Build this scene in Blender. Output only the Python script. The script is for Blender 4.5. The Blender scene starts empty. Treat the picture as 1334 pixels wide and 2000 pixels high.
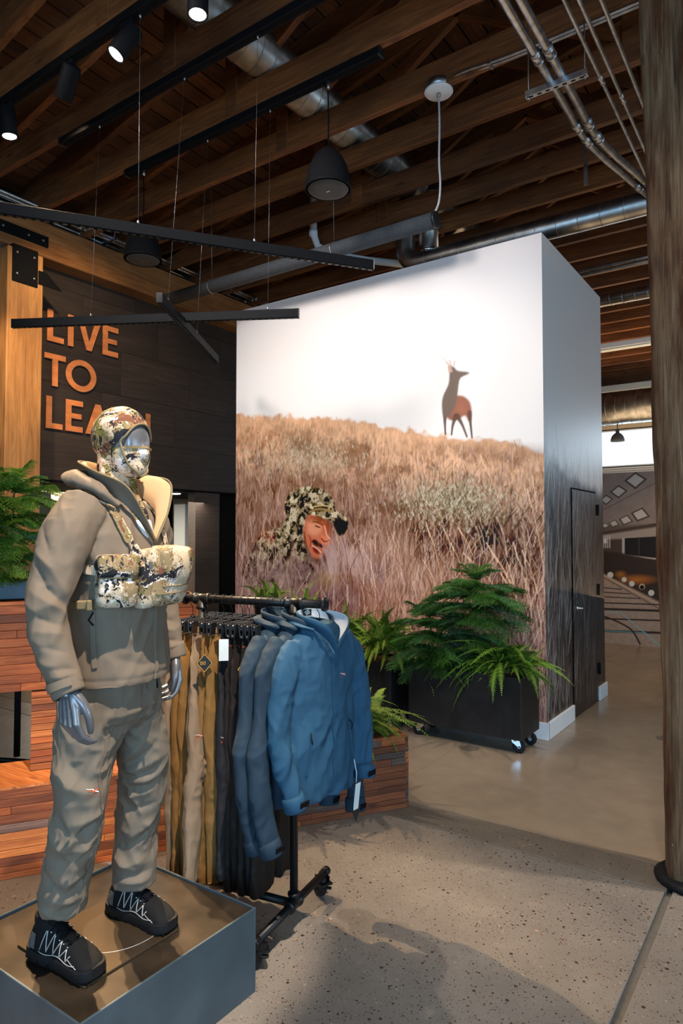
import bpy, bmesh, math, random
import numpy as np
from mathutils import Vector, Matrix, noise
from mathutils.bvhtree import BVHTree
S = bpy.context.scene
COL = S.collection
random.seed(7); RNG = np.random.default_rng(7)
PI = math.pi
# ------------------------------------------------------------------ camera, world, lights, exposure
cam = bpy.data.cameras.new('camera'); cam_ob = bpy.data.objects.new('camera', cam); COL.objects.link(cam_ob)
cam.sensor_fit = 'VERTICAL'; cam.sensor_height = 36.0; cam.lens = 36.0*1317/2000
cam_ob.location = (0, 0, 1.68)
cam_ob.rotation_euler = (PI/2 + math.atan(46/1317), 0, math.radians(35))
cam.clip_start = 0.05; cam.clip_end = 200
S.camera = cam_ob
S.view_settings.view_transform = 'Standard'; S.view_settings.look = 'None'
S.view_settings.gamma = 1.0; S.view_settings.exposure = 0.0; S.view_settings.use_curve_mapping = False
w = bpy.data.worlds.new('sky'); S.world = w; w.use_nodes = True
bg = w.node_tree.nodes['Background']; bg.inputs[0].default_value = (0.74, 0.87, 1.0, 1); bg.inputs[1].default_value = 1.5
def aim(o, target):
    d = Vector(target) - o.location
    o.rotation_euler = d.to_track_quat('-Z', 'Y').to_euler()
def area(name, loc, target, sx, sy, power, color):
    l = bpy.data.lights.new(name, 'AREA'); l.shape = 'RECTANGLE'; l.size = sx; l.size_y = sy; l.energy = power; l.color = color
    o = bpy.data.objects.new(name, l); COL.objects.link(o); o.location = loc; aim(o, target); return o
def spot(name, loc, target, power, angle, blend, color, radius=.05):
    l = bpy.data.lights.new(name, 'SPOT'); l.energy = power; l.color = color; l.spot_size = math.radians(angle); l.spot_blend = blend
    l.shadow_soft_size = radius
    o = bpy.data.objects.new(name, l); COL.objects.link(o); o.location = loc; aim(o, target); return o
COOL = (0.26, 0.62, 1.0); WARM = (1.0, 0.70, 0.40); NEUT = (1.0, 0.86, 0.72); WASH = (1.0, 0.93, 0.87)
# daylight of the shop front windows (behind the photographer and on the right hand side)
area('window_daylight', (2.2, -4.0, 1.9), (-2.0, 2.2, .8), 4.2, 2.6, 310, COOL)
area('window_daylight', (5.8, 2.7, 1.9), (-1.5, 3.6, .8), 4.6, 2.4, 130, (.52, .78, 1.0))
area('window_daylight', (-1.3, 16.3, 3.8), (-1.2, 5.0, .8), 5.0, .8, 75, (.6, .82, 1.0))
# track spots on the figure, the rack and the planters
spot('track_spot', (-4.35, 2.92, 5.0), (-2.0, 1.5, 1.5), 1900, 26, .4, WARM, .03)
spot('track_spot', (-5.1, 2.92, 5.0), (-2.7, 2.0, .7), 900, 36, .5, WARM, .03)
spot('track_spot', (-.2, .9, 5.1), (-2.0, 1.5, 1.45), 1500, 25, .35, NEUT, .025)
spot('track_spot', (-3.2, 2.92, 4.95), (-1.5, 3.1, .0), 260, 52, .6, NEUT, .04)
spot('track_spot', (-.4, 2.6, 5.3), (-.6, 3.0, 0), 190, 60, .9, NEUT, .04)
spot('track_spot', (.4, 3.9, 5.3), (-1.0, 4.6, 0), 520, 50, .6, NEUT, .04)
spot('track_spot', (-1.2, .1, 5.2), (-3.35, 1.9, 1.05), 720, 30, .6, WARM, .04)
spot('track_spot', (-1.0, 2.0, 5.2), (-2.9, 4.9, .7), 420, 30, .6, NEUT, .04)
# mural washers
for x in (-1.9, -3.3, -4.7): spot('mural_washer', (x, 1.25, 5.2), (x*.55-1.6, 5.56, 2.55), 240 if x > -2 else 440, 66, .9, WASH, .4)
# sign wall washer and back room
spot('sign_washer', (-5.2, 3.4, 5.3), (-7.6, 5.2, 3.6), 330, 62, .8, WARM, .1)
spot('post_washer', (-5.4, 2.3, 4.6), (-7.4, 4.0, 3.0), 380, 44, .6, WARM, .1)
area('back_room_light', (-9.0, 6.2, 2.3), (-9.2, 6.2, 0), 2.0, 3.6, 200, (1, .9, .76))
# far hall
spot('hall_spot', (-1.4, 8.6, 5.1), (-1.7, 9.6, .0), 330, 70, .7, WARM, .1)
area('hall_fill', (-2.2, 13.4, 3.0), (-2.2, 13.6, 6), 5.0, 4.0, 150, WARM)  # added upward fill in mid-air, not a fixture of the hall
area('hall_fill', (-.6, 8.0, 1.0), (-.8, 8.6, 6), 3.0, 3.0, 30, WARM)  # second unseen fill, added to brighten the roof beyond the box
area('ceiling_bounce_fill', (-3.2, 3.8, 4.35), (-3.2, 4.2, 7), 5.5, 4.5, 7, (1.0, .62, .30))  # added fill standing in for light bounced up off the room

# ------------------------------------------------------------------ helpers
def link(o): COL.objects.link(o); return o
def off(o):
    v = Vector((0, 0, 0))
    while o is not None: v = v + o.location; o = o.parent
    return v
def tag(o, label=None, cat=None, group=None, kind=None):
    if label: o['label'] = label
    if cat: o['category'] = cat
    if group: o['group'] = group
    if kind: o['kind'] = kind
    return o
def thing(name, label, cat, loc=(0, 0, 0), rz=0, group=None, kind=None, parent=None):
    o = bpy.data.objects.new(name, None); link(o); o.location = loc; o.rotation_euler = (0, 0, rz)
    o.empty_display_size = .1
    if parent: o.parent = parent
    return tag(o, label, cat, group, kind)
class MB:
    def __init__(s): s.v = []; s.f = []; s.sm = []; s.mi = []
    def add(s, vs, fs, smooth=False, mi=0):
        n = len(s.v); s.v += [tuple(map(float, p)) for p in vs]
        s.f += [tuple(i+n for i in f) for f in fs]; s.sm += [smooth]*len(fs); s.mi += [mi]*len(fs); return s
    def box(s, c, d, R=None, mi=0, bev=0):
        hx, hy, hz = d[0]/2, d[1]/2, d[2]/2
        if bev <= 0:
            vs = [Vector((x*hx, y*hy, z*hz)) for x in (-1, 1) for y in (-1, 1) for z in (-1, 1)]
            fs = [(0, 1, 3, 2), (4, 6, 7, 5), (0, 4, 5, 1), (2, 3, 7, 6), (0, 2, 6, 4), (1, 5, 7, 3)]
        else:
            b = min(bev, hx*.9, hy*.9, hz*.9); vs = []; ix = {}
            for x in (-1, 1):
                for y in (-1, 1):
                    for z in (-1, 1):
                        for a in range(3):
                            p = [x*(hx-b), y*(hy-b), z*(hz-b)]; p[a] = (x*hx, y*hy, z*hz)[a]
                            ix[(x, y, z, a)] = len(vs); vs.append(Vector(p))
            fs = []
            for sg in (-1, 1):
                fs.append([ix[(sg, y, z, 0)] for y, z in ((-1, -1), (1, -1), (1, 1), (-1, 1))][::sg])
                fs.append([ix[(x, sg, z, 1)] for x, z in ((-1, -1), (-1, 1), (1, 1), (1, -1))][::sg])
                fs.append([ix[(x, y, sg, 2)] for x, y in ((-1, -1), (1, -1), (1, 1), (-1, 1))][::sg])
            for a in range(3):
                o1, o2 = [k for k in range(3) if k != a]
                for s1 in (-1, 1):
                    for s2 in (-1, 1):
                        def key(sa, ax):
                            k = [0, 0, 0]; k[a] = sa; k[o1] = s1; k[o2] = s2; return ix[(k[0], k[1], k[2], ax)]
                        fs.append([key(-1, o1), key(1, o1), key(1, o2), key(-1, o2)])
            for x in (-1, 1):
                for y in (-1, 1):
                    for z in (-1, 1): fs.append([ix[(x, y, z, a)] for a in range(3)])
        if R is not None: vs = [R @ p for p in vs]
        return s.add([p + Vector(c) for p in vs], fs, False, mi)
    def tube(s, pts, r, n=10, cap=True, closed=False, mi=0, smooth=True, flat=1.0, up=None):
        P = [Vector(p) for p in pts]; m = len(P); rs = r if hasattr(r, '__len__') else [r]*m
        vs = []; fs = []; u = None
        for i in range(m):
            if closed: t = P[(i+1) % m]-P[i-1]
            else: t = P[min(i+1, m-1)]-P[max(i-1, 0)]
            if t.length < 1e-9: t = Vector((0, 0, 1))
            t.normalize()
            if u is None:
                a = Vector(up) if up is not None else (Vector((0, 0, 1)) if abs(t.z) < .9 else Vector((1, 0, 0)))
                u = (a - t*a.dot(t)).normalized()
            else:
                u = u - t*u.dot(t)
                if up is not None: a = Vector(up); u = a - t*a.dot(t)
                u.normalize()
            b = t.cross(u)
            for k in range(n):
                a = 2*PI*k/n; vs.append(P[i] + (u*math.cos(a)*flat + b*math.sin(a))*rs[i])
        for i in range(m if closed else m-1):
            for k in range(n):
                j = (i+1) % m; fs.append((i*n+k, i*n+(k+1) % n, j*n+(k+1) % n, j*n+k))
        if cap and not closed: fs.append(tuple(range(n))[::-1]); fs.append(tuple(range((m-1)*n, m*n)))
        s.add(vs, fs, smooth, mi)
        return s
    def lathe(s, prof, c=(0, 0, 0), n=24, mi=0, smooth=True, R=None):
        vs = []; fs = []
        for (r, z) in prof:
            for k in range(n):
                a = 2*PI*k/n; p = Vector((r*math.cos(a), r*math.sin(a), z)); vs.append((R @ p if R is not None else p) + Vector(c))
        for i in range(len(prof)-1):
            for k in range(n): fs.append((i*n+k, i*n+(k+1) % n, (i+1)*n+(k+1) % n, (i+1)*n+k))
        fs.append(tuple(range(n))[::-1]); fs.append(tuple(range((len(prof)-1)*n, len(prof)*n)))
        return s.add(vs, fs, smooth, mi)
    def prism(s, poly, O, U, V, d, mi=0):
        O, U, V = Vector(O), Vector(U), Vector(V); N = U.cross(V).normalized()*d; n = len(poly)
        vs = [O+U*a+V*b for a, b in poly] + [O+U*a+V*b+N for a, b in poly]
        fs = [tuple(range(n))[::-1], tuple(range(n, 2*n))] + [(i, (i+1) % n, n+(i+1) % n, n+i) for i in range(n)]
        return s.add(vs, fs, False, mi)
    def loft(s, rings, cap=True, mi=0, smooth=True, closed=True):
        n = len(rings[0]); vs = [p for r in rings for p in r]; fs = []
        for i in range(len(rings)-1):
            for k in range(n if closed else n-1): fs.append((i*n+k, i*n+(k+1) % n, (i+1)*n+(k+1) % n, (i+1)*n+k))
        if cap and closed: fs.append(tuple(range(n))[::-1]); fs.append(tuple(range((len(rings)-1)*n, len(rings)*n)))
        return s.add(vs, fs, smooth, mi)
    def build(s, name, mat, parent=None, world=True, fixn=True):
        me = bpy.data.meshes.new(name)
        o3 = off(parent) if (parent is not None and world) else Vector((0, 0, 0))
        me.from_pydata([(x-o3.x, y-o3.y, z-o3.z) for x, y, z in s.v], [], s.f)
        me.polygons.foreach_set('use_smooth', s.sm); me.polygons.foreach_set('material_index', s.mi)
        for m in (mat if isinstance(mat, (list, tuple)) else [mat]): me.materials.append(m)
        if fixn:
            bm = bmesh.new(); bm.from_mesh(me); bmesh.ops.recalc_face_normals(bm, faces=bm.faces); bm.to_mesh(me); bm.free()
        me.update()
        o = bpy.data.objects.new(name, me); link(o)
        if parent is not None: o.parent = parent
        return o
def copy_of(o, parent=None):
    c = o.copy(); COL.objects.link(c); c.parent = parent
    return c
def copy_tree(o, parent=None):
    c = copy_of(o, parent)
    for ch in list(o.children): copy_tree(ch, c)
    return c
def mesh_from(name, verts, faces, mat, parent=None, smooth=True, world=True):
    m = MB(); m.add(verts, faces, smooth); return m.build(name, mat, parent, world)
def applied(mbs, voxel, smooth_it=6, fac=.5, decimate=None):
    """union of closed tubes by a voxel remesh; returns (verts Nx3, faces)"""
    me = bpy.data.meshes.new('tmp'); me.from_pydata(mbs.v, [], mbs.f); me.update()
    bm = bmesh.new(); bm.from_mesh(me); bmesh.ops.recalc_face_normals(bm, faces=bm.faces); bm.to_mesh(me); bm.free()
    o = bpy.data.objects.new('tmp', me); link(o)
    r = o.modifiers.new('r', 'REMESH'); r.mode = 'VOXEL'; r.voxel_size = voxel
    if smooth_it:
        m = o.modifiers.new('s', 'SMOOTH'); m.iterations = smooth_it; m.factor = fac
    dg = bpy.context.evaluated_depsgraph_get(); dg.update(); e = o.evaluated_get(dg); em = e.to_mesh()
    n = len(em.vertices); V = np.empty(n*3, 'f'); em.vertices.foreach_get('co', V); V = V.reshape(n, 3).astype('d')
    F = [tuple(p.vertices) for p in em.polygons]
    e.to_mesh_clear(); bpy.data.objects.remove(o); bpy.data.meshes.remove(me)
    return V, F
def normals_of(V, F):
    N = np.zeros_like(V); Q = np.array([f for f in F if len(f) == 4])
    n = np.cross(V[Q[:, 2]]-V[Q[:, 0]], V[Q[:, 3]]-V[Q[:, 1]])
    for k in range(4): np.add.at(N, Q[:, k], n)
    return N/(np.linalg.norm(N, axis=1, keepdims=True)+1e-12)
def seg_dist(V, a, b):
    a = np.array(a, 'd'); b = np.array(b, 'd'); d = b-a; t = np.clip(((V-a)@d)/(d@d+1e-12), 0, 1)
    return np.linalg.norm(V-(a+t[:, None]*d), axis=1), t
def fold(V, D, pts, width, amp, taper=True):
    """one cloth fold: a ridge (amp>0) or crease (amp<0) along a polyline, added to the displacement D"""
    m = len(pts)-1; L = 0; best = np.full(len(V), 9e9); tt = np.zeros(len(V))
    for i in range(m):
        d, t = seg_dist(V, pts[i], pts[i+1]); q = d < best; best[q] = d[q]; tt[q] = (i+t[q])/m
    e = np.exp(-(best/width)**1.15)
    if taper: e *= np.sin(np.clip(tt, .02, .98)*PI)**.6
    D += amp*e
def vnoise(V, sc, seed=0, octv=2):
    """cheap smooth value noise on arrays"""
    out = np.zeros(len(V)); a = 1.0
    for o in range(octv):
        P = V*np.array(sc)*(2**o)+seed*17.3; I = np.floor(P).astype(np.int64); f = P-I; f = f*f*(3-2*f)
        def h(i, j, k):
            n = (I[:, 0]+i)*73856093 ^ (I[:, 1]+j)*19349663 ^ (I[:, 2]+k)*83492791 ^ (seed*2654435761+o*97)
            n = (n ^ (n >> 13))*1274126177 & 0xffffffff
            return ((n ^ (n >> 16)) & 0xffff)/65535.0
        r = 0
        for i in (0, 1):
            for j in (0, 1):
                for k in (0, 1):
                    r = r + h(i, j, k)*(f[:, 0] if i else 1-f[:, 0])*(f[:, 1] if j else 1-f[:, 1])*(f[:, 2] if k else 1-f[:, 2])
        out += a*(r-.5)*2; a *= .5
    return out
def crease(V, sc, seed=0):
    """sharp-edged cloth facets: ridged noise in a warped domain"""
    W_ = V + .05*np.stack([vnoise(V, (7, 7, 5), seed+k, 1) for k in (11, 12, 13)], 1)
    return .22-np.abs(vnoise(W_, sc, seed, 1))
def crom(pts, n):
    P = [np.array(p, 'd') for p in pts]; P = [2*P[0]-P[1]]+P+[2*P[-1]-P[-2]]; out = []
    m = len(P)-3
    for k in range(n+1):
        u = k/n*m; i = min(int(u), m-1); t = u-i; a, b, c, d = P[i:i+4]
        out.append(.5*((2*b)+(c-a)*t+(2*a-5*b+4*c-d)*t*t+(3*b-a-3*c+d)*t**3))
    return out
# ------------------------------------------------------------------ materials
def srgb(r, g, b):
    f = lambda c: (c/255/12.92) if c/255 <= .04045 else ((c/255+.055)/1.055)**2.4
    return (f(r), f(g), f(b), 1)
class NT:
    def __init__(s, name):
        s.m = bpy.data.materials.new(name); s.m.use_nodes = True; s.t = s.m.node_tree; s.b = s.t.nodes['Principled BSDF']
    def n(s, kind, **kw):
        x = s.t.nodes.new(kind)
        for k, v in kw.items():
            if k.startswith('i_'): x.inputs[int(k[2:]) if k[2:].isdigit() else k[2:].replace('_', ' ')].default_value = v
            else: setattr(x, k, v)
        return x
    def l(s, a, b): s.t.links.new(a, b)
    def coord(s, kind='Object', scale=(1, 1, 1), rot=(0, 0, 0), loc=None):
        c = s.n('ShaderNodeTexCoord'); m = s.n('ShaderNodeMapping'); m.inputs['Scale'].default_value = scale; m.inputs['Rotation'].default_value = rot
        s.l(c.outputs[kind], m.inputs[0])
        if loc is not None: s.l(loc, m.inputs['Location'])
        return m.outputs[0]
    def noise(s, co, sc=5, det=3, rough=.5, dist=0):
        x = s.n('ShaderNodeTexNoise'); x.inputs['Scale'].default_value = sc; x.inputs['Detail'].default_value = det
        x.inputs['Roughness'].default_value = rough; x.inputs['Distortion'].default_value = dist; s.l(co, x.inputs['Vector']); return x.outputs['Fac']
    def ramp(s, fac, stops, interp='LINEAR'):
        r = s.n('ShaderNodeValToRGB'); r.color_ramp.interpolation = interp; e = r.color_ramp.elements
        while len(e) < len(stops): e.new(.5)
        for i, (p, c) in enumerate(stops): e[i].position = p; e[i].color = c if len(c) == 4 else (*c, 1)
        s.l(fac, r.inputs[0]); return r.outputs[0]
    def mix(s, fac, a, b, bt='MIX'):
        x = s.n('ShaderNodeMix', data_type='RGBA', blend_type=bt)
        for v, i in ((fac, 0), (a, 6), (b, 7)):
            if hasattr(v, 'links'): s.l(v, x.inputs[i])
            else: x.inputs[i].default_value = v
        return x.outputs[2]
    def math(s, op, a, b=0.0, c=None):
        x = s.n('ShaderNodeMath', operation=op)
        for i, v in enumerate((a, b) if c is None else (a, b, c)):
            if hasattr(v, 'links'): s.l(v, x.inputs[i])
            else: x.inputs[i].default_value = v
        return x.outputs[0]
    def bump(s, h, st=.3, dist=.01):
        x = s.n('ShaderNodeBump'); x.inputs['Strength'].default_value = st; x.inputs['Distance'].default_value = dist
        s.l(h, x.inputs['Height']); s.l(x.outputs[0], s.b.inputs['Normal'])
    def set(s, color=None, rough=None, metal=None, spec=None):
        for v, k in ((color, 'Base Color'), (rough, 'Roughness'), (metal, 'Metallic'), (spec, 'Specular IOR Level')):
            if v is None: continue
            if hasattr(v, 'links'): s.l(v, s.b.inputs[k])
            else: s.b.inputs[k].default_value = v
        return s.m
def plain(name, col, rough=.5, metal=0, spec=.5, var=.12, sc=40, bump=0):
    t = NT(name); co = t.coord(); f = t.noise(co, sc, 3)
    a = tuple(c*(1-var) for c in col[:3])+(1,); b = tuple(min(1, c*(1+var)) for c in col[:3])+(1,)
    c = t.ramp(f, [(.3, a), (.7, b)])
    if bump: t.bump(f, bump, .002)
    return t.set(c, rough, metal, spec)
def wood(name, dark, mid, light, axis=0, sc=1.0, rough=.6, rand=.25, bump=.25, knots=True, stain=None):
    t = NT(name); inf = t.n('ShaderNodeObjectInfo'); r = inf.outputs['Random']
    cmb = t.n('ShaderNodeCombineXYZ')
    for i, k in enumerate((7.1, 13.7, 3.3)): t.l(t.math('MULTIPLY', r, k), cmb.inputs[i])
    s = [14*sc]*3; s[axis] = .9*sc
    co = t.coord('Object', tuple(s), loc=cmb.outputs[0])
    g = t.noise(co, 1.6, 6, .62, 1.6); g2 = t.noise(co, 7, 4, .7, .4)
    f = t.math('ADD', t.math('MULTIPLY', g, .75), t.math('MULTIPLY', g2, .25))
    c = t.ramp(f, [(.28, dark), (.5, mid), (.72, light)])
    s2 = [1.7*sc]*3; s2[axis] = .6*sc
    co2 = t.coord('Object', tuple(s2), loc=cmb.outputs[0]); big = t.noise(co2, 2.2, 3)
    c = t.mix(t.math('MULTIPLY', t.ramp(big, [(.35, (0, 0, 0)), (.7, (1, 1, 1))]), .55), c, tuple(x*.55 for x in dark[:3])+(1,)) if stain is None else t.mix(t.ramp(big, [(.45, (0, 0, 0)), (.62, (1, 1, 1))]), c, stain)
    hs = t.n('ShaderNodeHueSaturation'); t.l(c, hs.inputs['Color']); t.l(t.math('ADD', t.math('MULTIPLY', r, 2*rand), 1-rand), hs.inputs['Value'])
    c = hs.outputs[0]
    if knots:
        v = t.n('ShaderNodeTexVoronoi'); s3 = [5*sc]*3; s3[axis] = 1.6*sc; t.l(t.coord('Object', tuple(s3), loc=cmb.outputs[0]), v.inputs['Vector']); v.inputs['Scale'].default_value = 1.0
        k = t.ramp(v.outputs['Distance'], [(.05, (1, 1, 1)), (.13, (0, 0, 0))])
        c = t.mix(t.math('MULTIPLY', k, .7), c, tuple(x*.35 for x in dark[:3])+(1,))
    t.bump(f, bump, .004)
    return t.set(c, rough)
def attr_mat(name, rough=.5, attr='paint', spec=.4):
    t = NT(name); a = t.n('ShaderNodeAttribute'); a.attribute_name = attr; return t.set(a.outputs['Color'], rough, 0, spec)
def emis(name, col, st):
    t = NT(name); t.b.inputs['Base Color'].default_value = (0, 0, 0, 1); t.b.inputs['Emission Color'].default_value = col; t.b.inputs['Emission Strength'].default_value = st; return t.m
def camo(name, sc=1.0):
    t = NT(name); co = t.coord('Object', (sc, sc, sc))
    sn = t.n('ShaderNodeVectorMath', operation='SNAP'); sn.inputs[1].default_value = (.0016, .0016, .0016); t.l(co, sn.inputs[0]); q = sn.outputs[0]
    fine = t.noise(q, 160, 2, .7)
    def th(scale, dist, lo, jit, det=3):
        n = t.noise(q, scale, det, .6, dist); n = t.math('ADD', n, t.math('MULTIPLY', t.math('SUBTRACT', fine, .5), jit))
        return t.math('GREATER_THAN', n, lo)
    c = t.mix(th(7, .5, .50, .32), srgb(196, 174, 146), srgb(146, 122, 88))
    c = t.mix(th(9.5, .8, .58, .45), c, srgb(104, 98, 48))
    c = t.mix(th(13, 1.0, .575, .34), c, srgb(232, 214, 200))
    c = t.mix(th(9.1, .6, .60, .3), c, srgb(112, 70, 52))
    c = t.mix(th(12.3, 1.4, .57, .16), c, srgb(36, 36, 40))
    c = t.mix(th(26, 1.0, .64, .2), c, srgb(44, 42, 42))
    c = t.mix(th(60, .6, .66, .3), c, srgb(212, 194, 172))
    t.bump(t.noise(co, 500, 1), .12, .001)
    return t.set(c, .85, 0, .2)
def fabric(name, col, rough=.8, weave=900, var=.06, sheen=.0, spec=.18):
    t = NT(name); co = t.coord(); f = t.noise(co, weave, 1); g = t.noise(co, 9, 2)
    a = tuple(c*(1-var) for c in col[:3])+(1,); b = tuple(c*(1+var) for c in col[:3])+(1,)
    c = t.ramp(t.math('ADD', t.math('MULTIPLY', f, .6), t.math('MULTIPLY', g, .4)), [(.35, a), (.65, b)])
    t.bump(f, .10, .0006); return t.set(c, rough, 0, spec)
M = {}
M['black'] = plain('black_metal', (.007, .007, .008, 1), .6, 0, .08)
M['blackm'] = plain('matte_black', (.007, .007, .008, 1), .8, 0, .05)
M['pipe'] = plain('black_pipe', (.008, .008, .009, 1), .4, .15, .35)
M['plastic'] = plain('black_plastic', (.010, .010, .011, 1), .3, 0, .5)
M['steel'] = plain('galvanised_steel', (.42, .42, .43, 1), .38, 1, .5, .3, 14)
M['duct'] = plain('spiral_duct_metal', (.36, .35, .34, 1), .36, 1, .5, .35, 6)
M['chrome'] = plain('chrome', (.75, .76, .78, 1), .16, 1)
M['brushed'] = plain('brushed_nickel', (.5, .5, .5, 1), .3, 1)
M['white'] = plain('white_paint', (.75, .76, .77, 1), .5, 0, .4, .03)
M['grey'] = plain('grey_tube_paint', (.05, .054, .06, 1), .7, 0, .15)
M['cable'] = plain('grey_cable', (.42, .42, .44, 1), .5)
M['wire'] = plain('steel_wire', (.25, .25, .25, 1), .4, .8)
M['rubber'] = plain('dark_rubber', (.010, .010, .011, 1), .6, 0, .25)
M['truss'] = wood('truss_timber', srgb(70, 37, 15), srgb(120, 69, 30), srgb(152, 94, 45), 0, 1.0, .65, .22)
M['deck'] = wood('deck_timber', srgb(56, 29, 13), srgb(102, 59, 27), srgb(130, 80, 41), 1, 1.0, .7, .35)
M['beam'] = wood('beam_timber', srgb(104, 62, 30), srgb(160, 104, 54), srgb(188, 132, 78), 1, .8, .6, .1)
M['post'] = wood('post_timber', srgb(130, 84, 42), srgb(190, 134, 76), srgb(214, 164, 104), 2, .8, .6, .1)
def rough_column():
    t = NT('rough_column_timber'); co = t.coord('Object', (1, 1, 1)); st = t.coord('Object', (26, 26, 1.3))
    g = t.noise(st, 1.4, 6, .62, 1.2); g2 = t.noise(t.coord('Object', (70, 70, 2.5)), 1.5, 3, .6)
    c = t.ramp(t.math('ADD', t.math('MULTIPLY', g, .7), t.math('MULTIPLY', g2, .3)), [(.30, srgb(72, 50, 34)), (.45, srgb(116, 86, 60)), (.6, srgb(140, 110, 82)), (.78, srgb(160, 134, 106))])
    big = t.noise(t.coord('Object', (5, 5, .8)), 1.5, 4, .6); c = t.mix(t.ramp(big, [(.42, (0, 0, 0)), (.62, (1, 1, 1))]), c, srgb(170, 128, 96), 'MULTIPLY')
    v = t.n('ShaderNodeTexVoronoi'); v.inputs['Scale'].default_value = 1; t.l(t.coord('Object', (7, 7, 2.2)), v.inputs['Vector'])
    k = t.ramp(v.outputs['Distance'], [(.03, (1, 1, 1)), (.10, (.55, .55, .55)), (.16, (0, 0, 0))]); c = t.mix(t.math('MULTIPLY', k, .7), c, srgb(40, 26, 18))
    fl = t.noise(t.coord('Object', (60, 60, 18)), 1.3, 3, .7); c = t.mix(t.ramp(fl, [(.72, (0, 0, 0)), (.76, (1, 1, 1))]), c, srgb(190, 176, 160))
    cr = t.noise(t.coord('Object', (22, 22, .5)), 1.7, 2, .5, .6); cm = t.ramp(cr, [(.485, (0, 0, 0)), (.5, (1, 1, 1)), (.515, (0, 0, 0))]); c = t.mix(t.math('MULTIPLY', cm, .22), c, srgb(34, 22, 16))
    t.bump(t.math('SUBTRACT', g, t.math('MULTIPLY', cm, .3)), .8, .008); return t.set(c, .78, 0, .25)
M['grain_col'] = rough_column()
for k, cs in dict(a=((112, 52, 20), (176, 90, 40), (204, 122, 64)), b=((78, 36, 18), (132, 68, 34), (166, 96, 54)), c=((62, 44, 38), (112, 84, 72), (146, 116, 100)), d=((128, 64, 26), (186, 106, 50), (214, 140, 80))).items():
    M['strip_'+k] = wood('reclaimed_strip_'+k, srgb(*cs[0]), srgb(*cs[1]), srgb(*cs[2]), 0, 1.6, .62, .28, .45, True)
M['panel'] = wood('dark_wall_panel', srgb(44, 35, 30), srgb(58, 47, 40), srgb(78, 63, 53), 1, .7, .6, .30, .1, False)
M['copper'] = wood('copper_letter', srgb(214, 124, 70), srgb(236, 146, 88), srgb(246, 166, 108), 1, 3.0, .45, 0, .05, False)
M['blacksteel'] = plain('blackened_steel', (.026, .027, .029, 1), .42, .55, .5, .25, 5)
M['pod_side'] = plain('cool_lit_steel_side', (.058, .085, .105, 1), .5, .3, .5, .22, 5)  # blue of the cool window light is mixed into this base colour
M['pod_top'] = plain('bronzed_steel_top', (.050, .036, .024, 1), .36, .5, .5, .45, 7)
M['plate'] = plain('base_plate_steel', (.10, .072, .045, 1), .3, .6, .5, .2, 4)
M['jacket'] = fabric('taupe_shell_fabric', srgb(115, 101, 86), .75)
M['pants'] = fabric('taupe_trouser_fabric', srgb(116, 104, 90), .75)
M['jacket_in'] = fabric('tan_lining', srgb(190, 152, 112), .7)
M['shirt'] = fabric('pale_base_layer', srgb(196, 200, 204), .8)
M['camo'] = camo('woodland_camo')
M['tape'] = fabric('khaki_binding', srgb(128, 110, 80), .8)
M['manikin'] = plain('silver_grey_gloss', (.17, .17, .18, 1), .28, .45, .5, .04)
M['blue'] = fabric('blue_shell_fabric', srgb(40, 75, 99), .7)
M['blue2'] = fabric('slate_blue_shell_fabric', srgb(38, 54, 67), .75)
M['tan'] = fabric('tan_trouser_fabric', srgb(132, 96, 52), .6)
M['taupe'] = fabric('pale_taupe_trouser_fabric', srgb(136, 116, 94), .6)
M['char'] = fabric('charcoal_trouser_fabric', srgb(40, 37, 38), .6)
M['dkbrown'] = fabric('dark_brown_trouser_fabric', srgb(36, 28, 24), .6)
M['orange'] = plain('orange_print', srgb(224, 92, 40), .6, 0, .3, .03)
M['whitep'] = plain('white_print', (.8, .8, .8, 1), .6, 0, .3, .02)
M['gold'] = plain('gold_print', srgb(220, 168, 60), .5, 0, .3, .02)
M['tagblack'] = plain('black_card', (.01, .01, .01, 1), .5)
M['shoe'] = plain('black_shoe_mesh', (.008, .008, .009, 1), .8, 0, .2, .3, 400, .3)
M['shoegrey'] = plain('grey_shoe_rubber', (.10, .10, .10, 1), .6)
M['silverp'] = plain('silver_piping', (.55, .52, .48, 1), .4, .3)
M['soil'] = plain('bark_mulch', srgb(110, 84, 58), .9, 0, .2, .6, 60, .8)
M['bark'] = plain('plant_stem', srgb(70, 62, 34), .8)
def leaf(name, a, b):
    t = NT(name); inf = t.n('ShaderNodeObjectInfo'); co = t.coord(); f = t.math('ADD', t.math('MULTIPLY', t.noise(co, 9, 2), .6), t.math('MULTIPLY', inf.outputs['Random'], .4))
    c = t.ramp(f, [(.25, a), (.75, b)]); t.b.inputs['Transmission Weight'].default_value = 0
    t.b.inputs['Subsurface Weight'].default_value = .0
    return t.set(c, .5, 0, .35)
M['fern'] = leaf('fern_green', srgb(44, 78, 22), srgb(104, 138, 44))
M['pine'] = leaf('pine_green', srgb(28, 62, 22), srgb(70, 112, 40))
M['ferny'] = leaf('yellow_green_fern', srgb(70, 104, 28), srgb(140, 160, 56))
M['pinel'] = leaf('light_pine_green', srgb(48, 90, 26), srgb(116, 152, 48))
M['lamp'] = emis('lamp_face', (1, .93, .84, 1), 14)
M['led'] = emis('led_strip', (1, .92, .82, 1), 5)
M['cream'] = plain('cream_wall_paint', srgb(206, 190, 164), .7, 0, .3, .03)
M['offwhite'] = plain('white_panel', srgb(214, 218, 214), .5, 0, .3, .03)
M['grille'] = plain('speaker_grille', (.045, .043, .042, 1), .7, .2, .4, .3, 600)
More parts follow.
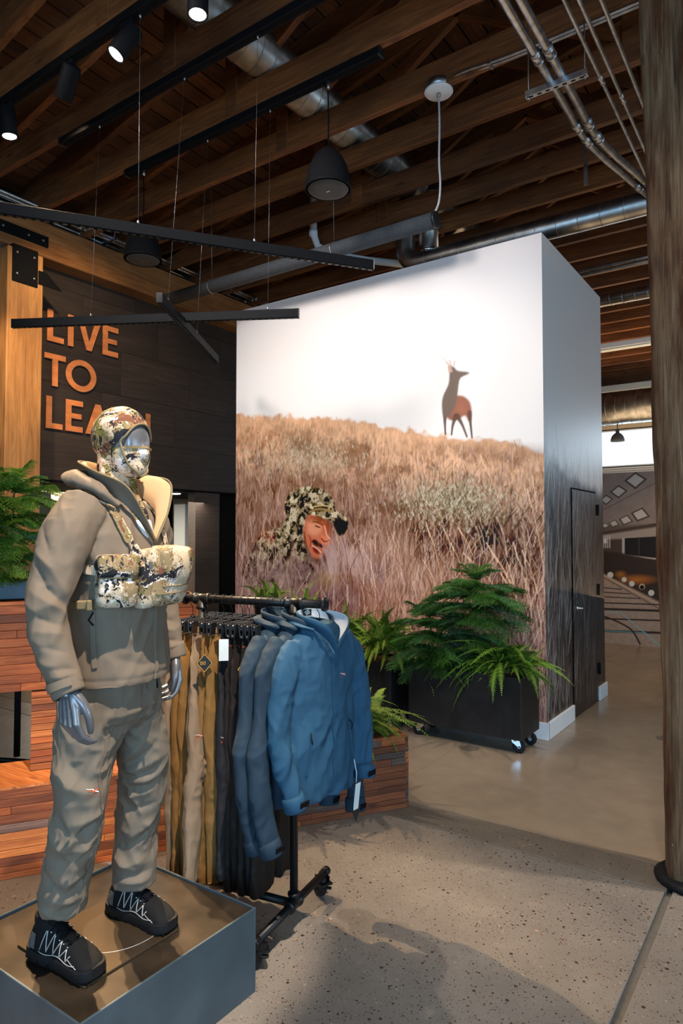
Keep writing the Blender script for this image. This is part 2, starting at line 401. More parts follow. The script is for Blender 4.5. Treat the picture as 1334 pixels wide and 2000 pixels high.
# ================================================================== STRUCTURE
def concrete(name, base, agg, rough, tint):
    t = NT(name); co = t.coord()
    big = t.noise(co, 1.1, 4, .6); mid = t.noise(co, 5, 4, .6)
    c = t.ramp(t.math('ADD', t.math('MULTIPLY', big, .6), t.math('MULTIPLY', mid, .4)), [(.3, tuple(x*.74 for x in base[:3])+(1,)), (.55, base), (.75, tint)])
    sand = t.noise(co, 220, 3, .8)
    c = t.mix(t.math('MULTIPLY', t.ramp(sand, [(.5, (0, 0, 0)), (.62, (1, 1, 1))]), .35), c, tuple(x*.6 for x in base[:3])+(1,))
    if agg > 0:
        dens = t.ramp(t.noise(co, 1.7, 3), [(.35, (0, 0, 0)), (.65, (1, 1, 1))])
        for sc, lim, sd in ((34, .27, 0), (62, .30, 3), (120, .34, 5)):
            v = t.n('ShaderNodeTexVoronoi'); v.inputs['Scale'].default_value = sc; t.l(t.coord('Object', (1, 1, 1), loc=None), v.inputs['Vector'])
            sep = t.n('ShaderNodeSeparateColor'); t.l(v.outputs['Color'], sep.inputs[0])
            size = t.math('MULTIPLY', sep.outputs[0], lim)
            inside = t.math('LESS_THAN', v.outputs['Distance'], size)
            keep = t.math('GREATER_THAN', t.math('ADD', sep.outputs[1], t.math('MULTIPLY', dens, .5)), 1.0-agg*.72)
            col = t.ramp(sep.outputs[2], [(0, srgb(50, 40, 36)), (.35, srgb(98, 62, 46)), (.6, srgb(66, 54, 48)), (.88, srgb(116, 84, 62)), (1, srgb(176, 158, 138))])
            c = t.mix(t.math('MULTIPLY', inside, keep), c, col)
    else:
        v = t.n('ShaderNodeTexVoronoi'); v.inputs['Scale'].default_value = 1.5; t.l(co, v.inputs['Vector'])
        wob = t.math('ADD', v.outputs['Distance'], t.math('MULTIPLY', t.math('SUBTRACT', t.noise(co, 22, 3), .5), .12))
        sep = t.n('ShaderNodeSeparateColor'); t.l(v.outputs['Color'], sep.inputs[0])
        st = t.math('MULTIPLY', t.math('LESS_THAN', wob, .115), t.math('GREATER_THAN', sep.outputs[0], .3))
        c = t.mix(t.math('MULTIPLY', st, .65), c, srgb(78, 76, 70))
    t.bump(t.noise(co, 60, 4, .7), .05, .002)
    rr = t.ramp(t.noise(co, 3, 3), [(.3, (rough*.8,)*3), (.7, (rough*1.25,)*3)])
    return t.set(c, rr, 0, .45)
M['con_front'] = concrete('exposed_aggregate_concrete', srgb(142, 132, 121), .9, .42, srgb(162, 151, 138))
M['con_back'] = concrete('polished_concrete', srgb(146, 130, 112), 0, .2, srgb(164, 148, 130))
M['con_band'] = concrete('patched_concrete', srgb(132, 119, 105), .4, .4, srgb(150, 137, 122))
M['joint'] = plain('joint_filler', srgb(112, 108, 100), .6)
floor = MB().box((-1.5, 6.4, -.06), (15, 21.4, .08)).build('floor', M['joint']); tag(floor, kind='structure')
def slab(x0, x1, y0, y1, m):
    MB().box(((x0+x1)/2, (y0+y1)/2, -.011), (x1-x0, y1-y0, .022), bev=.003).build('concrete_slab', m, floor)
slab(-9, -.612, -4.2, 3.535, M['con_front']); slab(-.58, 6, -4.2, 3.535, M['con_front'])
slab(-9, -.606, 3.541, 3.797, M['con_band']); slab(-.58, 6, 3.541, 3.797, M['con_band'])
slab(-9, -2.359, 3.802, 16.9, M['con_back']); slab(-2.355, 6, 3.802, 16.9, M['con_back'])
# ---- front and right walls of the shop (behind and beside the photographer) with their window openings
def wall_with_holes(name, ax, pos, a0, a1, z1, holes, th, mat):
    m = MB(); xs = sorted({a0, a1} | {h[0] for h in holes} | {h[1] for h in holes})
    for i in range(len(xs)-1):
        mid = (xs[i]+xs[i+1])/2; zz = 0
        for h in sorted([h for h in holes if h[0] < mid < h[1]], key=lambda h: h[2])+[(0, 0, z1, z1)]:
            if h[2] > zz:
                c = (mid, pos, (zz+h[2])/2) if ax == 'y' else (pos, mid, (zz+h[2])/2)
                d = (xs[i+1]-xs[i], th, h[2]-zz) if ax == 'y' else (th, xs[i+1]-xs[i], h[2]-zz)
                m.box(c, d)
            zz = h[3]
    return tag(m.build(name, mat), kind='structure')
wall_with_holes('wall_front', 'y', -4.2, -9, 6, 7.4, [(-4.5, -1.5, .5, 3.2), (-.5, 4.6, .5, 3.4)], .2, M['cream'])
wall_with_holes('wall_right', 'x', 6.0, -4.2, 16.7, 7.4, [(0.2, 5.2, .6, 3.3)], .2, M['cream'])
wall_with_holes('wall_back', 'y', 16.75, -9, 6, 8.4, [(-6.6, 3.4, 3.30, 4.16)], .2, M['cream'])
tag(MB().box((1.0, 11.20, 1.33), (10, .2, 2.66)).build('wall_partition', M['cream']), kind='structure')
fr = MB()
for z in (3.30, 4.16): fr.box((-1.6, 16.68, z), (10.0, .06, .05))
for x in (-6.6, -4.9, -2.2, -.4, 1.5, 3.4): fr.box((x, 16.68, 3.73), (.05, .06, .86))
win = tag(fr.build('window_1', M['white']), kind='structure')
def glass():
    t = NT('window_glass'); t.b.inputs['Transmission Weight'].default_value = 1; t.b.inputs['IOR'].default_value = 1.01
    return t.set((1, 1, 1, 1), 0.0)
M['glass'] = glass()
MB().box((-1.6, 16.7, 3.73), (9.9, .006, .82)).build('window_pane', M['glass'], win)
sill = MB()
for k in range(5): sill.box((-1.6, 16.60-.006*k, 3.05+.05*k), (10.2, .05, .042), bev=.008)
sill.build('window_blind', M['white'], win)
# ---- left wall above the opening, faced with dark panels
lw = MB()
lw.box((-7.74, 6.66, 3.95), (.1, 5.0, 3.2)); lw.box((-7.74, -.2, 3.7), (.1, 8.1, 7.4)); lw.box((-7.74, 6.2, 6.5), (.1, 21, 2.0)); lw.box((-7.74, 12.75, 3.7), (.1, 8.0, 7.4))
wall_left = tag(lw.build('wall_left', M['blackm']), kind='structure')
z = 2.36; rows = [.60, .60, .60, .60, .24]; random.seed(3)
for r, hgt in enumerate(rows):
    y = 4.3 - random.uniform(0, .8)
    while y < 8.1:
        L = random.choice((1.22, 1.22, .61, 1.83)); y1 = min(y+L, 8.2); y0 = max(y, 3.4)
        if y1 > y0+.03: MB().box((-7.655, (y0+y1)/2, z+hgt/2), (.07+random.uniform(0, .003), y1-y0-.004, hgt-.004)).build('wall_panel', M['panel'], wall_left)
        y = y1
    z += hgt
MB().box((-8.4, 5.9, 2.345), (1.6, 5.6, .03)).build('soffit', M['blackm'], wall_left)
# jamb panels right of the opening
MB().box((-7.68, 7.28, 1.18), (.16, .50, 2.33)).build('jamb_panel', M['panel'], wall_left)
MB().box((-7.69, 8.2, 1.18), (.10, 1.28, 2.33)).build('jamb_panel', M['blackm'], wall_left)
# room seen through the opening
bw = MB(); bw.box((-10.4, 6.2, 1.35), (.1, 9, 2.7)); bw.box((-9.2, 10.6, 1.35), (2.4, .1, 2.7)); bw.box((-9.2, 2.0, 1.35), (2.4, .1, 2.7))
tag(bw.build('wall_side_room', M['cream']), kind='structure')
tag(MB().box((-9.3, 6.2, 2.62), (2.4, 8.6, .06)).build('ceiling_side_room', M['blackm']), kind='structure')
tag(MB().box((-9.3, 6.2, -.03), (2.4, 8.6, .06)).build('floor_side_room', M['con_back']), kind='structure')
o = MB().box((-10.32, 7.96, 1.5), (.05, 1.94, 1.80)).build('wall_screen', M['blackm']); tag(o, 'large black wall panel in the side room behind the mannequin', 'wall panel')
o = MB().box((-10.32, 4.9, 1.5), (.05, 2.9, 1.80)).build('wall_screen', M['blackm']); tag(o, 'black wall panel in the side room, behind the potted conifer at the far left', 'wall panel')
o = MB().box((-9.52, 8.62, 1.51), (.3, .42, 1.5), bev=.01).build('white_cabinet', M['offwhite']); tag(o, 'tall plain white cabinet standing in the side room', 'cabinet')
o = MB().box((-9.5, 8.3, .36), (.7, 1.6, .72)).build('side_room_counter', M['blackm']); tag(o, 'low dark counter under the white cabinet', 'counter')
for (x, y, lab) in ((-7.98, 6.98, 'round recessed ceiling light in the dark soffit beside the black jamb'), (-7.98, 4.6, 'round recessed ceiling light in the dark soffit beside the left timber post')):
    t = thing('recessed_light', lab, 'ceiling light', (x, y, 2.32), group='recessed lights in the soffit')
    MB().lathe([(.085, 2.33), (.085, 2.322), (.07, 2.32)], (x, y, 0), 20).build('trim_ring', M['white'], t)
    MB().lathe([(.068, 2.319), (.066, 2.312)], (x, y, 0), 20).build('lens', M['lamp'], t)
# ---- timber post, beam and their steel plates on the left
post = thing('timber_post', 'smooth pale timber post at the left edge under the long beam', 'post', (-7.5, 4.1, 0))
MB().box((-7.41, 4.115, 2.45), (.36, .42, 4.9), bev=.012).build('shaft', M['post'], post)
pl = MB().box((-7.41, 4.10, 4.72), (.39, .30, .42), bev=.005).build('cap_plate', M['black'], post)
for yy in (4.0, 4.2):
    for zz in (4.6, 4.84): MB().lathe([(.016, 0), (.016, .012), (.009, .016)], (-7.215, yy, zz), 8, R=Matrix.Rotation(PI/2, 3, 'Y')).build('bolt', M['wire'], pl)
MB().prism([(0, 0), (.30, 0), (.10, .16), (0, .16)], (-7.235, 4.26, 4.56), (0, 1, 0), (0, 0, 1), .012).build('gusset', M['black'], post)
beam = thing('glulam_beam', 'long dark-stained timber beam running above the lettered wall', 'beam', (-7.5, 5.5, 4.96))
MB().box((-7.5, 4.4, 5.17), (.28, 9.6, .42), bev=.01).build('timber', M['beam'], beam)
bp = MB().box((-7.352, 4.05, 5.14), (.02, .8, .13), bev=.003).build('strap_plate', M['black'], beam)
for yy in (3.75, 3.9, 4.2, 4.38): MB().lathe([(.016, 0), (.016, .012), (.009, .016)], (-7.343, yy, 5.14), 8, R=Matrix.Rotation(PI/2, 3, 'Y')).build('bolt', M['wire'], bp)
# ---- roof: deck planks on trusses
SL = .19
def ztop(x): return 5.674 + SL*(x+6.84)          # underside of the top chords
ceil = MB()
xa, xb = -7.9, 6.2
za, zb = ztop(xa)+.26, ztop(xb)+.26
ceil.add([(xa, -4.2, za+.04), (xb, -4.2, zb+.04), (xb, 16.7, zb+.04), (xa, 16.7, za+.04), (xa, -4.2, za+.12), (xb, -4.2, zb+.12), (xb, 16.7, zb+.12), (xa, 16.7, za+.12)], [(0, 1, 2, 3), (4, 7, 6, 5), (0, 4, 5, 1), (1, 5, 6, 2), (2, 6, 7, 3), (3, 7, 4, 0)])
ceiling = tag(ceil.build('ceiling', M['blackm']), kind='structure')
Rr = Matrix.Rotation(-math.atan(SL), 3, 'Y'); pw = .178; x = -7.75; random.seed(11)
plank_me = {}
while x < 3.6:
    y = .6 - random.uniform(0, 2.0)
    while y < 16.5:
        L = random.choice((3.6, 4.2, 5.4)); y1 = min(y+L, 16.6)
        key = round(y1-y, 1)
        p = MB().box((0, 0, 0), (pw-.014, y1-y-.008, .032), R=Rr).build('roof_plank', M['deck'], ceiling, world=False)
        p.location = (x+pw/2, (y+y1)/2, ztop(x+pw/2)+.26+random.uniform(-.004, .004))
        y = y1
    x += pw
TY = [2.92, 3.54, 4.24, 4.94, 5.55, 6.25, 6.80, 7.36, 7.97, 8.58, 9.19, 9.8, 10.41]+[11.02+.61*k for k in range(9)]
tw = .065
for k, Y in enumerate(TY):
    labs = {0: 'dark roof truss above the row of black cylinder spotlights', 1: 'roof truss with the long wire-hung black track along its underside, nearer of two', 2: 'roof truss with a shorter black track, above the two dome pendants',
     3: 'roof truss that carries the round white junction box', 4: 'roof truss directly behind the one with the round white junction box', 5: 'roof truss second behind the one with the round white junction box', 6: 'roof truss third behind the junction box one, just before the elbowed duct'}
    lab, g = (labs[k], None) if k in labs else ('timber roof truss beyond the top edge of the mural', 'far roof trusses')
    t = thing('roof_truss', lab, 'roof truss', (-2, Y, 5.4), group=g)
    yc = Y+tw/2+.004
    dz = random.uniform(-.008, .008)
    MB().box((-1.6, yc, 5.52+dz), (11.9, tw, .235), bev=.006).build('bottom_chord', M['truss'], t)
    m = MB(); x0, x1 = -7.7, 3.6; h = .235
    m.add([(x0, yc-tw/2, ztop(x0)), (x1, yc-tw/2, ztop(x1)), (x1, yc-tw/2, ztop(x1)+h), (x0, yc-tw/2, ztop(x0)+h), (x0, yc+tw/2, ztop(x0)), (x1, yc+tw/2, ztop(x1)), (x1, yc+tw/2, ztop(x1)+h), (x0, yc+tw/2, ztop(x0)+h)], [(0, 1, 2, 3), (4, 7, 6, 5), (0, 4, 5, 1), (1, 5, 6, 2), (2, 6, 7, 3), (3, 7, 4, 0)])
    m.build('top_chord', M['truss'], t)
    for xx in (-4.17, -1.1, 2.0):
        zt = ztop(xx)
        MB().box((xx, yc-.004, (5.42+zt+.1)/2), (.14, tw+.012, zt+.1-5.42), bev=.004).build('king_post', M['truss'], t)
    for (xa_, xb_) in ((-4.17, -2.6), (-1.1, .5), (-1.1, -2.6)):
        pa, pb = Vector((xa_, yc, 5.62)), Vector((xb_, yc, ztop(xb_)+.04)); d = pb-pa; L = d.length
        ang = math.atan2(d.z, d.x)
        MB().box((0, 0, 0), (L, tw*.9, .12)).build('web_brace', M['truss'], t, world=False).location = (pa+pb)/2 - t.location
        COL.objects[-1].rotation_euler = (0, -ang, 0)
o = MB().box((-1.8, 16.52, 5.32), (9.4, .12, .40), bev=.01).build('rim_board', M['truss']); tag(o, 'timber rim board closing the roof trusses at the far wall', 'beam')
# ---- rough column on the right
col = thing('rough_timber_column', 'rough weathered timber column at the right edge with knots and axe marks', 'column', (-.5, 3.72, 0))
rings = []; random.seed(5)
NZ = 150; prof = []
for i in range(NZ+1):
    zz = i/NZ*6.2; lean = -.016*zz - .01*max(0, zz-1)*.3
    hw = .118 + .004*math.sin(zz*1.3); cx = -.492+lean*.9; ring = []
    for (sx, sy) in ((-1, -1), (1, -1), (1, 1), (-1, 1)):
        nx, ny = {(-1, -1): (0, -1), (1, -1): (1, 0), (1, 1): (0, 1), (-1, 1): (-1, 0)}[(sx, sy)]
        ex, ey = (1, 0) if nx == 0 else (0, 1)
        for q in range(8):
            f = q/8
            if (nx, ny) == (0, -1): px, py = -1+2*f, -1
            elif (nx, ny) == (1, 0): px, py = 1, -1+2*f
            elif (nx, ny) == (0, 1): px, py = 1-2*f, 1
            else: px, py = -1, 1-2*f
            r = .93 if abs(px) == 1 and abs(py) == 1 else 1
            P = Vector((cx+px*hw*r, 3.722+py*.12*r, zz))
            nz = noise.noise(Vector((P.x*9, P.y*9, zz*2.2)))*.010 + noise.noise(Vector((P.x*30, P.y*30, zz*6)))*.005
            if zz > .06 and zz < .5: nz += .012*(1-zz/.5)
            ring.append((P.x+px*nz, P.y+py*nz, zz))
    rings.append(ring)
MB().loft(rings).build('shaft', M['grain_col'], col)
MB().lathe([(.185, 0), (.19, .02), (.17, .035)], (-.5, 3.72, 0), 24).build('base_ring', M['rubber'], col)
# ================================================================== MURAL BOX (printed walls)
def paint_wall(name, O, U, V, w, h, img, mat, parent=None, th=.02):
    """flat printed wall covering: a fine grid whose points carry the print colours (img: rows bottom-up, linear rgb)"""
    ny, nx = img.shape[:2]; O, U, V = np.array(O, 'd'), np.array(U, 'd'), np.array(V, 'd')
    uu, vv = np.meshgrid(np.linspace(0, w, nx), np.linspace(0, h, ny)); P = O+uu[..., None]*U+vv[..., None]*V
    me = bpy.data.meshes.new(name); n = nx*ny
    if parent is not None: P = P-np.array(off(parent))
    me.vertices.add(n); me.vertices.foreach_set('co', P.reshape(-1))
    i = np.arange((ny-1)*(nx-1)); r = i//(nx-1); c = i % (nx-1); a = r*nx+c
    F = np.stack([a, a+1, a+nx+1, a+nx], 1).astype('i'); k = len(F)
    me.loops.add(k*4); me.loops.foreach_set('vertex_index', F.reshape(-1)); me.polygons.add(k)
    me.polygons.foreach_set('loop_start', np.arange(k, dtype='i')*4)
    me.update(calc_edges=True)
    at = me.color_attributes.new('paint', 'FLOAT_COLOR', 'POINT')
    C = np.ones((n, 4), 'f'); C[:, :3] = img.reshape(-1, 3); at.data.foreach_set('color', C.reshape(-1))
    me.materials.append(mat); me.validate()
    o = bpy.data.objects.new(name, me); link(o)
    if parent is not None: o.parent = parent
    return o
def lin(c): 
    c = np.array(c, 'd')/255; return np.where(c <= .04045, c/12.92, ((c+.055)/1.055)**2.4)
def arr_noise(nx, ny, sx, sy, seed, octv=3):
    g = np.stack(np.meshgrid(np.arange(nx), np.arange(ny)), -1).reshape(-1, 2).astype('d')
    V = np.zeros((len(g), 3)); V[:, 0] = g[:, 0]/sx; V[:, 1] = g[:, 1]/sy; V[:, 2] = seed*.37
    return vnoise(V, (1, 1, 1), seed, octv).reshape(ny, nx)
def sstep(a, b, x): t = np.clip((x-a)/(b-a), 0, 1); return t*t*(3-2*t)
class Pic:
    """a print on a wall: u to the right and v upwards in metres; drawing coordinates go through the keystone matrix K of the artwork"""
    def __init__(s, nx, ny, u0, u1, v0, v1, K=None):
        s.nx, s.ny = nx, ny; s.u0, s.u1, s.v0, s.v1 = u0, u1, v0, v1; s.K = K
        s.GX, s.GY = np.meshgrid(np.arange(nx, dtype='d'), np.arange(ny, dtype='d')); s.I = np.zeros((ny, nx, 3))
        U = u0+s.GX/(nx-1)*(u1-u0); V = v0+s.GY/(ny-1)*(v1-v0)
        if K is None: s.X, s.Y = U, V
        else:
            K = np.array(K); s.Ki = np.linalg.inv(K); w_ = K[2, 0]*U+K[2, 1]*V+K[2, 2]
            s.X = (K[0, 0]*U+K[0, 1]*V+K[0, 2])/w_; s.Y = (K[1, 0]*U+K[1, 1]*V+K[1, 2])/w_
    def grid(s, pts):
        P = np.array(pts, 'd')[:, :2]
        if s.K is not None:
            q = np.c_[P, np.ones(len(P))]@s.Ki.T; P = q[:, :2]/q[:, 2:3]
        return np.c_[(P[:, 0]-s.u0)/(s.u1-s.u0)*(s.nx-1), (P[:, 1]-s.v0)/(s.v1-s.v0)*(s.ny-1)]
    def unit(s, p):
        a = s.grid([p, (p[0]+.01, p[1]), (p[0], p[1]+.01)])*100; return .5*(np.hypot(*(a[1]-a[0]))+np.hypot(*(a[2]-a[0])))
    def window(s, P, m):
        x0, x1 = int(max(0, P[:, 0].min()-m)), int(min(s.nx, P[:, 0].max()+m+2)); y0, y1 = int(max(0, P[:, 1].min()-m)), int(min(s.ny, P[:, 1].max()+m+2))
        return None if x1 <= x0 or y1 <= y0 else (slice(y0, y1), slice(x0, x1))
    def blend(s, mask, col): s.I += mask[..., None]*(np.asarray(col)-s.I)
    def poly(s, pts, col, soft=1.5, alpha=1):
        P = s.grid(pts); soft = soft*s.unit(pts[0]); sl = s.window(P, 2*soft+2)
        if sl is None: return
        X, Y = s.GX[sl], s.GY[sl]
        ins = np.zeros(X.shape, bool); d = np.full(X.shape, 9e9); n = len(P)
        for i in range(n):
            a, b = P[i], P[(i+1) % n]
            c = ((a[1] > Y) != (b[1] > Y)); xx = a[0]+(Y-a[1])*(b[0]-a[0])/(b[1]-a[1]+1e-12); ins ^= c & (X < xx)
            e = b-a; t = np.clip(((X-a[0])*e[0]+(Y-a[1])*e[1])/(e@e+1e-9), 0, 1); d = np.minimum(d, np.hypot(X-a[0]-t*e[0], Y-a[1]-t*e[1]))
        sd = np.where(ins, d, -d); mk = sstep(-soft, soft, sd)*alpha
        col = np.asarray(col)
        s.I[sl] += mk[..., None]*((col if col.ndim == 1 else col[sl])-s.I[sl])
    def stroke(s, pts, wd, col, alpha=1):
        P = s.grid(pts); k = s.unit(pts[0]); ws = np.array(wd if hasattr(wd, '__len__') else [wd]*len(P), 'd')*k; sl = s.window(P, 2*ws.max()+2)
        if sl is None: return
        X, Y = s.GX[sl], s.GY[sl]; mk = np.zeros(X.shape); n = len(P)
        for i in range(n-1):
            a, b = P[i], P[i+1]; e = b-a; t = np.clip(((X-a[0])*e[0]+(Y-a[1])*e[1])/(e@e+1e-9), 0, 1)
            q = np.hypot(X-a[0]-t*e[0], Y-a[1]-t*e[1])/np.maximum(.62, ws[i]+t*(ws[i+1]-ws[i])); mk = np.maximum(mk, 1-sstep(.5, 1.3, q))
        s.I[sl] += (mk*alpha)[..., None]*(np.asarray(col)-s.I[sl])
def curve(pts, n=24): return np.array(crom(pts, n))
# front print
BX0, BX1, BY0, BY1, BZ = -5.36, -1.834, 5.565, 7.47, 4.24
KF = [[154.871277, 5.17719836, 1601.768153], [-133.3275505, -284.9111036, 1538.290515], [-.1274641974, .007761916582, 1]]
px = Pic(600, 720, BX0, BX1, 0, BZ, KF)
rs = np.random.default_rng(12)
X, Y = px.X, px.Y
n1 = arr_noise(px.nx, px.ny, 60, 60, 1); n2 = arr_noise(px.nx, px.ny, 14, 16, 2); n3 = arr_noise(px.nx, px.ny, 3, 9, 3); n4 = arr_noise(px.nx, px.ny, 26, 20, 5)
sky = lin((236, 226, 224))+(lin((255, 244, 236))-lin((236, 226, 224)))*sstep(470, 740, Y)[..., None]
px.I[:] = sky
hill = np.interp(X, [461, 560, 640, 720, 800, 870, 930, 1000, 1065], [802, 805, 812, 822, 834, 845, 852, 862, 880]) + n2*7 + n4*6
g = sstep(0, 1, (Y-hill)/10)
far = lin((214, 164, 126)); midc = lin((176, 136, 112)); low = lin((140, 106, 98))
t = np.clip((Y-hill)/300, 0, 1)[..., None]
ground = far+(midc-far)*np.clip(t*2.2, 0, 1); ground = ground+(low-ground)*np.clip(t*1.6-.6, 0, 1)
ground = ground*(1+.34*(n1*.5+n2*.8+n3*.9)[..., None]*np.clip(t*2+.35, 0, 1))
dark = sstep(.15, .75, n4+n1*.7)*sstep(0, 60, Y-hill)
ground = ground+(lin((92, 62, 50))-ground)*(dark*.55)[..., None]
px.blend(g, ground)
# dusky bush right of centre and brown shadow by the corner
def blob(cx, cy, rx, ry, col, al, pw=1.0):
    d = np.hypot((X-cx)/rx, (Y-cy)/ry); px.blend(al*np.clip(1.15-d, 0, 1)**pw*np.clip(.75+.6*n2+.4*n4, 0, 1), lin(col))
# grasses: thousands of blades, from the ridge down
def grass(cnt, a0, a1):
    for k in range(cnt):
        yb = 880+rs.random()**.8*560; xb = rs.uniform(455, 1070); L = rs.uniform(20, 62)*(.35+.9*(yb-820)/420); lean = rs.normal(0, .16)
        c = [(226, 186, 154), (196, 150, 124), (180, 140, 126), (112, 76, 60), (84, 58, 48), (210, 180, 160), (160, 128, 124)][rs.integers(7)]
        px.stroke([(xb, yb), (xb+L*lean*.4, yb-L*.55), (xb+L*lean*1.4, yb-L)], [1.1, .9, .4], lin(c), rs.uniform(a0, a1))
grass(3600, .3, .8)
blob(1010, 890, 110, 26, (150, 112, 90), .7); blob(700, 905, 130, 30, (166, 126, 100), .4); blob(520, 860, 90, 22, (176, 122, 88), .5)
blob(880, 1040, 130, 95, (62, 42, 36), 1.0); blob(1000, 1090, 110, 110, (54, 36, 32), 1.0); blob(770, 1010, 60, 60, (104, 78, 64), .6)
blob(500, 1000, 60, 80, (112, 78, 60), .6); blob(620, 960, 90, 50, (140, 104, 84), .4)
blob(870, 960, 120, 45, (150, 134, 112), .75); blob(940, 990, 80, 40, (138, 122, 100), .6); blob(600, 900, 90, 34, (186, 158, 130), .5)
blob(560, 940, 40, 26, (120, 84, 64), .6); blob(660, 880, 60, 18, (128, 88, 64), .55); blob(820, 880, 70, 20, (150, 106, 80), .5); blob(960, 880, 80, 20, (120, 84, 66), .6); blob(730, 960, 50, 40, (112, 80, 66), .6)
blob(950, 1060, 60, 60, (44, 30, 26), .8); blob(840, 1075, 50, 40, (50, 34, 30), .8); blob(690, 1010, 44, 50, (92, 64, 56), .7); blob(760, 1090, 60, 60, (190, 146, 120), .5)
grass(1700, .15, .6)
for k in range(900):   # sage leaves on the bush
    a = rs.normal(0, 1, 2); x_, y_ = 885+a[0]*62, 985+a[1]*26
    px.stroke([(x_, y_), (x_+rs.uniform(-3, 3), y_-rs.uniform(3, 7))], [1.6, .8], lin([(176, 164, 136), (150, 138, 108), (196, 184, 160), (92, 78, 60)][rs.integers(4)]), .7)
for k in range(500):
    a = rs.normal(0, 1, 2); x_, y_ = 600+a[0]*60, 890+a[1]*22
    px.stroke([(x_, y_), (x_+rs.uniform(-3, 3), y_-rs.uniform(3, 7))], [1.5, .8], lin([(206, 184, 150), (176, 150, 116), (218, 200, 170)][rs.integers(3)]), .5)
for k in range(260):   # twigs in the dark bush
    x_, y_ = rs.uniform(800, 1065), rs.uniform(1010, 1180); L = rs.uniform(20, 60); a = rs.uniform(-.8, .8)
    px.stroke([(x_, y_), (x_+L*a*.5, y_-L*.6), (x_+L*a, y_-L)], [.9, .8, .5], lin([(160, 128, 106), (120, 90, 74), (40, 28, 24), (190, 160, 134)][rs.integers(4)]), .7)
for (x0, y0, x1, y1) in ((1048, 1000, 1040, 930), (1010, 1170, 950, 1060), (975, 1160, 905, 1080), (1035, 1190, 1003, 1060), (925, 1090, 895, 1030), (1000, 1150, 962, 1080), (862, 1130, 832, 1020), (1060, 1100, 1030, 955), (980, 1000, 938, 890), (805, 960, 802, 890), (1050, 1160, 1020, 1075), (905, 1120, 880, 1060), (1022, 1200, 978, 1120)):
    px.stroke(curve([(x0, y0), ((x0*1.2+x1*.8)/2, (y0+y1)/2), (x1, y1)], 8), .8, lin((222, 172, 136)), .75)
    px.stroke([(x1+(x0-x1)*.25, y1+(y0-y1)*.25), (x1, y1)], 1.3, lin((230, 190, 156)), .6)
# standing elk on the ridge
elk = lin((116, 92, 78))
px.stroke(curve([(882, 716), (870, 704), (858, 694), (850, 688)], 10), [2.2]*11, lin((236, 214, 204)), .55)
for a in ((882, 716, 878, 704), (886, 716, 888, 706), (880, 716, 872, 708)): px.stroke([a[:2], a[2:]], 1.6, lin((226, 190, 170)), .7)
body = lin((160, 92, 66))
px.poly(curve([(895, 772), (906, 774), (917, 784), (921, 800), (920, 820), (915, 822), (908, 812), (897, 818), (886, 822), (873, 816), (866, 800), (866, 786), (876, 776), (895, 772)], 40), body, 3)
for leg in (((869, 806), (869, 828), (870, 848)), ((890, 812), (884, 832), (882, 849)), ((893, 812), (903, 830), (912, 853)), ((917, 806), (919, 828), (922, 855))):
    px.stroke(curve(leg, 8), [5, 4.8, 4, 3.4, 2.8, 2.4, 2.2, 2.0, 1.8], lin((92, 58, 42)), .95)
px.poly(curve([(878, 728), (876, 750), (866, 772), (863, 790), (866, 812), (878, 812), (890, 790), (894, 768), (896, 750), (900, 738), (914, 731), (916, 728), (910, 726), (894, 724), (886, 717), (876, 716), (878, 728)], 60), elk, 2.2)
px.poly([(875, 714), (880, 713), (884, 726), (877, 728)], lin((214, 170, 142)), 2)
px.blend((np.hypot((X-905)/12, (Y-797)/9) < 1)*.0, body); blob(904, 800, 14, 14, (186, 112, 80), .5); blob(885, 816, 18, 6, (96, 66, 48), .6)
# hunter in a camouflage hood and cap, half hidden in the grass
cn1 = arr_noise(px.nx, px.ny, 11, 11, 21, 2); cn2 = arr_noise(px.nx, px.ny, 8, 8, 22, 2); cn3 = arr_noise(px.nx, px.ny, 3, 3, 23, 1)
cam_img = np.zeros_like(px.I)+lin((150, 130, 102)); 
for nn, th, c in ((cn1+.3*cn3, .05, (104, 96, 62)), (cn1*.6-cn2+.6*cn3, .30, (198, 180, 150)), (cn2+.5*cn3, .30, (54, 48, 38)), (cn2-cn1+.6*cn3, .62, (34, 31, 28)), (cn3+cn1*.4, .7, (78, 72, 42))):
    cam_img[nn > th] = lin(c)
hood = curve([(560, 1010), (556, 985), (565, 965), (585, 953), (605, 950), (630, 956), (648, 972), (655, 990), (640, 1000), (606, 1000), (594, 1020), (590, 1050), (600, 1085), (590, 1095), (560, 1080), (548, 1050), (548, 1030), (560, 1010)], 60)
shoulder = curve([(470, 1120), (492, 1080), (505, 1048), (535, 1034), (562, 1030), (590, 1050), (604, 1090), (620, 1130), (560, 1150), (500, 1150), (470, 1120)], 44)
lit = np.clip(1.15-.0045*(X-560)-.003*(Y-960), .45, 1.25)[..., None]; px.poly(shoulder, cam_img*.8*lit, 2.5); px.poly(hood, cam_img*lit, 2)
blob(520, 1050, 20, 20, (196, 96, 66), .5)
face = curve([(598, 1014), (606, 1004), (626, 1010), (642, 1026), (645, 1048), (648, 1060), (640, 1066), (634, 1078), (626, 1090), (612, 1090), (602, 1076), (594, 1050), (594, 1030), (598, 1014)], 48)
skin = lin((188, 108, 82)); px.poly(face, skin, 2)
px.poly(curve([(600, 1022), (612, 1014), (622, 1020), (628, 1036), (616, 1046), (602, 1040), (600, 1022)], 20), lin((222, 150, 116)), 6, .7)
px.poly(curve([(628, 1044), (642, 1050), (644, 1060), (634, 1064), (626, 1056), (628, 1044)], 18), lin((214, 120, 88)), 3)
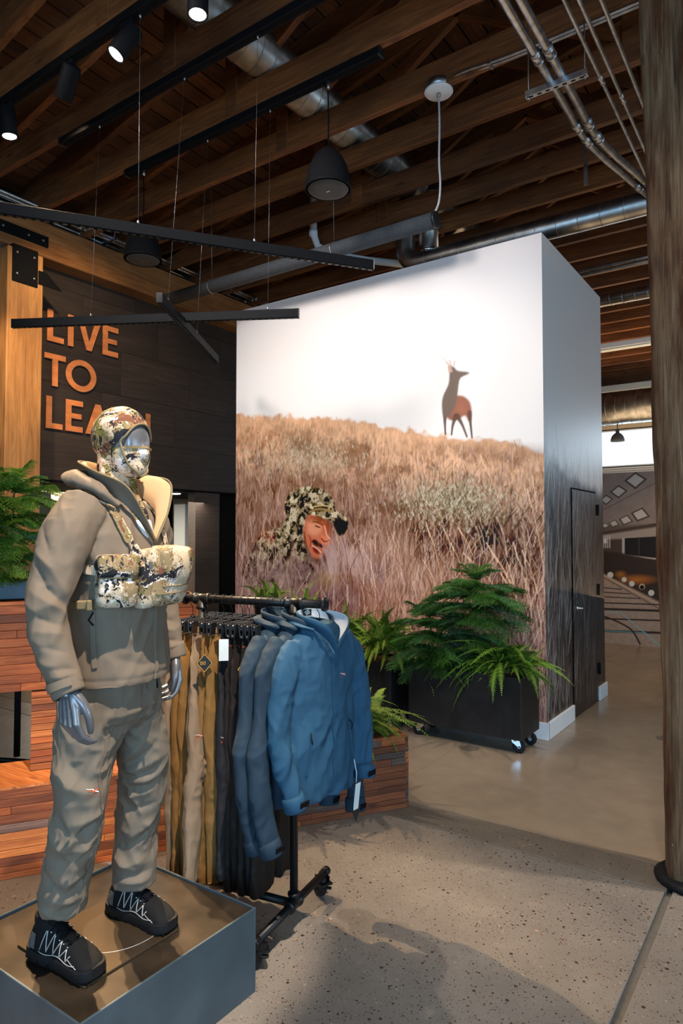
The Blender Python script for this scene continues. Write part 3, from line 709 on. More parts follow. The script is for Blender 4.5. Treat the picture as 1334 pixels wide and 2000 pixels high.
px.poly(curve([(608, 1056), (616, 1054), (626, 1062), (634, 1066), (628, 1070), (614, 1064), (608, 1056)], 18), lin((70, 42, 34)), 1.6)       # moustache
blob(620, 1012, 24, 12, (84, 48, 38), .9); px.poly(curve([(609, 1066), (616, 1066), (627, 1076), (623, 1083), (613, 1077), (609, 1066)], 16), lin((136, 62, 50)), 1.5)               # mouth
blob(640, 1030, 10, 26, (120, 60, 46), .7); px.stroke(curve([(634, 1028), (638, 1044), (643, 1052)], 6), 1.6, lin((240, 160, 124)), .8); px.stroke(curve([(628, 1052), (634, 1058), (642, 1056)], 6), 1.3, lin((96, 46, 36)), .9); px.stroke(curve([(604, 1046), (607, 1056), (606, 1068)], 6), 1.2, lin((140, 70, 52)), .8); px.stroke(curve([(610, 1066), (619, 1071), (627, 1079)], 6), 1.3, lin((216, 186, 164)), .8)                                            # teeth
px.poly(curve([(600, 1072), (612, 1088), (626, 1090), (634, 1080), (642, 1086), (630, 1102), (608, 1098), (600, 1072)], 24), lin((92, 66, 54)), 3, .8)  # beard
px.stroke(curve([(612, 1019), (620, 1020), (630, 1025)], 6), 1.4, lin((76, 44, 34)), .6); px.stroke([(616, 1027), (624, 1030)], 1.3, lin((40, 26, 22)), .9)
px.stroke(curve([(594, 1040), (598, 1064), (606, 1084)], 8), 2.0, lin((70, 46, 36)), .6)
cap = curve([(592, 1004), (600, 990), (622, 982), (646, 986), (656, 996), (672, 1006), (680, 1020), (678, 1034), (668, 1046), (660, 1044), (656, 1030), (648, 1018), (630, 1012), (610, 1006), (592, 1004)], 50)
px.poly(cap, cam_img*1.05, 1.6); px.poly(curve([(656, 1012), (668, 1014), (679, 1022), (677, 1036), (668, 1046), (658, 1040), (652, 1024), (656, 1012)], 26), lin((34, 30, 26)), 2)
px.stroke(curve([(604, 1000), (624, 994), (650, 999)], 8), 2.4, lin((150, 122, 84)), .9); px.stroke(curve([(612, 990), (630, 987), (648, 991)], 8), 1.4, lin((206, 176, 120)), .8)
# out-of-focus foreground grass
rr = rs
for k in range(420):
    xb = rr.uniform(455, 760); yb = rr.uniform(1120, 1230); L = rr.uniform(30, 75); lean = rr.normal(0, .3)
    px.stroke([(xb, yb), (xb+L*lean*.5, yb-L*.6), (xb+L*lean, yb-L)], [4.5, 3.5, 2.0], lin([(176, 148, 144), (140, 110, 112), (196, 164, 150), (120, 90, 92)][rr.integers(4)]), rr.uniform(.10, .28))
blob(560, 1150, 150, 60, (140, 108, 112), .5, .8); blob(690, 1130, 50, 40, (150, 104, 74), .5); blob(665, 1180, 90, 55, (96, 62, 66), .85); blob(640, 1130, 30, 26, (150, 116, 66), .5); blob(735, 1180, 60, 60, (170, 112, 84), .5); blob(840, 1160, 70, 90, (188, 140, 116), .5)
for k in range(60):
    xb = rr.uniform(640, 720); yb = rr.uniform(1085, 1140); L = rr.uniform(25, 50)
    px.stroke([(xb, yb), (xb-L*.12, yb-L*.6), (xb-L*.3, yb-L)], [3.0, 2.4, 1.4], lin((184, 152, 146)), .3)
for k in range(700):
    yb = rs.uniform(1080, 1330); xb = rs.uniform(455, 1070); L = rs.uniform(25, 90); lean = rs.normal(0, .2)
    c = [(228, 192, 166), (150, 112, 98), (96, 66, 58), (198, 164, 150), (70, 48, 42)][rs.integers(5)]
    if 585 < xb < 660 and yb-L < 1096: continue
    px.stroke([(xb, yb), (xb+L*lean*.4, yb-L*.55), (xb+L*lean*1.4, yb-L)], [.9, .7, .4], lin(c), rs.uniform(.3, .75))
for k in range(500):
    x_, y_ = rs.uniform(470, 1060), rs.uniform(830, 1010)
    if y_ < 835+(x_-560)*.11: continue
    px.stroke([(x_, y_), (x_+rs.uniform(-2, 2), y_-rs.uniform(2, 6))], [1.2, .7], lin([(104, 72, 54), (222, 188, 152), (130, 96, 72)][rs.integers(3)]), rs.uniform(.3, .6))
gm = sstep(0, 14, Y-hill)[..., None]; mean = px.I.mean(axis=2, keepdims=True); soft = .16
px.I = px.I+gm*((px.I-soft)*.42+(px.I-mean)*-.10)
px.I = np.clip(px.I, .006, 1)
# right print: fog above, dark grass below
qx = Pic(220, 500, 0, BY1-BY0, 0, BZ, [[100/(BY1-BY0), 0, 0], [0, -429/BZ, 429], [0, 0, 1]])     # 0..100 along the wall, 0..429 downwards
qX, qY = qx.X, qx.Y; m1 = arr_noise(220, 500, 40, 60, 31); m2 = arr_noise(220, 500, 5, 30, 32); m3 = arr_noise(220, 500, 18, 16, 33)
qx.I[:] = lin((206, 204, 206))
ridge = 186+qX*.20+m3*5
t = np.clip((qY-ridge)/14, 0, 1); tt = np.clip((qY-ridge)/200, 0, 1)[..., None]
gr = lin((96, 92, 94))+(lin((58, 48, 44))-lin((96, 92, 94)))*tt; gr = gr*(1+.5*(m2*.8+m3*.5)[..., None])
qx.blend(sstep(0, 1, t), gr)
for k in range(900):
    yb = 200+rs.random()*225; xb = rs.random()**1.5*104-2; L = rs.uniform(12, 46); lean = rs.normal(.1, .25)*.6
    c = [(170, 168, 168), (130, 126, 124), (60, 48, 42), (40, 32, 30), (190, 182, 176)][rs.integers(5)]
    qx.stroke([(xb, yb), (xb+L*lean*.4, yb-L*.55), (xb+L*lean, yb-L)], [.7, .55, .3], lin(c), rs.uniform(.2, .65)*(1-.6*xb/100))
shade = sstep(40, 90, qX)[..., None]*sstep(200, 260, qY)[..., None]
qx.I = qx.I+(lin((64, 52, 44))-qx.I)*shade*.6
qx.I = np.clip(qx.I, .004, 1)
M['print'] = attr_mat('mural_print', .42, spec=.35); M['print2'] = attr_mat('dark_mural_print', .38, spec=.42)
box = MB(); box.box(((BX0+BX1)/2, (BY0+BY1)/2+.01, BZ/2), (BX1-BX0-.02, BY1-BY0-.02, BZ-.004))
wm = tag(box.build('wall_mural', M['blacksteel']), kind='structure')
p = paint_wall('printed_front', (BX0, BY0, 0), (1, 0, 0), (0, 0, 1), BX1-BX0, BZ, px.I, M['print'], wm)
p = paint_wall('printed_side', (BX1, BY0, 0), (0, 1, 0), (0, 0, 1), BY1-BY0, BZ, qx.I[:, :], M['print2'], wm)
# door flush in the printed side
DX = BX1+.004; y0, y1, zt = 6.31, 7.16, 2.125
door = tag(MB().box((BX1+.0, (y0+y1)/2, zt/2+.01), (.012, y1-y0-.008, zt-.02)).build('door_1', M['blackm']), kind='structure')
j0, j1 = int((y0-BY0)/(BY1-BY0)*219), int((y1-BY0)/(BY1-BY0)*219); k1 = int(zt/BZ*499)
paint_wall('door_leaf', (BX1+.010, y0+.01, .02), (0, 1, 0), (0, 0, 1), y1-y0-.02, zt-.035, qx.I[:k1, j0:j1], M['print2'], door)
gap = MB()
for (yy, zz, dy, dz) in ((y0+.004, zt/2, .005, zt), (y1-.004, zt/2, .005, zt), ((y0+y1)/2, zt-.003, y1-y0, .005)): gap.box((BX1+.002, yy, zz), (.008, dy, dz))
gap.build('door_gap', M['blackm'], door)
for zz in (1.94, 1.13, .33):
    h = MB().tube([(BX1+.022, 7.165, zz-.055), (BX1+.022, 7.165, zz+.055)], .014, 10); h.box((BX1+.012, 7.165, zz), (.012, .06, .11)); h.build('hinge', M['black'], door)
hd = MB().lathe([(.028, 0), (.028, .01), (.014, .012), (.011, .045)], (BX1+.012, 6.43, 1.005), 14, R=Matrix.Rotation(PI/2, 3, 'Y'))
hd.tube([(BX1+.055, 6.42, 1.005), (BX1+.058, 6.47, 1.005), (BX1+.055, 6.56, 1.003)], [.011, .011, .010], 10); hd.build('lever_handle', M['brushed'], door)
for nm, a, b in (('baseboard_right', (BX1+.012, (BY0+6.29)/2-.01), (.024, 6.29-BY0+.02)), ('baseboard_back', (BX1+.012, 7.33), (.024, .30))):
    tag(MB().box((a[0], a[1], .07), (b[0], b[1], .14), bev=.004).build(nm, M['white']), kind='structure')
tag(MB().box(((BX0+BX1)/2+.012, BY0-.012, .07), (BX1-BX0+.024, .024, .14), bev=.004).build('baseboard_front', M['white']), kind='structure')
# far photo wall of an industrial hall, frame 96 x 340
fp = Pic(240, 640, -2.9, -1.9, 0, 2.66, [[77.24837599, 2.582339175, 1595.737358], [-66.50256232, -142.1110518, 1291.550005], [-.06357797545, .003871572975, 1]]); FX, FY = fp.X, fp.Y
fn = arr_noise(240, 640, 30, 30, 41); fn2 = arr_noise(240, 640, 10, 6, 42)
fp.I[:] = lin((158, 138, 128)); fp.I *= (1+.12*fn[..., None])
fp.blend(sstep(1020, 1030, FY-(FX-1170)*.0), lin((116, 96, 84)))
for (cx, cy, s_) in ((1241, 938, 22), (1208, 960, 17), (1184, 976, 13)):
    q = [(cx-1.0*s_, cy+.05*s_), (cx, cy-.75*s_), (cx+1.05*s_, cy-.1*s_), (cx, cy+.8*s_)]
    fp.poly(q, lin((84, 72, 64)), .8); fp.poly([(cx+(a-cx)*.74, cy+(b-cy)*.74) for a, b in q], lin((206, 194, 186)), .8)
fp.stroke([(1170, 1000), (1290, 938)], .8, lin((110, 94, 84)))
for (cx, cy, s_) in ((1250, 1004, 20), (1222, 1015, 15), (1199, 1022, 11), (1182, 1026, 8)):
    q = [(cx-.9*s_, cy-.1*s_), (cx+.25*s_, cy-.65*s_), (cx+1.0*s_, cy+.25*s_), (cx-.3*s_, cy+.75*s_)]
    fp.poly(q, lin((84, 70, 62)), .8); fp.poly([(cx+(a-cx)*.74, cy+(b-cy)*.74) for a, b in q], lin((214, 200, 190)), .8)
fp.poly([(1170, 1040), (1290, 1020), (1290, 1140), (1170, 1140)], lin((84, 68, 58)), 1.5)
fp.poly([(1170, 1046), (1290, 1028), (1290, 1046), (1220, 1052), (1170, 1054)], lin((190, 170, 156)), 2.5, .8)
fp.poly([(1215, 1050), (1290, 1046), (1290, 1094), (1215, 1086)], lin((196, 182, 172)), .8); fp.poly([(1220, 1051), (1290, 1047), (1290, 1091), (1220, 1083)], lin((36, 30, 28)), .8)
fp.stroke([(1248, 1049), (1248, 1088)], .6, lin((90, 80, 74)))
for k in range(4): fp.stroke([(1179+k*4, 1046), (1179+k*4, 1070)], .9, lin((226, 214, 206)))
fp.poly([(1178, 1052), (1185, 1052), (1185, 1061), (1178, 1061)], lin((232, 226, 220)), .6)
fp.poly([(1170, 1076), (1215, 1080), (1290, 1096), (1290, 1178), (1170, 1124)], lin((60, 46, 38)), 3)
fb = sstep(1118, 1126, FY-(FX-1180)*.50); fp.blend(fb, lin((176, 148, 128))); fp.I *= (1+.10*fn2[..., None]*fb[..., None])
fp.blend(np.clip(1-np.hypot((FX-1245)/45, (FY-1132)/12), 0, 1)*.8, lin((214, 128, 40))); fp.blend(np.clip(1-np.hypot((FX-1212)/14, (FY-1122)/9), 0, 1)*.7, lin((214, 128, 40)))
for (cx, cy, r_) in ((1192, 1123, 6), (1219, 1132, 5), (1234, 1140, 5.5), (1272, 1158, 6)): fp.poly([(cx+r_*math.cos(a), cy+r_*math.sin(a)) for a in np.linspace(0, 2*PI, 14)[:-1]], lin((226, 216, 206)), .8)
fp.poly([(1254+6*math.cos(a), 1146+6*math.sin(a)) for a in np.linspace(0, 2*PI, 14)[:-1]], lin((220, 190, 150)), .8); fp.poly([(1254+4.5*math.cos(a), 1147+4.5*math.sin(a)) for a in np.linspace(0, 2*PI, 14)[:-1]], lin((24, 18, 16)), .8)
fp.stroke([(1176, 1122), (1290, 1182)], 2.2, lin((196, 164, 136))); fp.stroke([(1176, 1126), (1290, 1190)], 1.0, lin((110, 84, 68)))
for (yy, w_, xe) in ((1148, 1, 1214), (1157, 1, 1232), (1166, 1, 1250), (1178, 1.3, 1290), (1190, 2.4, 1290), (1209, 1.6, 1290), (1233, 2.4, 1290)): fp.stroke([(1170, yy-1), (xe, yy+3)], w_, lin((54, 44, 40)))
fp.stroke([(1170, 1196), (1212, 1196), (1290, 1262)], .9, lin((130, 190, 190))); fp.stroke([(1180, 1232), (1262, 1236)], 1.0, lin((120, 180, 186)), .8)
fp.stroke(curve([(1170, 1200), (1210, 1216), (1235, 1232), (1250, 1258)], 14), 1.8, lin((62, 44, 38)))
p = paint_wall('wall_poster', (-2.9, 11.085, .0), (1, 0, 0), (0, 0, 1), 1.0, 2.66, np.clip(fp.I, .004, 1), M['print'])
tag(p, 'floor to window photo print of a workshop hall on the far wall', 'wall print')
rest = MB().box((1.75, 11.1, 1.33), (7.29, .02, 2.66)).build('wall_poster', M['panel']); tag(rest, 'dark continuation of the far photo wall, hidden by the rough column', 'wall print')
# ---- sign letters
letters = thing('wall_lettering', 'large copper letters reading LIVE TO LEARN on the dark panel wall', 'sign', (-7.62, 4.6, 3.0))
T = .27
def ring(cx, cy, ro, ri, n=40):
    return [(cx+ro*math.cos(a), cy+ro*math.sin(a)) for a in np.linspace(0, 2*PI, n)], [(cx+ri*math.cos(a), cy+ri*math.sin(a)) for a in np.linspace(0, 2*PI, n)]
GL = {'L': ([[(0, 0), (.56, 0), (.56, .17), (.19, .17), (.19, 1), (0, 1)]], .56), 'I': ([[(0, 0), (.19, 0), (.19, 1), (0, 1)]], .19),
 'V': ([[(.34, 0), (.52, 0), (.86, 1), (.66, 1), (.43, .27), (.20, 1), (0, 1)]], .86), 'E': ([[(0, 0), (.60, 0), (.60, .17), (.19, .17), (.19, .42), (.55, .42), (.55, .58), (.19, .58), (.19, .83), (.60, .83), (.60, 1), (0, 1)]], .6),
 'T': ([[(.26, 0), (.45, 0), (.45, .83), (.71, .83), (.71, 1), (0, 1), (0, .83), (.26, .83)]], .71),
 'A': ([[(0, 0), (.20, 0), (.28, .22), (.62, .22), (.70, 0), (.90, 0), (.54, 1), (.36, 1)]], .9),
 'R': ([[(0, 0), (.19, 0), (.19, .36), (.34, .36), (.52, 0), (.74, 0), (.53, .40), (.64, .50), (.68, .66), (.64, .84), (.52, .96), (.38, 1), (0, 1)]], .74),
 'N': ([[(0, 0), (.19, 0), (.19, .66), (.60, 0), (.78, 0), (.78, 1), (.59, 1), (.59, .34), (.18, 1), (0, 1)]], .78)}
def letter(ch, y, z, h):
    U, V = Vector((0, h, 0)), Vector((0, 0, h)); O = Vector((-7.60, y, z))
    if ch == 'O':
        m = MB(); n = 48; vs = []; fs = []
        for d in (0, .013):
            for r in (.55, .355):
                for k in range(n): a = 2*PI*k/n; vs.append(O+U*(.53+r*math.cos(a))+V*(.5+r*.93*math.sin(a))+Vector((d, 0, 0)))
        for k in range(n):
            j = (k+1) % n
            fs += [(k, j, n+j, n+k), (2*n+k, 3*n+k, 3*n+j, 2*n+j), (k, 2*n+k, 2*n+j, j), (n+k, n+j, 3*n+j, 3*n+k)]
        m.add(vs, fs).build('letter', M['copper'], letters); return 1.06*h
    polys, wd = GL[ch]
    m = MB()
    for q in polys: m.prism(q, O, U, V, .013)
    m.build('letter', M['copper'], letters); return wd*h
for word, y, z, gapw in (('LIVE', 4.60, 4.055, .145), ('TO', 4.57, 3.51, .035), ('LEARN', 4.60, 2.985, .11)):
    for ch in word: y += letter(ch, y, z, .395)+gapw*.395*(.55 if ch in 'VA' else 1)
# ================================================================== CEILING FIXTURES
def rot_to(d):
    return Vector(d).to_track_quat('Z', 'Y').to_matrix()
# ---- black lighting tracks under the trusses
def track(x0, x1, Y, lab):
    t = thing('lighting_track', lab, 'lighting track', ((x0+x1)/2, Y+.035, 5.36), group='black tracks under the trusses')
    MB().box(((x0+x1)/2, Y+.037, 5.362), (x1-x0, .075, .062), bev=.004).build('housing', M['black'], t)
    MB().box(((x0+x1)/2, Y+.037, 5.330), (x1-x0-.04, .03, .004)).build('contact_slot', M['blackm'], t)
    for x in (x0, x1): MB().box((x, Y+.037, 5.362), (.02, .08, .068), bev=.004).build('end_cap', M['plastic'], t)
track(-7.2, -1.4, 2.92, 'long black lighting track that carries the four cylinder spotlights')
track(-5.70, -2.0, 3.54, 'long black lighting track without lamps, thin wires hanging from its underside')
track(-5.66, -2.63, 4.24, 'shorter black lighting track above the two dome pendants')
def spotlight(pivot, d, lab):
    t = thing('spotlight', lab, 'spotlight', pivot, group='cylinder spotlights on the track')
    P = Vector(pivot); d = Vector(d).normalized(); R = rot_to(-d)
    MB().box(P+Vector((0, 0, .0)), (.13, .045, .05), bev=.004).tube([P+Vector((0, 0, -.02)), P+Vector((0, 0, -.07))], .018, 10).build('track_adapter', M['black'], t)
    c = P+Vector((0, 0, -.11))
    body = MB().lathe([(.05, .10), (.064, .094), (.068, .08), (.068, -.15), (.064, -.155), (.058, -.15), (.056, -.135)], c, 28, R=R)
    b = body.build('lamp_body', M['black'], t)
    MB().lathe([(.054, -.146), (.05, -.149), (.002, -.150)], c, 28, R=R).build('lens', M['lamp'], b)
    MB().tube([c+R@Vector((.07, 0, .03)), c+R@Vector((.075, 0, .06)), P+Vector((0, 0, -.05))], .008, 6).build('yoke', M['black'], t)
spotlight((-3.93, 2.957, 5.315), (-.30, -.42, -.85), 'black cylinder spotlight whose round lamp face glows fully towards the camera')
spotlight((-4.64, 2.957, 5.315), (-.62, .10, -.78), 'black cylinder spotlight tilted left, its lit face a thin slanted ellipse')
spotlight((-5.52, 2.957, 5.315), (.05, .10, -1), 'unlit looking black cylinder spotlight hanging at the left edge')
spotlight((-3.21, 2.957, 5.315), (.02, -.02, -1), 'black cylinder spotlight pointing straight down at the top edge')
# ---- wire-hung linear lights
def linear_light(a, b, wires, lab, lit=None):
    A, B = Vector(a), Vector(b); d = (B-A).normalized(); n = Vector((-d.y, d.x, 0))
    t = thing('linear_light', lab, 'linear light', (A+B)/2, group='wire-hung linear lights')
    L = (B-A).length; R = Matrix((d, n, Vector((0, 0, 1)))).transposed(); c = (A+B)/2
    MB().box(c, (L, .045, .075), R=R, bev=.003).build('profile', M['black'], t)
    for e in (A, B): MB().box(e, (.006, .05, .08), R=R, bev=.002).build('end_cap', M['plastic'], t)
    lens = MB(); k = int(L/.055)
    for i in range(k): lens.box(c+d*((i+.5)/k-.5)*L+Vector((0, 0, -.0385)), (.03, .022, .004), R=R)
    o = lens.build('lens_row', M['plastic'], t)
    if lit:
        lens = MB()
        for i in range(lit): lens.box(A+d*(.05+.075*i)+Vector((0, 0, -.041)), (.04, .024, .004), R=R)
        lens.build('lit_lens_row', M['led'], t)
    for (p, ztop_) in wires:
        p = Vector(p); q = A+d*((p-A).dot(d)); q.z = a[2]+.037
        w_ = MB().tube([q, (p.x, p.y, ztop_)], .0011, 5).build('hanging_wire', M['wire'], t)
        MB().lathe([(.009, 0), (.009, .022), (.003, .03)], q, 8).build('wire_gripper', M['steel'], w_)
        MB().lathe([(.01, 0), (.01, -.02), (.004, -.03)], (p.x, p.y, ztop_), 8).build('track_clip', M['steel'], w_)
linear_light((-5.12, 1.0, 3.79), (-2.78, 4.40, 3.79), [((-3.79, 2.957, 0), 5.33), ((-3.25, 3.577, 0), 5.33)], 'long black linear light running from the top left edge across the dome pendant', lit=16)
linear_light((-5.70, 3.13, 3.53), (-3.48, 4.35, 3.53), [((-5.13, 3.577, 0), 5.33), ((-3.74, 4.277, 0), 5.33)], 'black linear light crossing in front of the copper letters')
linear_light((-4.02, 3.34, 3.48), (-4.97, 4.87, 3.48), [((-4.03, 3.577, 0), 5.33), ((-4.50, 4.277, 0), 5.33)], 'short-looking black linear light slanting down in front of the dark panel wall')
# ---- dome speakers
def dome(x, y, z, ztop_, lab):
    t = thing('dome_pendant', lab, 'pendant', (x, y, z), group='black dome pendants')
    prof = [(.178, 0), (.186, .01), (.184, .04), (.174, .10), (.15, .19), (.115, .26), (.07, .31), (.03, .33), (.022, .35), (.012, .36)]
    MB().lathe([(r, z+h) for r, h in prof], (x, y, 0), 40).build('dome_shade', M['blackm'], t)
    g = MB().lathe([(.172, z+.012), (.16, z-.004), (.10, z-.010), (.004, z-.012)], (x, y, 0), 40).build('grille_cover', M['grille'], t)
    MB().lathe([(.183, z+.0), (.187, z+.005), (.187, z+.014), (.18, z+.018)], (x, y, 0), 40).build('rim', M['black'], t)
    MB().box((x, y, z-.0125), (.03, .007, .002)).build('badge', M['steel'], g)
    MB().tube([(x, y, z+.35), (x+.004, y, z+.6), (x-.004, y, ztop_)], .006, 6).build('hanging_cable', M['blackm'], t)
    MB().lathe([(.016, 0), (.016, -.05), (.006, -.07)], (x, y, ztop_), 8).build('cable_clip', M['steel'], t)
dome(-3.125, 4.277, 4.44, 5.33, 'black dome pendant speaker hanging near the top centre with its round grille showing')
dome(-5.40, 4.277, 4.41, 5.33, 'black dome pendant speaker hanging behind the long linear light')
# ---- grey tube light, its cable and junction box
t = thing('tube_light', 'long dark grey round tube hanging level in front of the mural top', 'tube light', (-4.25, 5.02, 4.33))
MB().tube([(-5.97, 5.02, 4.33), (-2.55, 5.02, 4.33)], .068, 28).build('tube', M['grey'], t)
for x in (-5.97, -2.55): MB().lathe([(.071, -.01), (.071, .01), (.06, .014)], (x, 5.02, 4.33), 28, R=Matrix.Rotation(PI/2 if x > -4 else -PI/2, 3, 'Y')).build('end_cap', M['blacksteel'], t)
for x in (-5.2, -3.6):
    MB().tube([(x, 5.02, 4.40), (x, 5.0, 5.4)], .0018, 5).build('hanging_wire', M['wire'], t)
    MB().tube([(x, 5.02+.071*math.cos(a), 4.33+.071*math.sin(a)) for a in np.linspace(0, 2*PI, 20)[:-1]], .004, 6, closed=True).build('clamp', M['steel'], t)
MB().tube(crom([(-2.50, 4.99, 5.36), (-2.495, 4.99, 5.1), (-2.50, 4.99, 4.8), (-2.49, 4.99, 4.6), (-2.51, 5.0, 4.46), (-2.56, 5.02, 4.39)], 24), .009, 8).build('power_cable', M['cable'], t)
t = thing('junction_box', 'round white ceiling junction box with a grey cable hanging out of it', 'junction box', (-2.50, 4.99, 5.38))
MB().lathe([(.10, 5.40), (.105, 5.44), (.10, 5.47)], (-2.5, 4.99, 0), 28).build('box_body', M['steel'], t)
MB().lathe([(.118, 5.40), (.12, 5.392), (.112, 5.382), (.02, 5.378)], (-2.5, 4.99, 0), 32).build('cover_plate', M['white'], t)
MB().lathe([(.018, 5.38), (.018, 5.352), (.012, 5.346)], (-2.5, 4.99, 0), 12).build('cable_gland', M['steel'], t)
cd = MB()
for dy in (0, .035): cd.tube(crom([(-2.40, 4.97+dy, 5.45), (-2.24, 4.93+dy, 5.43), (-1.9, 4.925+dy, 5.40), (-1.4, 4.925+dy, 5.39), (-.3, 4.93+dy, 5.39)], 24), .012, 8)
o = tag(cd.build('flexible_conduit', M['steel']), 'pair of thin steel conduits running from the junction box to the right', 'conduit')
MB().box((-2.02, 4.945, 5.405), (.03, .08, .04), bev=.004).build('conduit_clip', M['steel'], o)
# ---- conduits on the right and left, with strut hangers
def conduit(pts, r, lab, couplings=(), grp=None, n=24, arc=True):
    P = crom(pts, n) if arc else pts
    o = tag(MB().tube(P, r, 12).build('conduit', M['steel']), lab, 'conduit', grp)
    for c, d in couplings:
        c, d = Vector(c), Vector(d).normalized()
        MB().tube([c-d*.045, c+d*.045], r*1.22, 12).tube([c-d*.05, c-d*.04], r*1.35, 12).tube([c+d*.04, c+d*.05], r*1.35, 12).build('coupling', M['steel'], o)
    return o
for k, (x, lab) in enumerate(((-1.478, 'thick steel conduit, left of the pair that bends away near the column'), (-1.392, 'thick steel conduit, right of the pair that bends away near the column'))):
    conduit([(x, 1.0, 4.93), (x, 2.5, 4.93), (x, 4.0, 4.93), (x, 5.0, 4.93), (x, 5.5, 4.93), (x+.05, 5.9, 4.93), (x+.13, 6.3, 4.93), (x+.27, 7.0, 4.93), (x+.9, 10, 4.93)], .029, lab, [((x, 4.42, 4.93), (0, 1, 0)), ((x, 5.38, 4.93), (0, 1, 0)), ((x+.012, 5.62, 4.93), (.08, 1, 0)), ((x+.2, 6.65, 4.93), (.2, 1, 0))], 'thick conduits', 60)
for k, (x, z) in enumerate(((-1.175, 4.92), (-1.10, 4.92), (-.99, 4.92))):
    conduit([(x, .5, z), (x, 3, z), (x, 5, z), (x, 6.0, z), (x, 8, z)], .0135, ('thin steel conduit, first to the right of the thick pair', 'thin steel conduit, second to the right of the thick pair', 'thin steel conduit nearest the rough column')[k], [((x, 4.9+.3*k, z), (0, 1, 0))], 'thin conduits')
for k in range(2): conduit([(-.60, 5.0+.5*k, 5.2), (-.78, 5.0+.5*k, 5.16), (-.9+.02*k, 5.1+.5*k, 5.05), (-.93+.02*k, 5.4+.5*k, 4.96), (-.94+.02*k, 6.2+.5*k, 4.93), (-.95, 8, 4.93)], .012, ('curved thin conduit turning away beside the rough column, upper one', 'curved thin conduit turning away beside the rough column, lower one')[k], [((-.935+.02*k, 5.6+.5*k, 4.95), (0, 1, -.1))], 'thin conduits')
def strut(c, L, zt, lab, dirv=(1, 0, 0)):
    t = thing('strut_hanger', lab, 'strut hanger', c); C = Vector(c); d = Vector(dirv)
    R = Matrix((d, Vector((-d.y, d.x, 0)), Vector((0, 0, 1)))).transposed()
    ch = MB().box(C+Vector((0, 0, -.012)), (L, .042, .005), R=R).box(C+R@Vector((0, .02, .008)), (L, .004, .04), R=R).box(C+R@Vector((0, -.02, .008)), (L, .004, .04), R=R)
    o = ch.build('channel', M['steel'], t)
    sl = MB()
    for i in range(int(L/.06)): sl.box(C+d*(-L/2+.04+.06*i)+Vector((0, 0, -.0155)), (.03, .013, .002), R=R)
    sl.build('slots', M['blackm'], o)
    for s_ in (-1, 1):
        p = C+d*s_*(L/2-.02)
        MB().tube([p-Vector((0, 0, .035)), (p.x, p.y, zt)], .005, 6).build('threaded_rod', M['wire'], t)
        MB().lathe([(.011, -.03), (.011, -.018)], p, 6).build('nut', M['steel'], t)
strut((-1.44, 4.72, 4.885), .44, 5.42, 'slotted steel strut hanger under the pair of thick conduits')
for k, (x, lab) in enumerate(((-7.26, 'steel conduit along the left beam, innermost of the three'), (-7.34, 'steel conduit along the left beam, middle of the three'), (-7.50, 'steel conduit along the left beam, lowest beside the beam'))):
    conduit([(x, 1.5, 5.475), (x, 9.5, 5.475)], .024, lab, [((x, 4.75+.12*k, 5.475), (0, 1, 0)), ((x, 8.0, 5.475), (0, 1, 0))], 'conduits along the left beam', arc=False)
strut((-7.38, 5.25, 5.44), .42, 5.7, 'strut hanger under the left conduits, nearer one beside the dome pendant')
strut((-7.38, 7.35, 5.44), .42, 5.7, 'strut hanger under the left conduits, farther one beyond the grey tube')
# ---- spiral ducts
def duct(a, b, r, lab, pitch=.16, mat=None, name='spiral_duct'):
    A, B = Vector(a), Vector(b); d = B-A; L = d.length; d.normalize()
    o = tag(MB().tube([A, B], r, 32).build(name, mat or M['duct']), lab, 'duct')
    R = rot_to(d); m = MB(); k = int(L/pitch)
    for i in range(1, k):
        c = A+d*pitch*i
        m.tube([c+R@Vector((r*1.004*math.cos(q), r*1.004*math.sin(q), .25*r*math.cos(q))) for q in np.linspace(0, 2*PI, 33)[:-1]], .0045, 5, closed=True)
    s_ = m.build('seam_rib', M['steel'], o); s_['kind'] = 'stuff'
    return o
duct((-3.84, 1.6, 5.84), (-3.84, 15.6, 5.84), .19, 'large spiral duct running away through the trusses at the top centre')
def elbow_duct(x, y, zt, zb, x1, r, lab):
    pts = [(x, y, zt), (x, y, zb+.35)]+[(x+.2-.2*math.cos(a), y, zb+.2-.2*math.sin(a)) for a in np.linspace(0, PI/2, 8)][:] + [(x1, y, zb)]
    o = tag(MB().tube(pts, r, 28).build('elbow_duct', M['duct']), lab, 'duct')
    m = MB()
    for z in np.arange(zb+.4, zt, .16): m.tube([(x+r*1.01*math.cos(q), y+r*1.01*math.sin(q), z) for q in np.linspace(0, 2*PI, 25)[:-1]], .005, 5, closed=True)
    for xx in np.arange(x+.3, x1, .22): m.tube([(xx, y+r*1.01*math.cos(q), zb+r*1.01*math.sin(q)) for q in np.linspace(0, 2*PI, 25)[:-1]], .004, 5, closed=True)
    s_ = m.build('seam_rib', M['steel'], o); s_['kind'] = 'stuff'
    return o
elbow_duct(-3.97, 7.02, 5.9, 4.93, 1.2, .115, 'spiral duct that drops behind the mural, turns and runs right along its top')
o = duct((-3.70, 7.10, 5.9), (-3.70, 7.10, 5.08), .115, 'short vertical spiral duct dropping behind the mural top, beside the elbowed duct')
MB().lathe([(.118, 0), (.12, -.03), (.10, -.035)], (-3.70, 7.10, 5.08), 28).build('end_cap', M['chrome'], o)
duct((-4.6, 9.6, 4.92), (1.5, 9.6, 4.92), .085, 'slim spiral duct crossing beyond the mural box, below the roof trusses', .16)
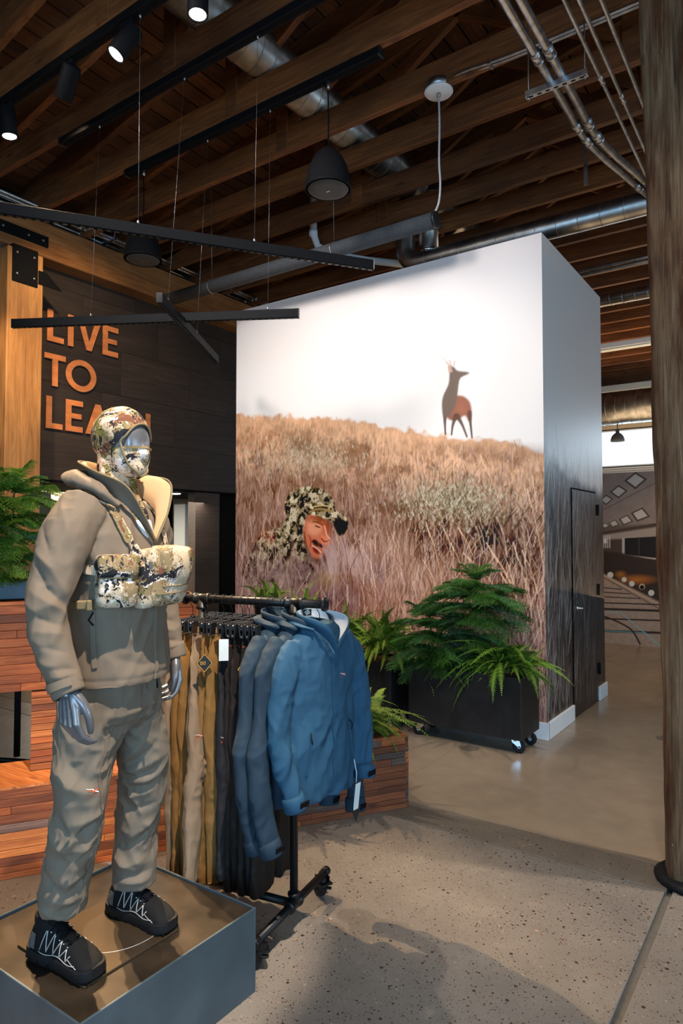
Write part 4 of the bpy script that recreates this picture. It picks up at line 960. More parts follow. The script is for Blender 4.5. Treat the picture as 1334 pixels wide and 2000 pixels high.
for k, zz in enumerate((4.62, 4.575)): conduit([(-3.5, 7.6, zz), (1.5, 7.6, zz)], .015, ('thin bright pipe behind the mural box corner, upper of two', 'thin bright pipe behind the mural box corner, lower of two')[k], grp='bright pipes behind the box', arc=False)
duct((-6.5, 15.2, 4.42), (2.4, 15.2, 4.42), .35, 'big spiral duct above the far window', .2)
tag(MB().box((-1.8, 16.3, 5.07), (9.4, .2, .15), bev=.01).build('far_header', M['offwhite']), 'white painted header beam above the big far duct', 'beam')
t = thing('strip_light', 'long pale ribbed strip light crossing below the far trusses', 'strip light', (-2.2, 12.5, 5.0))
MB().box((-2.2, 12.5, 5.05), (5.6, .16, .10), bev=.008).build('housing', M['white'], t)
for k in range(3): MB().tube([(-5.0, 12.45+.05*k, 4.985), (.6, 12.45+.05*k, 4.985)], .016, 8).build('lamp_tube', M['offwhite'], t)
t = thing('window_lamp', 'small dome lamp silhouetted against the bright far window', 'pendant lamp', (-3.41, 15.2, 3.7))
MB().lathe([(.142, 3.70), (.14, 3.745), (.115, 3.815), (.07, 3.865), (.039, 3.88), (.039, 3.945), (.028, 3.955)], (-3.41, 15.2, 0), 24).build('shade', M['grey'], t)
MB().tube([(-3.41, 15.2, 3.94), (-3.41, 15.2, 4.10)], .012, 6).build('stem', M['grey'], t)
# hanging straps and pipes near the box top
o = MB().box((-1.66, 6.3, 5.16), (.035, .006, .50)).build('duct_strap', M['steel']); tag(o, 'flat steel strap hanging down toward the duct above the mural corner', 'strap')
o = tag(MB().tube([(-5.05, 6.6, 6.2), (-5.05, 6.6, 5.45), (-5.02, 6.65, 5.30), (-4.9, 6.8, 5.22), (-4.6, 7.1, 5.18), (-4.2, 7.5, 5.16)], .045, 14).build('drain_pipe', M['white']), 'pale drain pipe bending between the trusses above the grey tube', 'pipe')
MB().tube([(-5.05, 6.6, 5.5), (-5.05, 6.6, 5.42)], .054, 14).build('pipe_collar', M['white'], o)
# ================================================================== PLANTERS AND PLANTS
# reclaimed-strip counter: front face runs along D from A, facing the camera with normal Nn
A0 = Vector((-3.277, 1.784, 0)); Dv = Vector((.525, .851, 0)); Nn = Vector((.851, -.525, 0))
RZ = math.atan2(Dv.y, Dv.x)
Rw = Matrix.Rotation(RZ, 3, 'Z')
def W(s, q, z): return A0 + Dv*s - Nn*q + Vector((0, 0, z))
STR = ['strip_a', 'strip_b', 'strip_c', 'strip_d']
def strips(root, s0, s1, q, z0, z1, hmin=.026, hmax=.048, lens=(.25, .9), wts=(4, 3, 1, 3), name='wood_strip', tone=None, side=None):
    """courses of reclaimed strips on a face; each strip is its own piece, proud or recessed a little"""
    z = z0
    while z < z1-.004:
        h = min(random.uniform(hmin, hmax), z1-z)
        if z1-z-h < .014: h = z1-z
        s = s0
        while s < s1-.002:
            L = min(random.uniform(*lens), s1-s)
            if s1-s-L < .08: L = s1-s
            w_ = wts if tone is None else tone(s)
            m = M[random.choices(STR, w_)[0]]
            p = random.uniform(0, .006)
            d = (L-.0016, .024, h-.0022)
            o = MB().box((0, 0, 0), d, bev=.0012).build(name, m, root, world=False)
            c = W(s+L/2, q-.006-p/2, z+h/2) if side is None else side(s+L/2, p, z+h/2)
            o.location = c-root.location
            o.rotation_euler = (0, 0, RZ if side is None else RZ+PI/2)
            s += L
        z += h
random.seed(31)
tone = lambda s: (4, 5, 1, 3) if s < 1.0 else ((2, 5, 3, 1) if s < 1.6 else (.5, 5, 8, .2))
low = thing('strip_planter', 'long low planter clad in reclaimed wood strips behind the clothes rack', 'planter', W(.6, .2, 0))
def prism_box(s0, s1, q0, q1, z0, z1): 
    m = MB(); m.box((W(s0, q0, z0)+W(s1, q1, z1))/2, (s1-s0, q1-q0, z1-z0), R=Rw); return m
prism_box(-1.1, 2.243, .02, .372, 0, .43).build('carcass', M['strip_b'], low)
strips(low, -1.1, 2.245, .02, .0, .435, .030, .046, (.35, 1.1), tone=tone)
strips(low, .0, .40, 0, .0, .435, .030, .046, (.39, .4), tone=lambda s: (1, 4, 5, 1), side=lambda s, p, z: W(2.249+p/2, s, z))
top = MB(); top.box((W(-1.1, .0, .44)+W(.95, .40, .44))/2+Vector((0, 0, .0)), (2.05, .40, .014), R=Rw); top.build('counter_top', M['strip_d'], low)
rim = MB()
for (s0, s1, q0, q1) in ((.95, 2.25, -.004, .03), (.95, 2.25, .37, .40), (2.21, 2.25, .03, .37), (.95, .985, .03, .37)): rim.box((W(s0, q0, .44)+W(s1, q1, .44))/2, (s1-s0-.001, q1-q0, .014), R=Rw)
rim.build('rim', M['strip_a'], low)
prism_box(.985, 2.21, .03, .37, .36, .436).build('soil', M['soil'], low)
pier = thing('strip_pier', 'stacked end-grain wood block pier between the low planter and the upper box', 'pier', W(.32, .4, .45))
random.seed(5); z = .449
prism_box(.125, .52, .23, .385, .449, .858).build('core', M['strip_b'], pier)
while z < .855:
    h = min(.034, .862-z); s = .12
    for L in (.158, .118, .124):
        p = random.uniform(0, .006); o = MB().box((0, 0, 0), (L-.003, .03, h-.003), bev=.0015).build('wood_block', M[random.choices(STR, (4, 3, 1, 5))[0]], pier, world=False)
        o.location = W(s+L/2, .217-p, z+h/2)-pier.location; o.rotation_euler = (0, 0, RZ); s += L
    z += h
upper = thing('strip_upper_box', 'upper planter box clad in orange reclaimed strips behind the mannequin', 'planter', W(.2, .4, .865))
prism_box(-1.1, .976, .222, .60, .866, 1.325).build('carcass', M['strip_b'], upper)
random.seed(8); strips(upper, -1.1, .978, .222, .866, 1.335, .036, .056, (.4, 1.2), wts=(5, 3, .8, 4))
strips(upper, .21, .60, 0, .866, 1.335, .036, .056, (.38, .4), wts=(4, 3, 2, 2), side=lambda s, p, z: W(.982+p/2, s, z))
liner = thing('grey_planter_box', 'blue grey steel planter liner standing on the upper wood box', 'planter', W(-.4, .4, 1.34))
m = MB(); s0, s1, q0, q1, z0, z1 = -1.0, .12, .36, .58, 1.336, 1.43
for (a, b, c, d) in ((s0, s1, q0, q0+.012), (s0, s1, q1-.012, q1), (s0, s0+.012, q0, q1), (s1-.012, s1, q0, q1)): m.box((W(a, c, z0)+W(b, d, z1))/2, (b-a, d-c, z1-z0), R=Rw)
m.build('shell', M['pod_side'], liner); prism_box(s0+.012, s1-.012, q0+.012, q1-.012, z0, z1-.02).build('soil', M['soil'], liner)
# second rack glimpsed under the upper box
t = thing('rear_rack_stand', 'black pipe stand and caster glimpsed through the gap under the upper wood box', 'rack', (-4.55, 2.5, 0))
MB().tube([(-4.62, 2.62, .13), (-4.62, 2.62, 1.3)], .022, 12).build('upright', M['pipe'], t)
MB().tube([(-5.1, 2.35, .12), (-4.45, 2.62, .12)], .02, 12).build('base_pipe', M['pipe'], t)
MB().lathe([(.05, -.015), (.055, -.008), (.055, .008), (.05, .015)], (-4.5, 2.6, .056), 18, R=Matrix.Rotation(PI/2, 3, 'X')).build('wheel', M['rubber'], t)
MB().box((-5.0, 3.0, .95), (1.2, .35, .7), bev=.03).build('dark_garments', M['dkbrown'], t)
# ---- rolling steel planters
def caster(parent, x, y, ztop_, rz, mat=None, R=.05):
    """wheel, fork and plate"""
    Rm = Matrix.Rotation(rz, 3, 'Z'); c = Vector((x, y, 0)); wc = c+Rm@Vector((-.03, 0, R))
    f = MB().box(c+Vector((0, 0, ztop_-.004)), (.075, .06, .008), R=Rm).lathe([(.024, 0), (.026, -.012), (.018, -.022)], c+Vector((0, 0, ztop_-.008)), 14)
    for s_ in (-1, 1):
        f.prism([(.03, .0), (-.03, .0), (-.045, -.055), (-.018, -.06), (.02, -.03)], wc+Rm@Vector((.03, s_*.021-.0015, .062)), Rm@Vector((1, 0, 0)), (0, 0, 1), .003)
    fk = f.build('caster_fork', mat or M['chrome'], parent)
    RR = Rm@Matrix.Rotation(PI/2, 3, 'X')
    MB().lathe([(R*.75, -.016), (R*.93, -.016), (R, -.009), (R, .009), (R*.93, .016), (R*.75, .016)], wc, 24, R=RR).build('wheel', M['rubber'], fk)
    MB().lathe([(R*.75, -.012), (R*.3, -.014), (.008, -.022), (.008, .022), (R*.3, .014), (R*.75, .012)], wc, 20, R=RR).build('wheel_hub', M['white'] if mat is None else M['rubber'], fk)
def steel_planter(name, x0, x1, y0, y1, z0, z1, lab, cs):
    t = thing(name, lab, 'planter', ((x0+x1)/2, (y0+y1)/2, 0), group='rolling steel planters'); m = MB(); th = .012
    for (a, b, c, d) in ((x0, x1, y0, y0+th), (x0, x1, y1-th, y1), (x0, x0+th, y0+th, y1-th), (x1-th, x1, y0+th, y1-th)): m.box(((a+b)/2, (c+d)/2, (z0+z1)/2), (b-a, d-c, z1-z0), bev=.002)
    m.box(((x0+x1)/2, (y0+y1)/2, z0+.01), (x1-x0-.004, y1-y0-.004, .02))
    m.build('steel_body', M['blacksteel'], t)
    MB().box(((x0+x1)/2, (y0+y1)/2, z1-.05), (x1-x0-2*th, y1-y0-2*th, .05)).build('mulch', M['soil'], t)
    for (x, y, r) in cs: caster(t, x, y, z0, r)
steel_planter('steel_planter', -2.825, -1.850, 5.02, 5.43, .118, .59, 'black steel planter box on chrome casters at the mural corner', ((-2.74, 5.10, .1), (-1.93, 5.10, 3.5), (-1.93, 5.36, 3.2), (-2.74, 5.36, .3)))
steel_planter('steel_planter', -4.02, -2.98, 4.98, 5.40, .118, .59, 'black steel planter box half hidden behind the blue jackets', ((-3.06, 5.06, 3.4), (-3.92, 5.06, .2), (-3.06, 5.32, 3.3), (-3.92, 5.32, .2)))
# ---- ferns
def frond_mesh(name, L, droop, curl, seed, wid=.042, n=40):
    """arching frond: a stem with paired pointed leaflets"""
    r = random.Random(seed); v = []; f = []
    P = []
    for i in range(n+1):
        u = i/n; P.append(Vector((L*(u-.12*droop*u*u), curl*L*u*u*.35, L*(.52*u-droop*u*u*.78))))
    for i in range(n):
        t = (P[i+1]-P[i]).normalized(); side = t.cross(Vector((0, 0, 1))).normalized(); nrm = side.cross(t)
        rad = .0016*(1-i/n)+.0005
        k = len(v); v += [P[i]+side*rad, P[i]-side*rad, P[i+1]-side*rad*.9, P[i+1]+side*rad*.9]; f.append((k, k+1, k+2, k+3))
        u = i/n
        if u < .08: continue
        w_ = wid*math.sin(PI*min(1, (u-.04)/.96)**.62)**.8*(L/.42)**.5
        for s_ in (-1, 1):
            ll = w_*r.uniform(.85, 1.1); d = (side*s_+t*(.28+.25*u)+nrm*r.uniform(-.25, .12)).normalized()
            c = t*(L/n*.47); b = P[i]+t*(L/n*.5); tip = b+d*ll-Vector((0, 0, ll*.18)); mid = b+d*ll*.45
            k = len(v); v += [b-c*.8, mid-c*1.0-Vector((0, 0, .001)), tip, mid+c*1.0+Vector((0, 0, .002)), b+c*.8]; f += [(k, k+1, k+3, k+4), (k+1, k+2, k+3)]
    me = bpy.data.meshes.new(name); me.from_pydata([tuple(p) for p in v], [], f); me.update(); return me
FR = [frond_mesh('frond', L, d, c, i) for i, (L, d, c) in enumerate(((.42, .75, .1), (.50, 1.0, -.15), (.36, .55, .2), (.54, 1.2, .05), (.32, .3, -.1), (.46, .95, -.3)))]
def fern(loc, nf, scale, lab, mat, spread=(0, 2*PI), up=.35, seed=0, grp=None, tilt0=-.35):
    r = random.Random(seed); t = thing('potted_fern', lab, 'fern', loc, group=grp)
    for me in FR:
        if not me.materials: me.materials.append(mat)
    for i in range(nf):
        me = r.choice(FR); o = bpy.data.objects.new('frond', me); COL.objects.link(o); o.parent = t
        if me.materials[0] is not mat: o.material_slots[0].link = 'OBJECT'; o.material_slots[0].material = mat
        az = r.uniform(*spread); pitch = r.uniform(tilt0, up); s_ = scale*r.uniform(.55, 1.05)
        if loc[1] > 4.9 and loc[1] < 5.4 and math.sin(az) > .1: s_ = min(s_, max(.3, (5.50-loc[1]-.08)/math.sin(az)/.5))
        o.rotation_euler = (r.uniform(-.35, .35), -pitch, az); o.scale = (s_, s_, s_)
        o.location = (r.gauss(0, .07), r.gauss(0, .045), r.uniform(-.01, .05))
    MB().lathe([(.06, -.02), (.05, .012), (.01, .02)], (0, 0, 0), 10).build('crown', M['bark'], t, world=False)
    return t
fern((-2.03, 5.15, .62), 230, 1.05, 'bushy fern spilling over the right end of the mural corner planter', M['fern'], up=.75, seed=1, grp='ferns', tilt0=-.3)
fern((-2.50, 5.14, .58), 30, .6, 'small fern under the dark conifer in the mural corner planter', M['fern'], up=.5, seed=2, grp='ferns')
fern((-3.14, 5.12, .66), 190, 1.1, 'bushy fern in the half hidden steel planter, nearest the conifer', M['ferny'], up=1.1, seed=3, grp='ferns', tilt0=-.2)
fern((-3.62, 5.12, .66), 190, 1.15, 'bushy fern in the half hidden steel planter, directly above the blue jackets', M['ferny'], up=1.15, seed=4, grp='ferns', tilt0=-.2)
fern(tuple(W(1.98, .18, .46)), 95, .95, 'bright fern growing from the right end of the low wood planter, fronds over its edge', M['ferny'], up=.75, seed=5, grp='ferns', tilt0=-.25)
fern(tuple(W(1.45, .2, .46)), 70, .9, 'bright fern in the low wood planter, behind the hanging trousers', M['ferny'], up=.9, seed=6, grp='ferns', tilt0=-.2)
fern((-4.38, 5.0, 1.02), 26, .8, 'upright fern tips showing above the clothes rail, left of the mural edge', M['ferny'], up=1.3, seed=7, grp='ferns', tilt0=.35)
fern((-3.98, 5.05, .92), 20, .75, 'upright fern fronds above the clothes rail, against the mural bottom', M['ferny'], up=1.4, seed=17, grp='ferns', tilt0=.5)
fern(tuple(W(-.46, .28, 1.36)), 18, .62, 'fern with fronds drooping over the upper wood box at the far left', M['fern'], up=.0, seed=8, grp='ferns', spread=(-1.7, .3), tilt0=-.5)
# pedestal pots for the ferns behind the rail
for (x, y, z, lab) in ((-4.35, 5.0, 1.02, 'tall black pot holding the fern left of the mural edge'), (-3.95, 5.05, .95, 'tall black pot holding the fern against the mural bottom')):
    t = thing('tall_pot', lab, 'pot', (x, y, 0)); MB().lathe([(.11, .0), (.12, .02), (.15, z-.02), (.155, z), (.14, z), (.138, z-.03)], (x, y, 0), 28).build('pot_body', M['blackm'], t)
    MB().lathe([(.138, z-.03), (.01, z-.025)], (x, y, 0), 24).build('soil', M['soil'], t)
# ---- Norfolk pines: tiers of feathery branches
def pine_branch(name, L, seed, droop=.35, n=17):
    r = random.Random(seed); v = []; f = []
    def needle_stem(b, d, ln, k=15):
        d = d.normalized(); side = d.cross(Vector((0, 0, 1))).normalized(); up_ = side.cross(d)
        for i in range(k):
            u = i/k; p = b+d*ln*u-Vector((0, 0, .35*ln*u*u))
            w_ = .021*(1-.5*u)*r.uniform(.8, 1.25)
            for s_ in (-1, 1, 0):
                q = ((side*s_*.8+d*.7+up_*r.uniform(-.5, .9)) if s_ else (d*.6+up_)).normalized()*w_; c = d*(ln/k*.45)
                m = len(v); v.extend([p-c, p+c, p+q]); f.append((m, m+1, m+2))
    for i in range(n):
        u = (i+.3)/n; b = Vector((L*u, 0, L*(.12*u-droop*u*u)))
        ln = L*.50*math.sin(PI*(u*.78+.17))**.7*r.uniform(.8, 1.15)
        for s_ in (-1, 1): needle_stem(b, Vector((.8, s_*r.uniform(.7, 1.0), r.uniform(-.1, .12))), ln)
    st = [Vector((L*u, 0, L*(.12*u-droop*u*u))) for u in np.linspace(0, 1, 9)]
    needle_stem(st[-2], Vector((1, 0, -.3)), L*.22)
    for i in range(8):
        m = len(v); w_ = .004*(1-i/9); a, b = st[i], st[i+1]; v.extend([a+Vector((0, w_, 0)), a-Vector((0, w_, 0)), b-Vector((0, w_, 0)), b+Vector((0, w_, 0))]); f.append((m, m+1, m+2, m+3))
    me = bpy.data.meshes.new(name); me.from_pydata([tuple(p) for p in v], [], f); me.update(); return me
PB = [pine_branch('branch', .34, i, d) for i, d in enumerate((.25, .45, .6, .1))]
def pine(loc, tiers, lab, mat, seed, lean=(0, 0), grp='potted conifers', ymax=None):
    r = random.Random(seed); t = thing('potted_conifer', lab, 'conifer', loc, group=grp); h = tiers[-1][0]
    for me in PB:
        if not me.materials: me.materials.append(mat)
    MB().tube([(lean[0]*u*u, lean[1]*u*u, (h+.03)*u) for u in np.linspace(0, 1, 8)], [.011*(1-.7*u) for u in np.linspace(0, 1, 8)], 8).build('trunk', M['bark'], t, world=False)
    for (z, s_, k, tilt) in tiers:
        a0 = r.uniform(0, 6)
        for i in range(k):
            me = r.choice(PB); o = bpy.data.objects.new('branch', me); COL.objects.link(o); o.parent = t
            if me.materials[0] is not mat: o.material_slots[0].link = 'OBJECT'; o.material_slots[0].material = mat
            u = z/h; o.location = (lean[0]*u*u, lean[1]*u*u, z+r.uniform(-.015, .015)); q = s_*r.uniform(.85, 1.12); az = a0+2*PI*i/k+r.uniform(-.25, .25)
            if ymax and math.sin(az) > .15: q = min(q, max(.25, (ymax-loc[1]-.07)/math.sin(az)/.36))
            o.scale = (q, q, q); o.rotation_euler = (r.uniform(-.15, .15), -tilt+r.uniform(-.12, .12), az)
    return t
pine((-2.30, 5.20, .58), [(.14, .7, 8, .1), (.26, .85, 9, .12), (.38, 1.1, 10, .12), (.50, 1.25, 11, .12), (.58, 1.2, 10, .2), (.66, .9, 9, .35), (.74, .6, 7, .7)], 'tall dark conifer in the middle of the mural corner planter', M['pine'], 1, (.02, 0), ymax=5.50)
pine((-2.66, 5.14, .58), [(.05, .85, 9, -.05), (.14, 1.0, 10, .0), (.24, 1.0, 10, .1), (.34, .9, 9, .25), (.42, .6, 8, .5)], 'shorter dark conifer at the left end of the mural corner planter', M['pine'], 2, (-.03, 0), ymax=5.50)
pine(tuple(W(-.26, .46, 1.40)), [(.04, .8, 8, .0), (.14, .95, 9, .1), (.24, .95, 9, .1), (.34, .95, 10, .1), (.44, 1.0, 10, .1), (.54, .9, 9, .2), (.60, .5, 7, .7)], 'light green conifer in the grey steel liner at the left edge', M['pinel'], 3, (.02, .03))
pine(tuple(W(.0, .47, 1.40)), [(.06, .7, 8, .0), (.16, .8, 8, .1), (.26, .8, 9, .1), (.36, .85, 9, .1), (.46, .85, 9, .15), (.53, .7, 8, .3), (.58, .4, 6, .8)], 'light green conifer just behind the shoulder of the mannequin', M['pinel'], 4, (.0, .02))
# ================================================================== PLINTH AND MANNEQUIN
pod = thing('display_plinth', 'low steel display plinth with sides tinted by cool light, under the mannequin', 'plinth', (-2.085, 1.54, 0))
x0, x1, y0, y1, zt, th = -2.445, -1.720, 1.170, 1.905, .304, .008
m = MB()
for (a, b, c, d) in ((x0, x1, y0, y0+th), (x0, x1, y1-th, y1), (x0, x0+th, y0+th, y1-th), (x1-th, x1, y0+th, y1-th)): m.box(((a+b)/2, (c+d)/2, zt/2), (b-a, d-c, zt), bev=.0015)
m.build('steel_sides', M['pod_side'], pod)
MB().box(((x0+x1)/2, (y0+y1)/2, zt-.016), (x1-x0-2*th, y1-y0-2*th, .012)).build('top_panel', M['pod_top'], pod)
ZT = zt-.010
man = thing('mannequin', 'silver grey mannequin in taupe jacket and trousers with camouflage balaclava and chest pouches', 'mannequin', (-2.04, 1.46, ZT))
bp = MB().box((-2.04, 1.463, ZT+.004), (.375, .375, .008), bev=.0015).build('base_plate', M['plate'], man)
MB().tube([(-2.04+.15*math.cos(a), 1.55+.17*math.sin(a), ZT+.0085) for a in np.linspace(-1.1, .5, 26)], .0009, 5).build('scribed_line', M['silverp'], bp)
CAMV = Vector((.80, -.60, .0))
YT = math.radians(17); TF = Vector((math.cos(YT), math.sin(YT), 0)); TL = Vector((-TF.y, TF.x, 0)); TC = Vector((-1.955, 1.455, 0))
def T(a, b, z): return TC + TF*a + TL*b + Vector((0, 0, z))
def ell(z, a0, rx, ry, n=36, pw=2.25, b0=0):
    out = []
    for k in range(n):
        q = 2*PI*k/n; c, s_ = math.cos(q), math.sin(q)
        out.append(T(a0+rx*math.copysign(abs(c)**(2/pw), c), b0+ry*math.copysign(abs(s_)**(2/pw), s_), z))
    return out
class Limb:
    def __init__(s, pts, rad, n=40):
        s.c = [Vector(p) for p in crom(pts, n)]; s.r = [x[0] for x in crom([(q, 0, 0) for q in rad], n)]; s.n = n
    def P(s, t, ph, k=1.0):
        i = min(int(t*s.n), s.n-1); u = t*s.n-i; c = s.c[i].lerp(s.c[i+1], u); ax = (s.c[i+1]-s.c[i]).normalized()
        e1 = (CAMV-ax*CAMV.dot(ax)).normalized(); e2 = ax.cross(e1); r = s.r[i]+(s.r[i+1]-s.r[i])*u
        return c+(e1*math.cos(ph)+e2*math.sin(ph))*r*k
armR = Limb([(-1.92, 1.30, 1.768), (-1.892, 1.225, 1.69), (-1.872, 1.17, 1.56), (-1.858, 1.14, 1.455), (-1.83, 1.14, 1.36), (-1.795, 1.15, 1.275), (-1.777, 1.155, 1.238)], [.078, .080, .073, .063, .056, .050, .046])
armL = Limb([(-2.02, 1.615, 1.772), (-2.06, 1.69, 1.66), (-2.075, 1.73, 1.55), (-2.075, 1.745, 1.45), (-2.05, 1.748, 1.35), (-2.02, 1.75, 1.27), (-2.008, 1.752, 1.232)], [.076, .078, .068, .060, .054, .049, .045])
# ---- jacket: one continuous shell, then cloth folds pressed into it
b_ = MB()
b_.loft([ell(z, a, rx, ry) for z, a, rx, ry in ((1.196, .022, .138, .188), (1.24, .022, .140, .190), (1.32, .012, .136, .186), (1.42, .006, .138, .190), (1.52, .002, .144, .200), (1.61, -.002, .145, .210), (1.68, -.01, .138, .208), (1.74, -.02, .122, .192), (1.785, -.028, .100, .155), (1.82, -.03, .080, .105), (1.85, -.035, .07, .08))])
b_.tube(armR.c, armR.r, 24); b_.tube(armL.c, armL.r, 24)
hp = [T(.085, -.105, 1.775), T(.03, -.14, 1.825), T(-.05, -.135, 1.86), T(-.115, -.07, 1.875), T(-.135, .0, 1.875), T(-.115, .07, 1.875), T(-.05, .13, 1.86), T(.04, .13, 1.82)]
b_.tube(crom([tuple(p) for p in hp], 30), [x[0] for x in crom([(q, 0, 0) for q in (.018, .036, .046, .052, .054, .048, .036, .018)], 30)], 16, flat=.62, up=(0, 0, 1))
V, F = applied(b_, .0056, 3)
D = np.zeros(len(V))
def folds(limb, lst):
    for (t0, p0, t1, p1, w_, a) in lst: fold(V, D, [limb.P(t0+(t1-t0)*q, p0+(p1-p0)*q) for q in (0, .33, .66, 1)], w_, a)
NB = 1.0
folds(armR, [(.50, -1.3, .36, .9, .016, -.013), (.53, -1.3, .42, .9, .018, .010), (.46, -1.2, .30, .5, .02, .008), (.60, -1.0, .52, .8, .014, -.008), (.64, -.9, .58, .9, .016, .007), (.40, .2, .30, 1.1, .012, -.008), (.34, 0, .26, 1.2, .014, .008), (.28, .3, .18, 1.3, .013, -.009), (.24, -.4, .10, .9, .016, .006), (.18, .5, .06, 1.2, .015, -.007), (.74, -.9, .66, .7, .014, -.006), (.84, -1.2, .78, .6, .011, -.007), (.88, -1, .84, .9, .011, .006), (.92, -.8, .90, 1.0, .009, -.005), (.80, -.2, .72, 1.0, .012, .006)])
folds(armL, [(.50, -.4, .40, 1.2, .013, -.008), (.56, -.3, .47, 1.2, .014, .008), (.70, -.8, .62, 1.0, .012, -.008), (.76, -.6, .70, 1.0, .012, .008), (.84, -.8, .80, .9, .01, -.008), (.9, -.8, .87, .9, .01, .007)])
for q in (((.06, -.13, 1.82), (-.04, -.17, 1.845), (-.12, -.10, 1.86)), ((.04, -.16, 1.80), (-.05, -.18, 1.83), (-.14, -.09, 1.85)), ((.09, -.11, 1.80), (.02, -.12, 1.86), (-.06, -.11, 1.90))): fold(V, D, [T(*p) for p in q], .010, -.010)
def tf(pts, w_, a): fold(V, D, [T(*p) for p in pts], w_, a)
for pts, w_, a in ((((.10, -.185, 1.66), (.13, -.14, 1.56), (.15, -.08, 1.50)), .016, -.009), (((.09, -.19, 1.70), (.12, -.15, 1.62), (.145, -.10, 1.58)), .018, .009), (((.06, -.20, 1.62), (.11, -.17, 1.52), (.14, -.12, 1.45)), .018, .008),
    (((.13, -.13, 1.42), (.16, -.09, 1.35), (.165, -.03, 1.24)), .03, .010), (((.12, -.16, 1.40), (.15, -.13, 1.30), (.155, -.10, 1.22)), .022, -.008), (((.165, .06, 1.42), (.16, .07, 1.32), (.155, .05, 1.22)), .022, .010), (((.15, .11, 1.42), (.15, .11, 1.32), (.14, .09, 1.22)), .018, -.010),
    (((.05, .19, 1.42), (.08, .17, 1.34), (.10, .15, 1.26)), .018, .010), (((.12, .0, 1.70), (.14, .06, 1.66), (.13, .13, 1.62)), .018, .006), (((.10, -.17, 1.30), (.155, -.06, 1.26), (.165, .04, 1.27)), .02, -.006), (((.02, -.20, 1.80), (.07, -.17, 1.74), (.10, -.15, 1.68)), .016, .006)): tf(pts, w_, a)
# hem band and waist puff
D += .006*np.exp(-((V[:, 2]-1.232)/.014)**2)*(np.abs(V[:, 1]-1.455) < .5)*(V[:, 0] < -1.6)*0
N = normals_of(V, F)
Q = np.stack([V[:, 0]+.5*V[:, 2], V[:, 1]-.6*V[:, 2], V[:, 2]*.5+V[:, 1]*.5], 1)
D *= 1.1; D += .006*crease(V, (6, 6, 3.5), 3) + .011*crease(Q, (16, 14, 5), 5) + .0035*crease(V, (30, 30, 22), 8)
hemm = np.exp(-((V[:, 2]-1.222)/.004)**2); D -= .0022*hemm*(np.hypot(V[:, 0]+1.95, V[:, 1]-1.46) < .24)
V2 = V+N*D[:, None]
jacket = mesh_from('jacket', [tuple(p) for p in V2], F, M['jacket'], man)
JT = BVHTree.FromPolygons([Vector(p) for p in V2], F)
def on_jacket(b, z, a_from=.6, lift=.004, dirv=None):
    d = -TF if dirv is None else Vector(dirv).normalized(); o = T(0, b, z)-d*a_from
    h = JT.ray_cast(o, d)
    return (h[0]+h[1]*lift, h[1]) if h[0] is not None else (T(.14, b, z), TF)
def ribbon(pts, nrm, wd, th=.003):
    """flat strap following points lying on a surface"""
    mb = MB(); vs = []; n = len(pts); fs = []
    for i in range(n):
        t = (pts[min(i+1, n-1)]-pts[max(i-1, 0)]).normalized(); N_ = nrm[i].normalized(); s_ = t.cross(N_).normalized()
        w_ = wd[i] if hasattr(wd, '__len__') else wd
        for (a, b) in ((-1, -.4), (-1, 1), (1, 1), (1, -.4)): vs.append(pts[i]+s_*a*w_/2+N_*b*th)
    for i in range(n-1):
        for k in range(4): fs.append((i*4+k, i*4+(k+1) % 4, (i+1)*4+(k+1) % 4, (i+1)*4+k))
    fs += [(3, 2, 1, 0), ((n-1)*4, (n-1)*4+1, (n-1)*4+2, (n-1)*4+3)]
    return mb.add(vs, fs, False)
def jpath(bz, n=14, lift=.004, dirv=None):
    P = crom([(b, z, 0) for b, z in bz], n); q = [on_jacket(p[0], p[1], lift=lift, dirv=dirv) for p in P]
    return [x[0] for x in q], [x[1] for x in q]
P_, N_ = jpath([(.0, 1.655), (.004, 1.55), (.006, 1.45), (.004, 1.35), (.0, 1.25), (-.004, 1.205)], 30, .002)
zp = ribbon(P_, N_, .011, .004).build('front_zip', M['pants'], jacket)
tb = MB().tube([P_[-1]+TF*.006, P_[-1]+TF*.008-Vector((0, 0, .03))], [.004, .003], 6); tb.build('zip_pull', M['blackm'], jacket)
P_, N_ = jpath([(-.118, 1.455), (-.116, 1.38), (-.112, 1.31), (-.106, 1.265)], 16, .001, -CAMV)
ribbon(P_, N_, .016, .004).build('pocket_zip', M['pants'], jacket)
MB().tube([P_[1]+CAMV*.006, P_[2]+CAMV*.012+Vector((-.01, -.01, -.01)), P_[4]+CAMV*.008], .0025, 6).build('pocket_cord', M['blackm'], jacket)
# cuffs
for lm, nm in ((armR, 'cuff'), (armL, 'cuff')):
    a, b = lm.c[-1], lm.c[-4]; d = (a-b).normalized(); R = rot_to(d); r = lm.r[-1]
    MB().lathe([(r*1.02, -.045), (r*1.05, -.03), (r*1.03, .004), (r*1.0, .012), (r*.9, .012), (r*.86, .0), (r*.84, -.03)], a+d*.008, 26, R=R).build(nm, M['jacket'], jacket)
P = [armR.P(.93+.03*q, 1.0-2.1*q*.7, 1.10) for q in np.linspace(0, 1, 24)]; Nn_ = [(p-armR.c[38]).normalized() for p in P]
ribbon(P, Nn_, .024, .004).build('cuff_tab', M['jacket'], jacket)
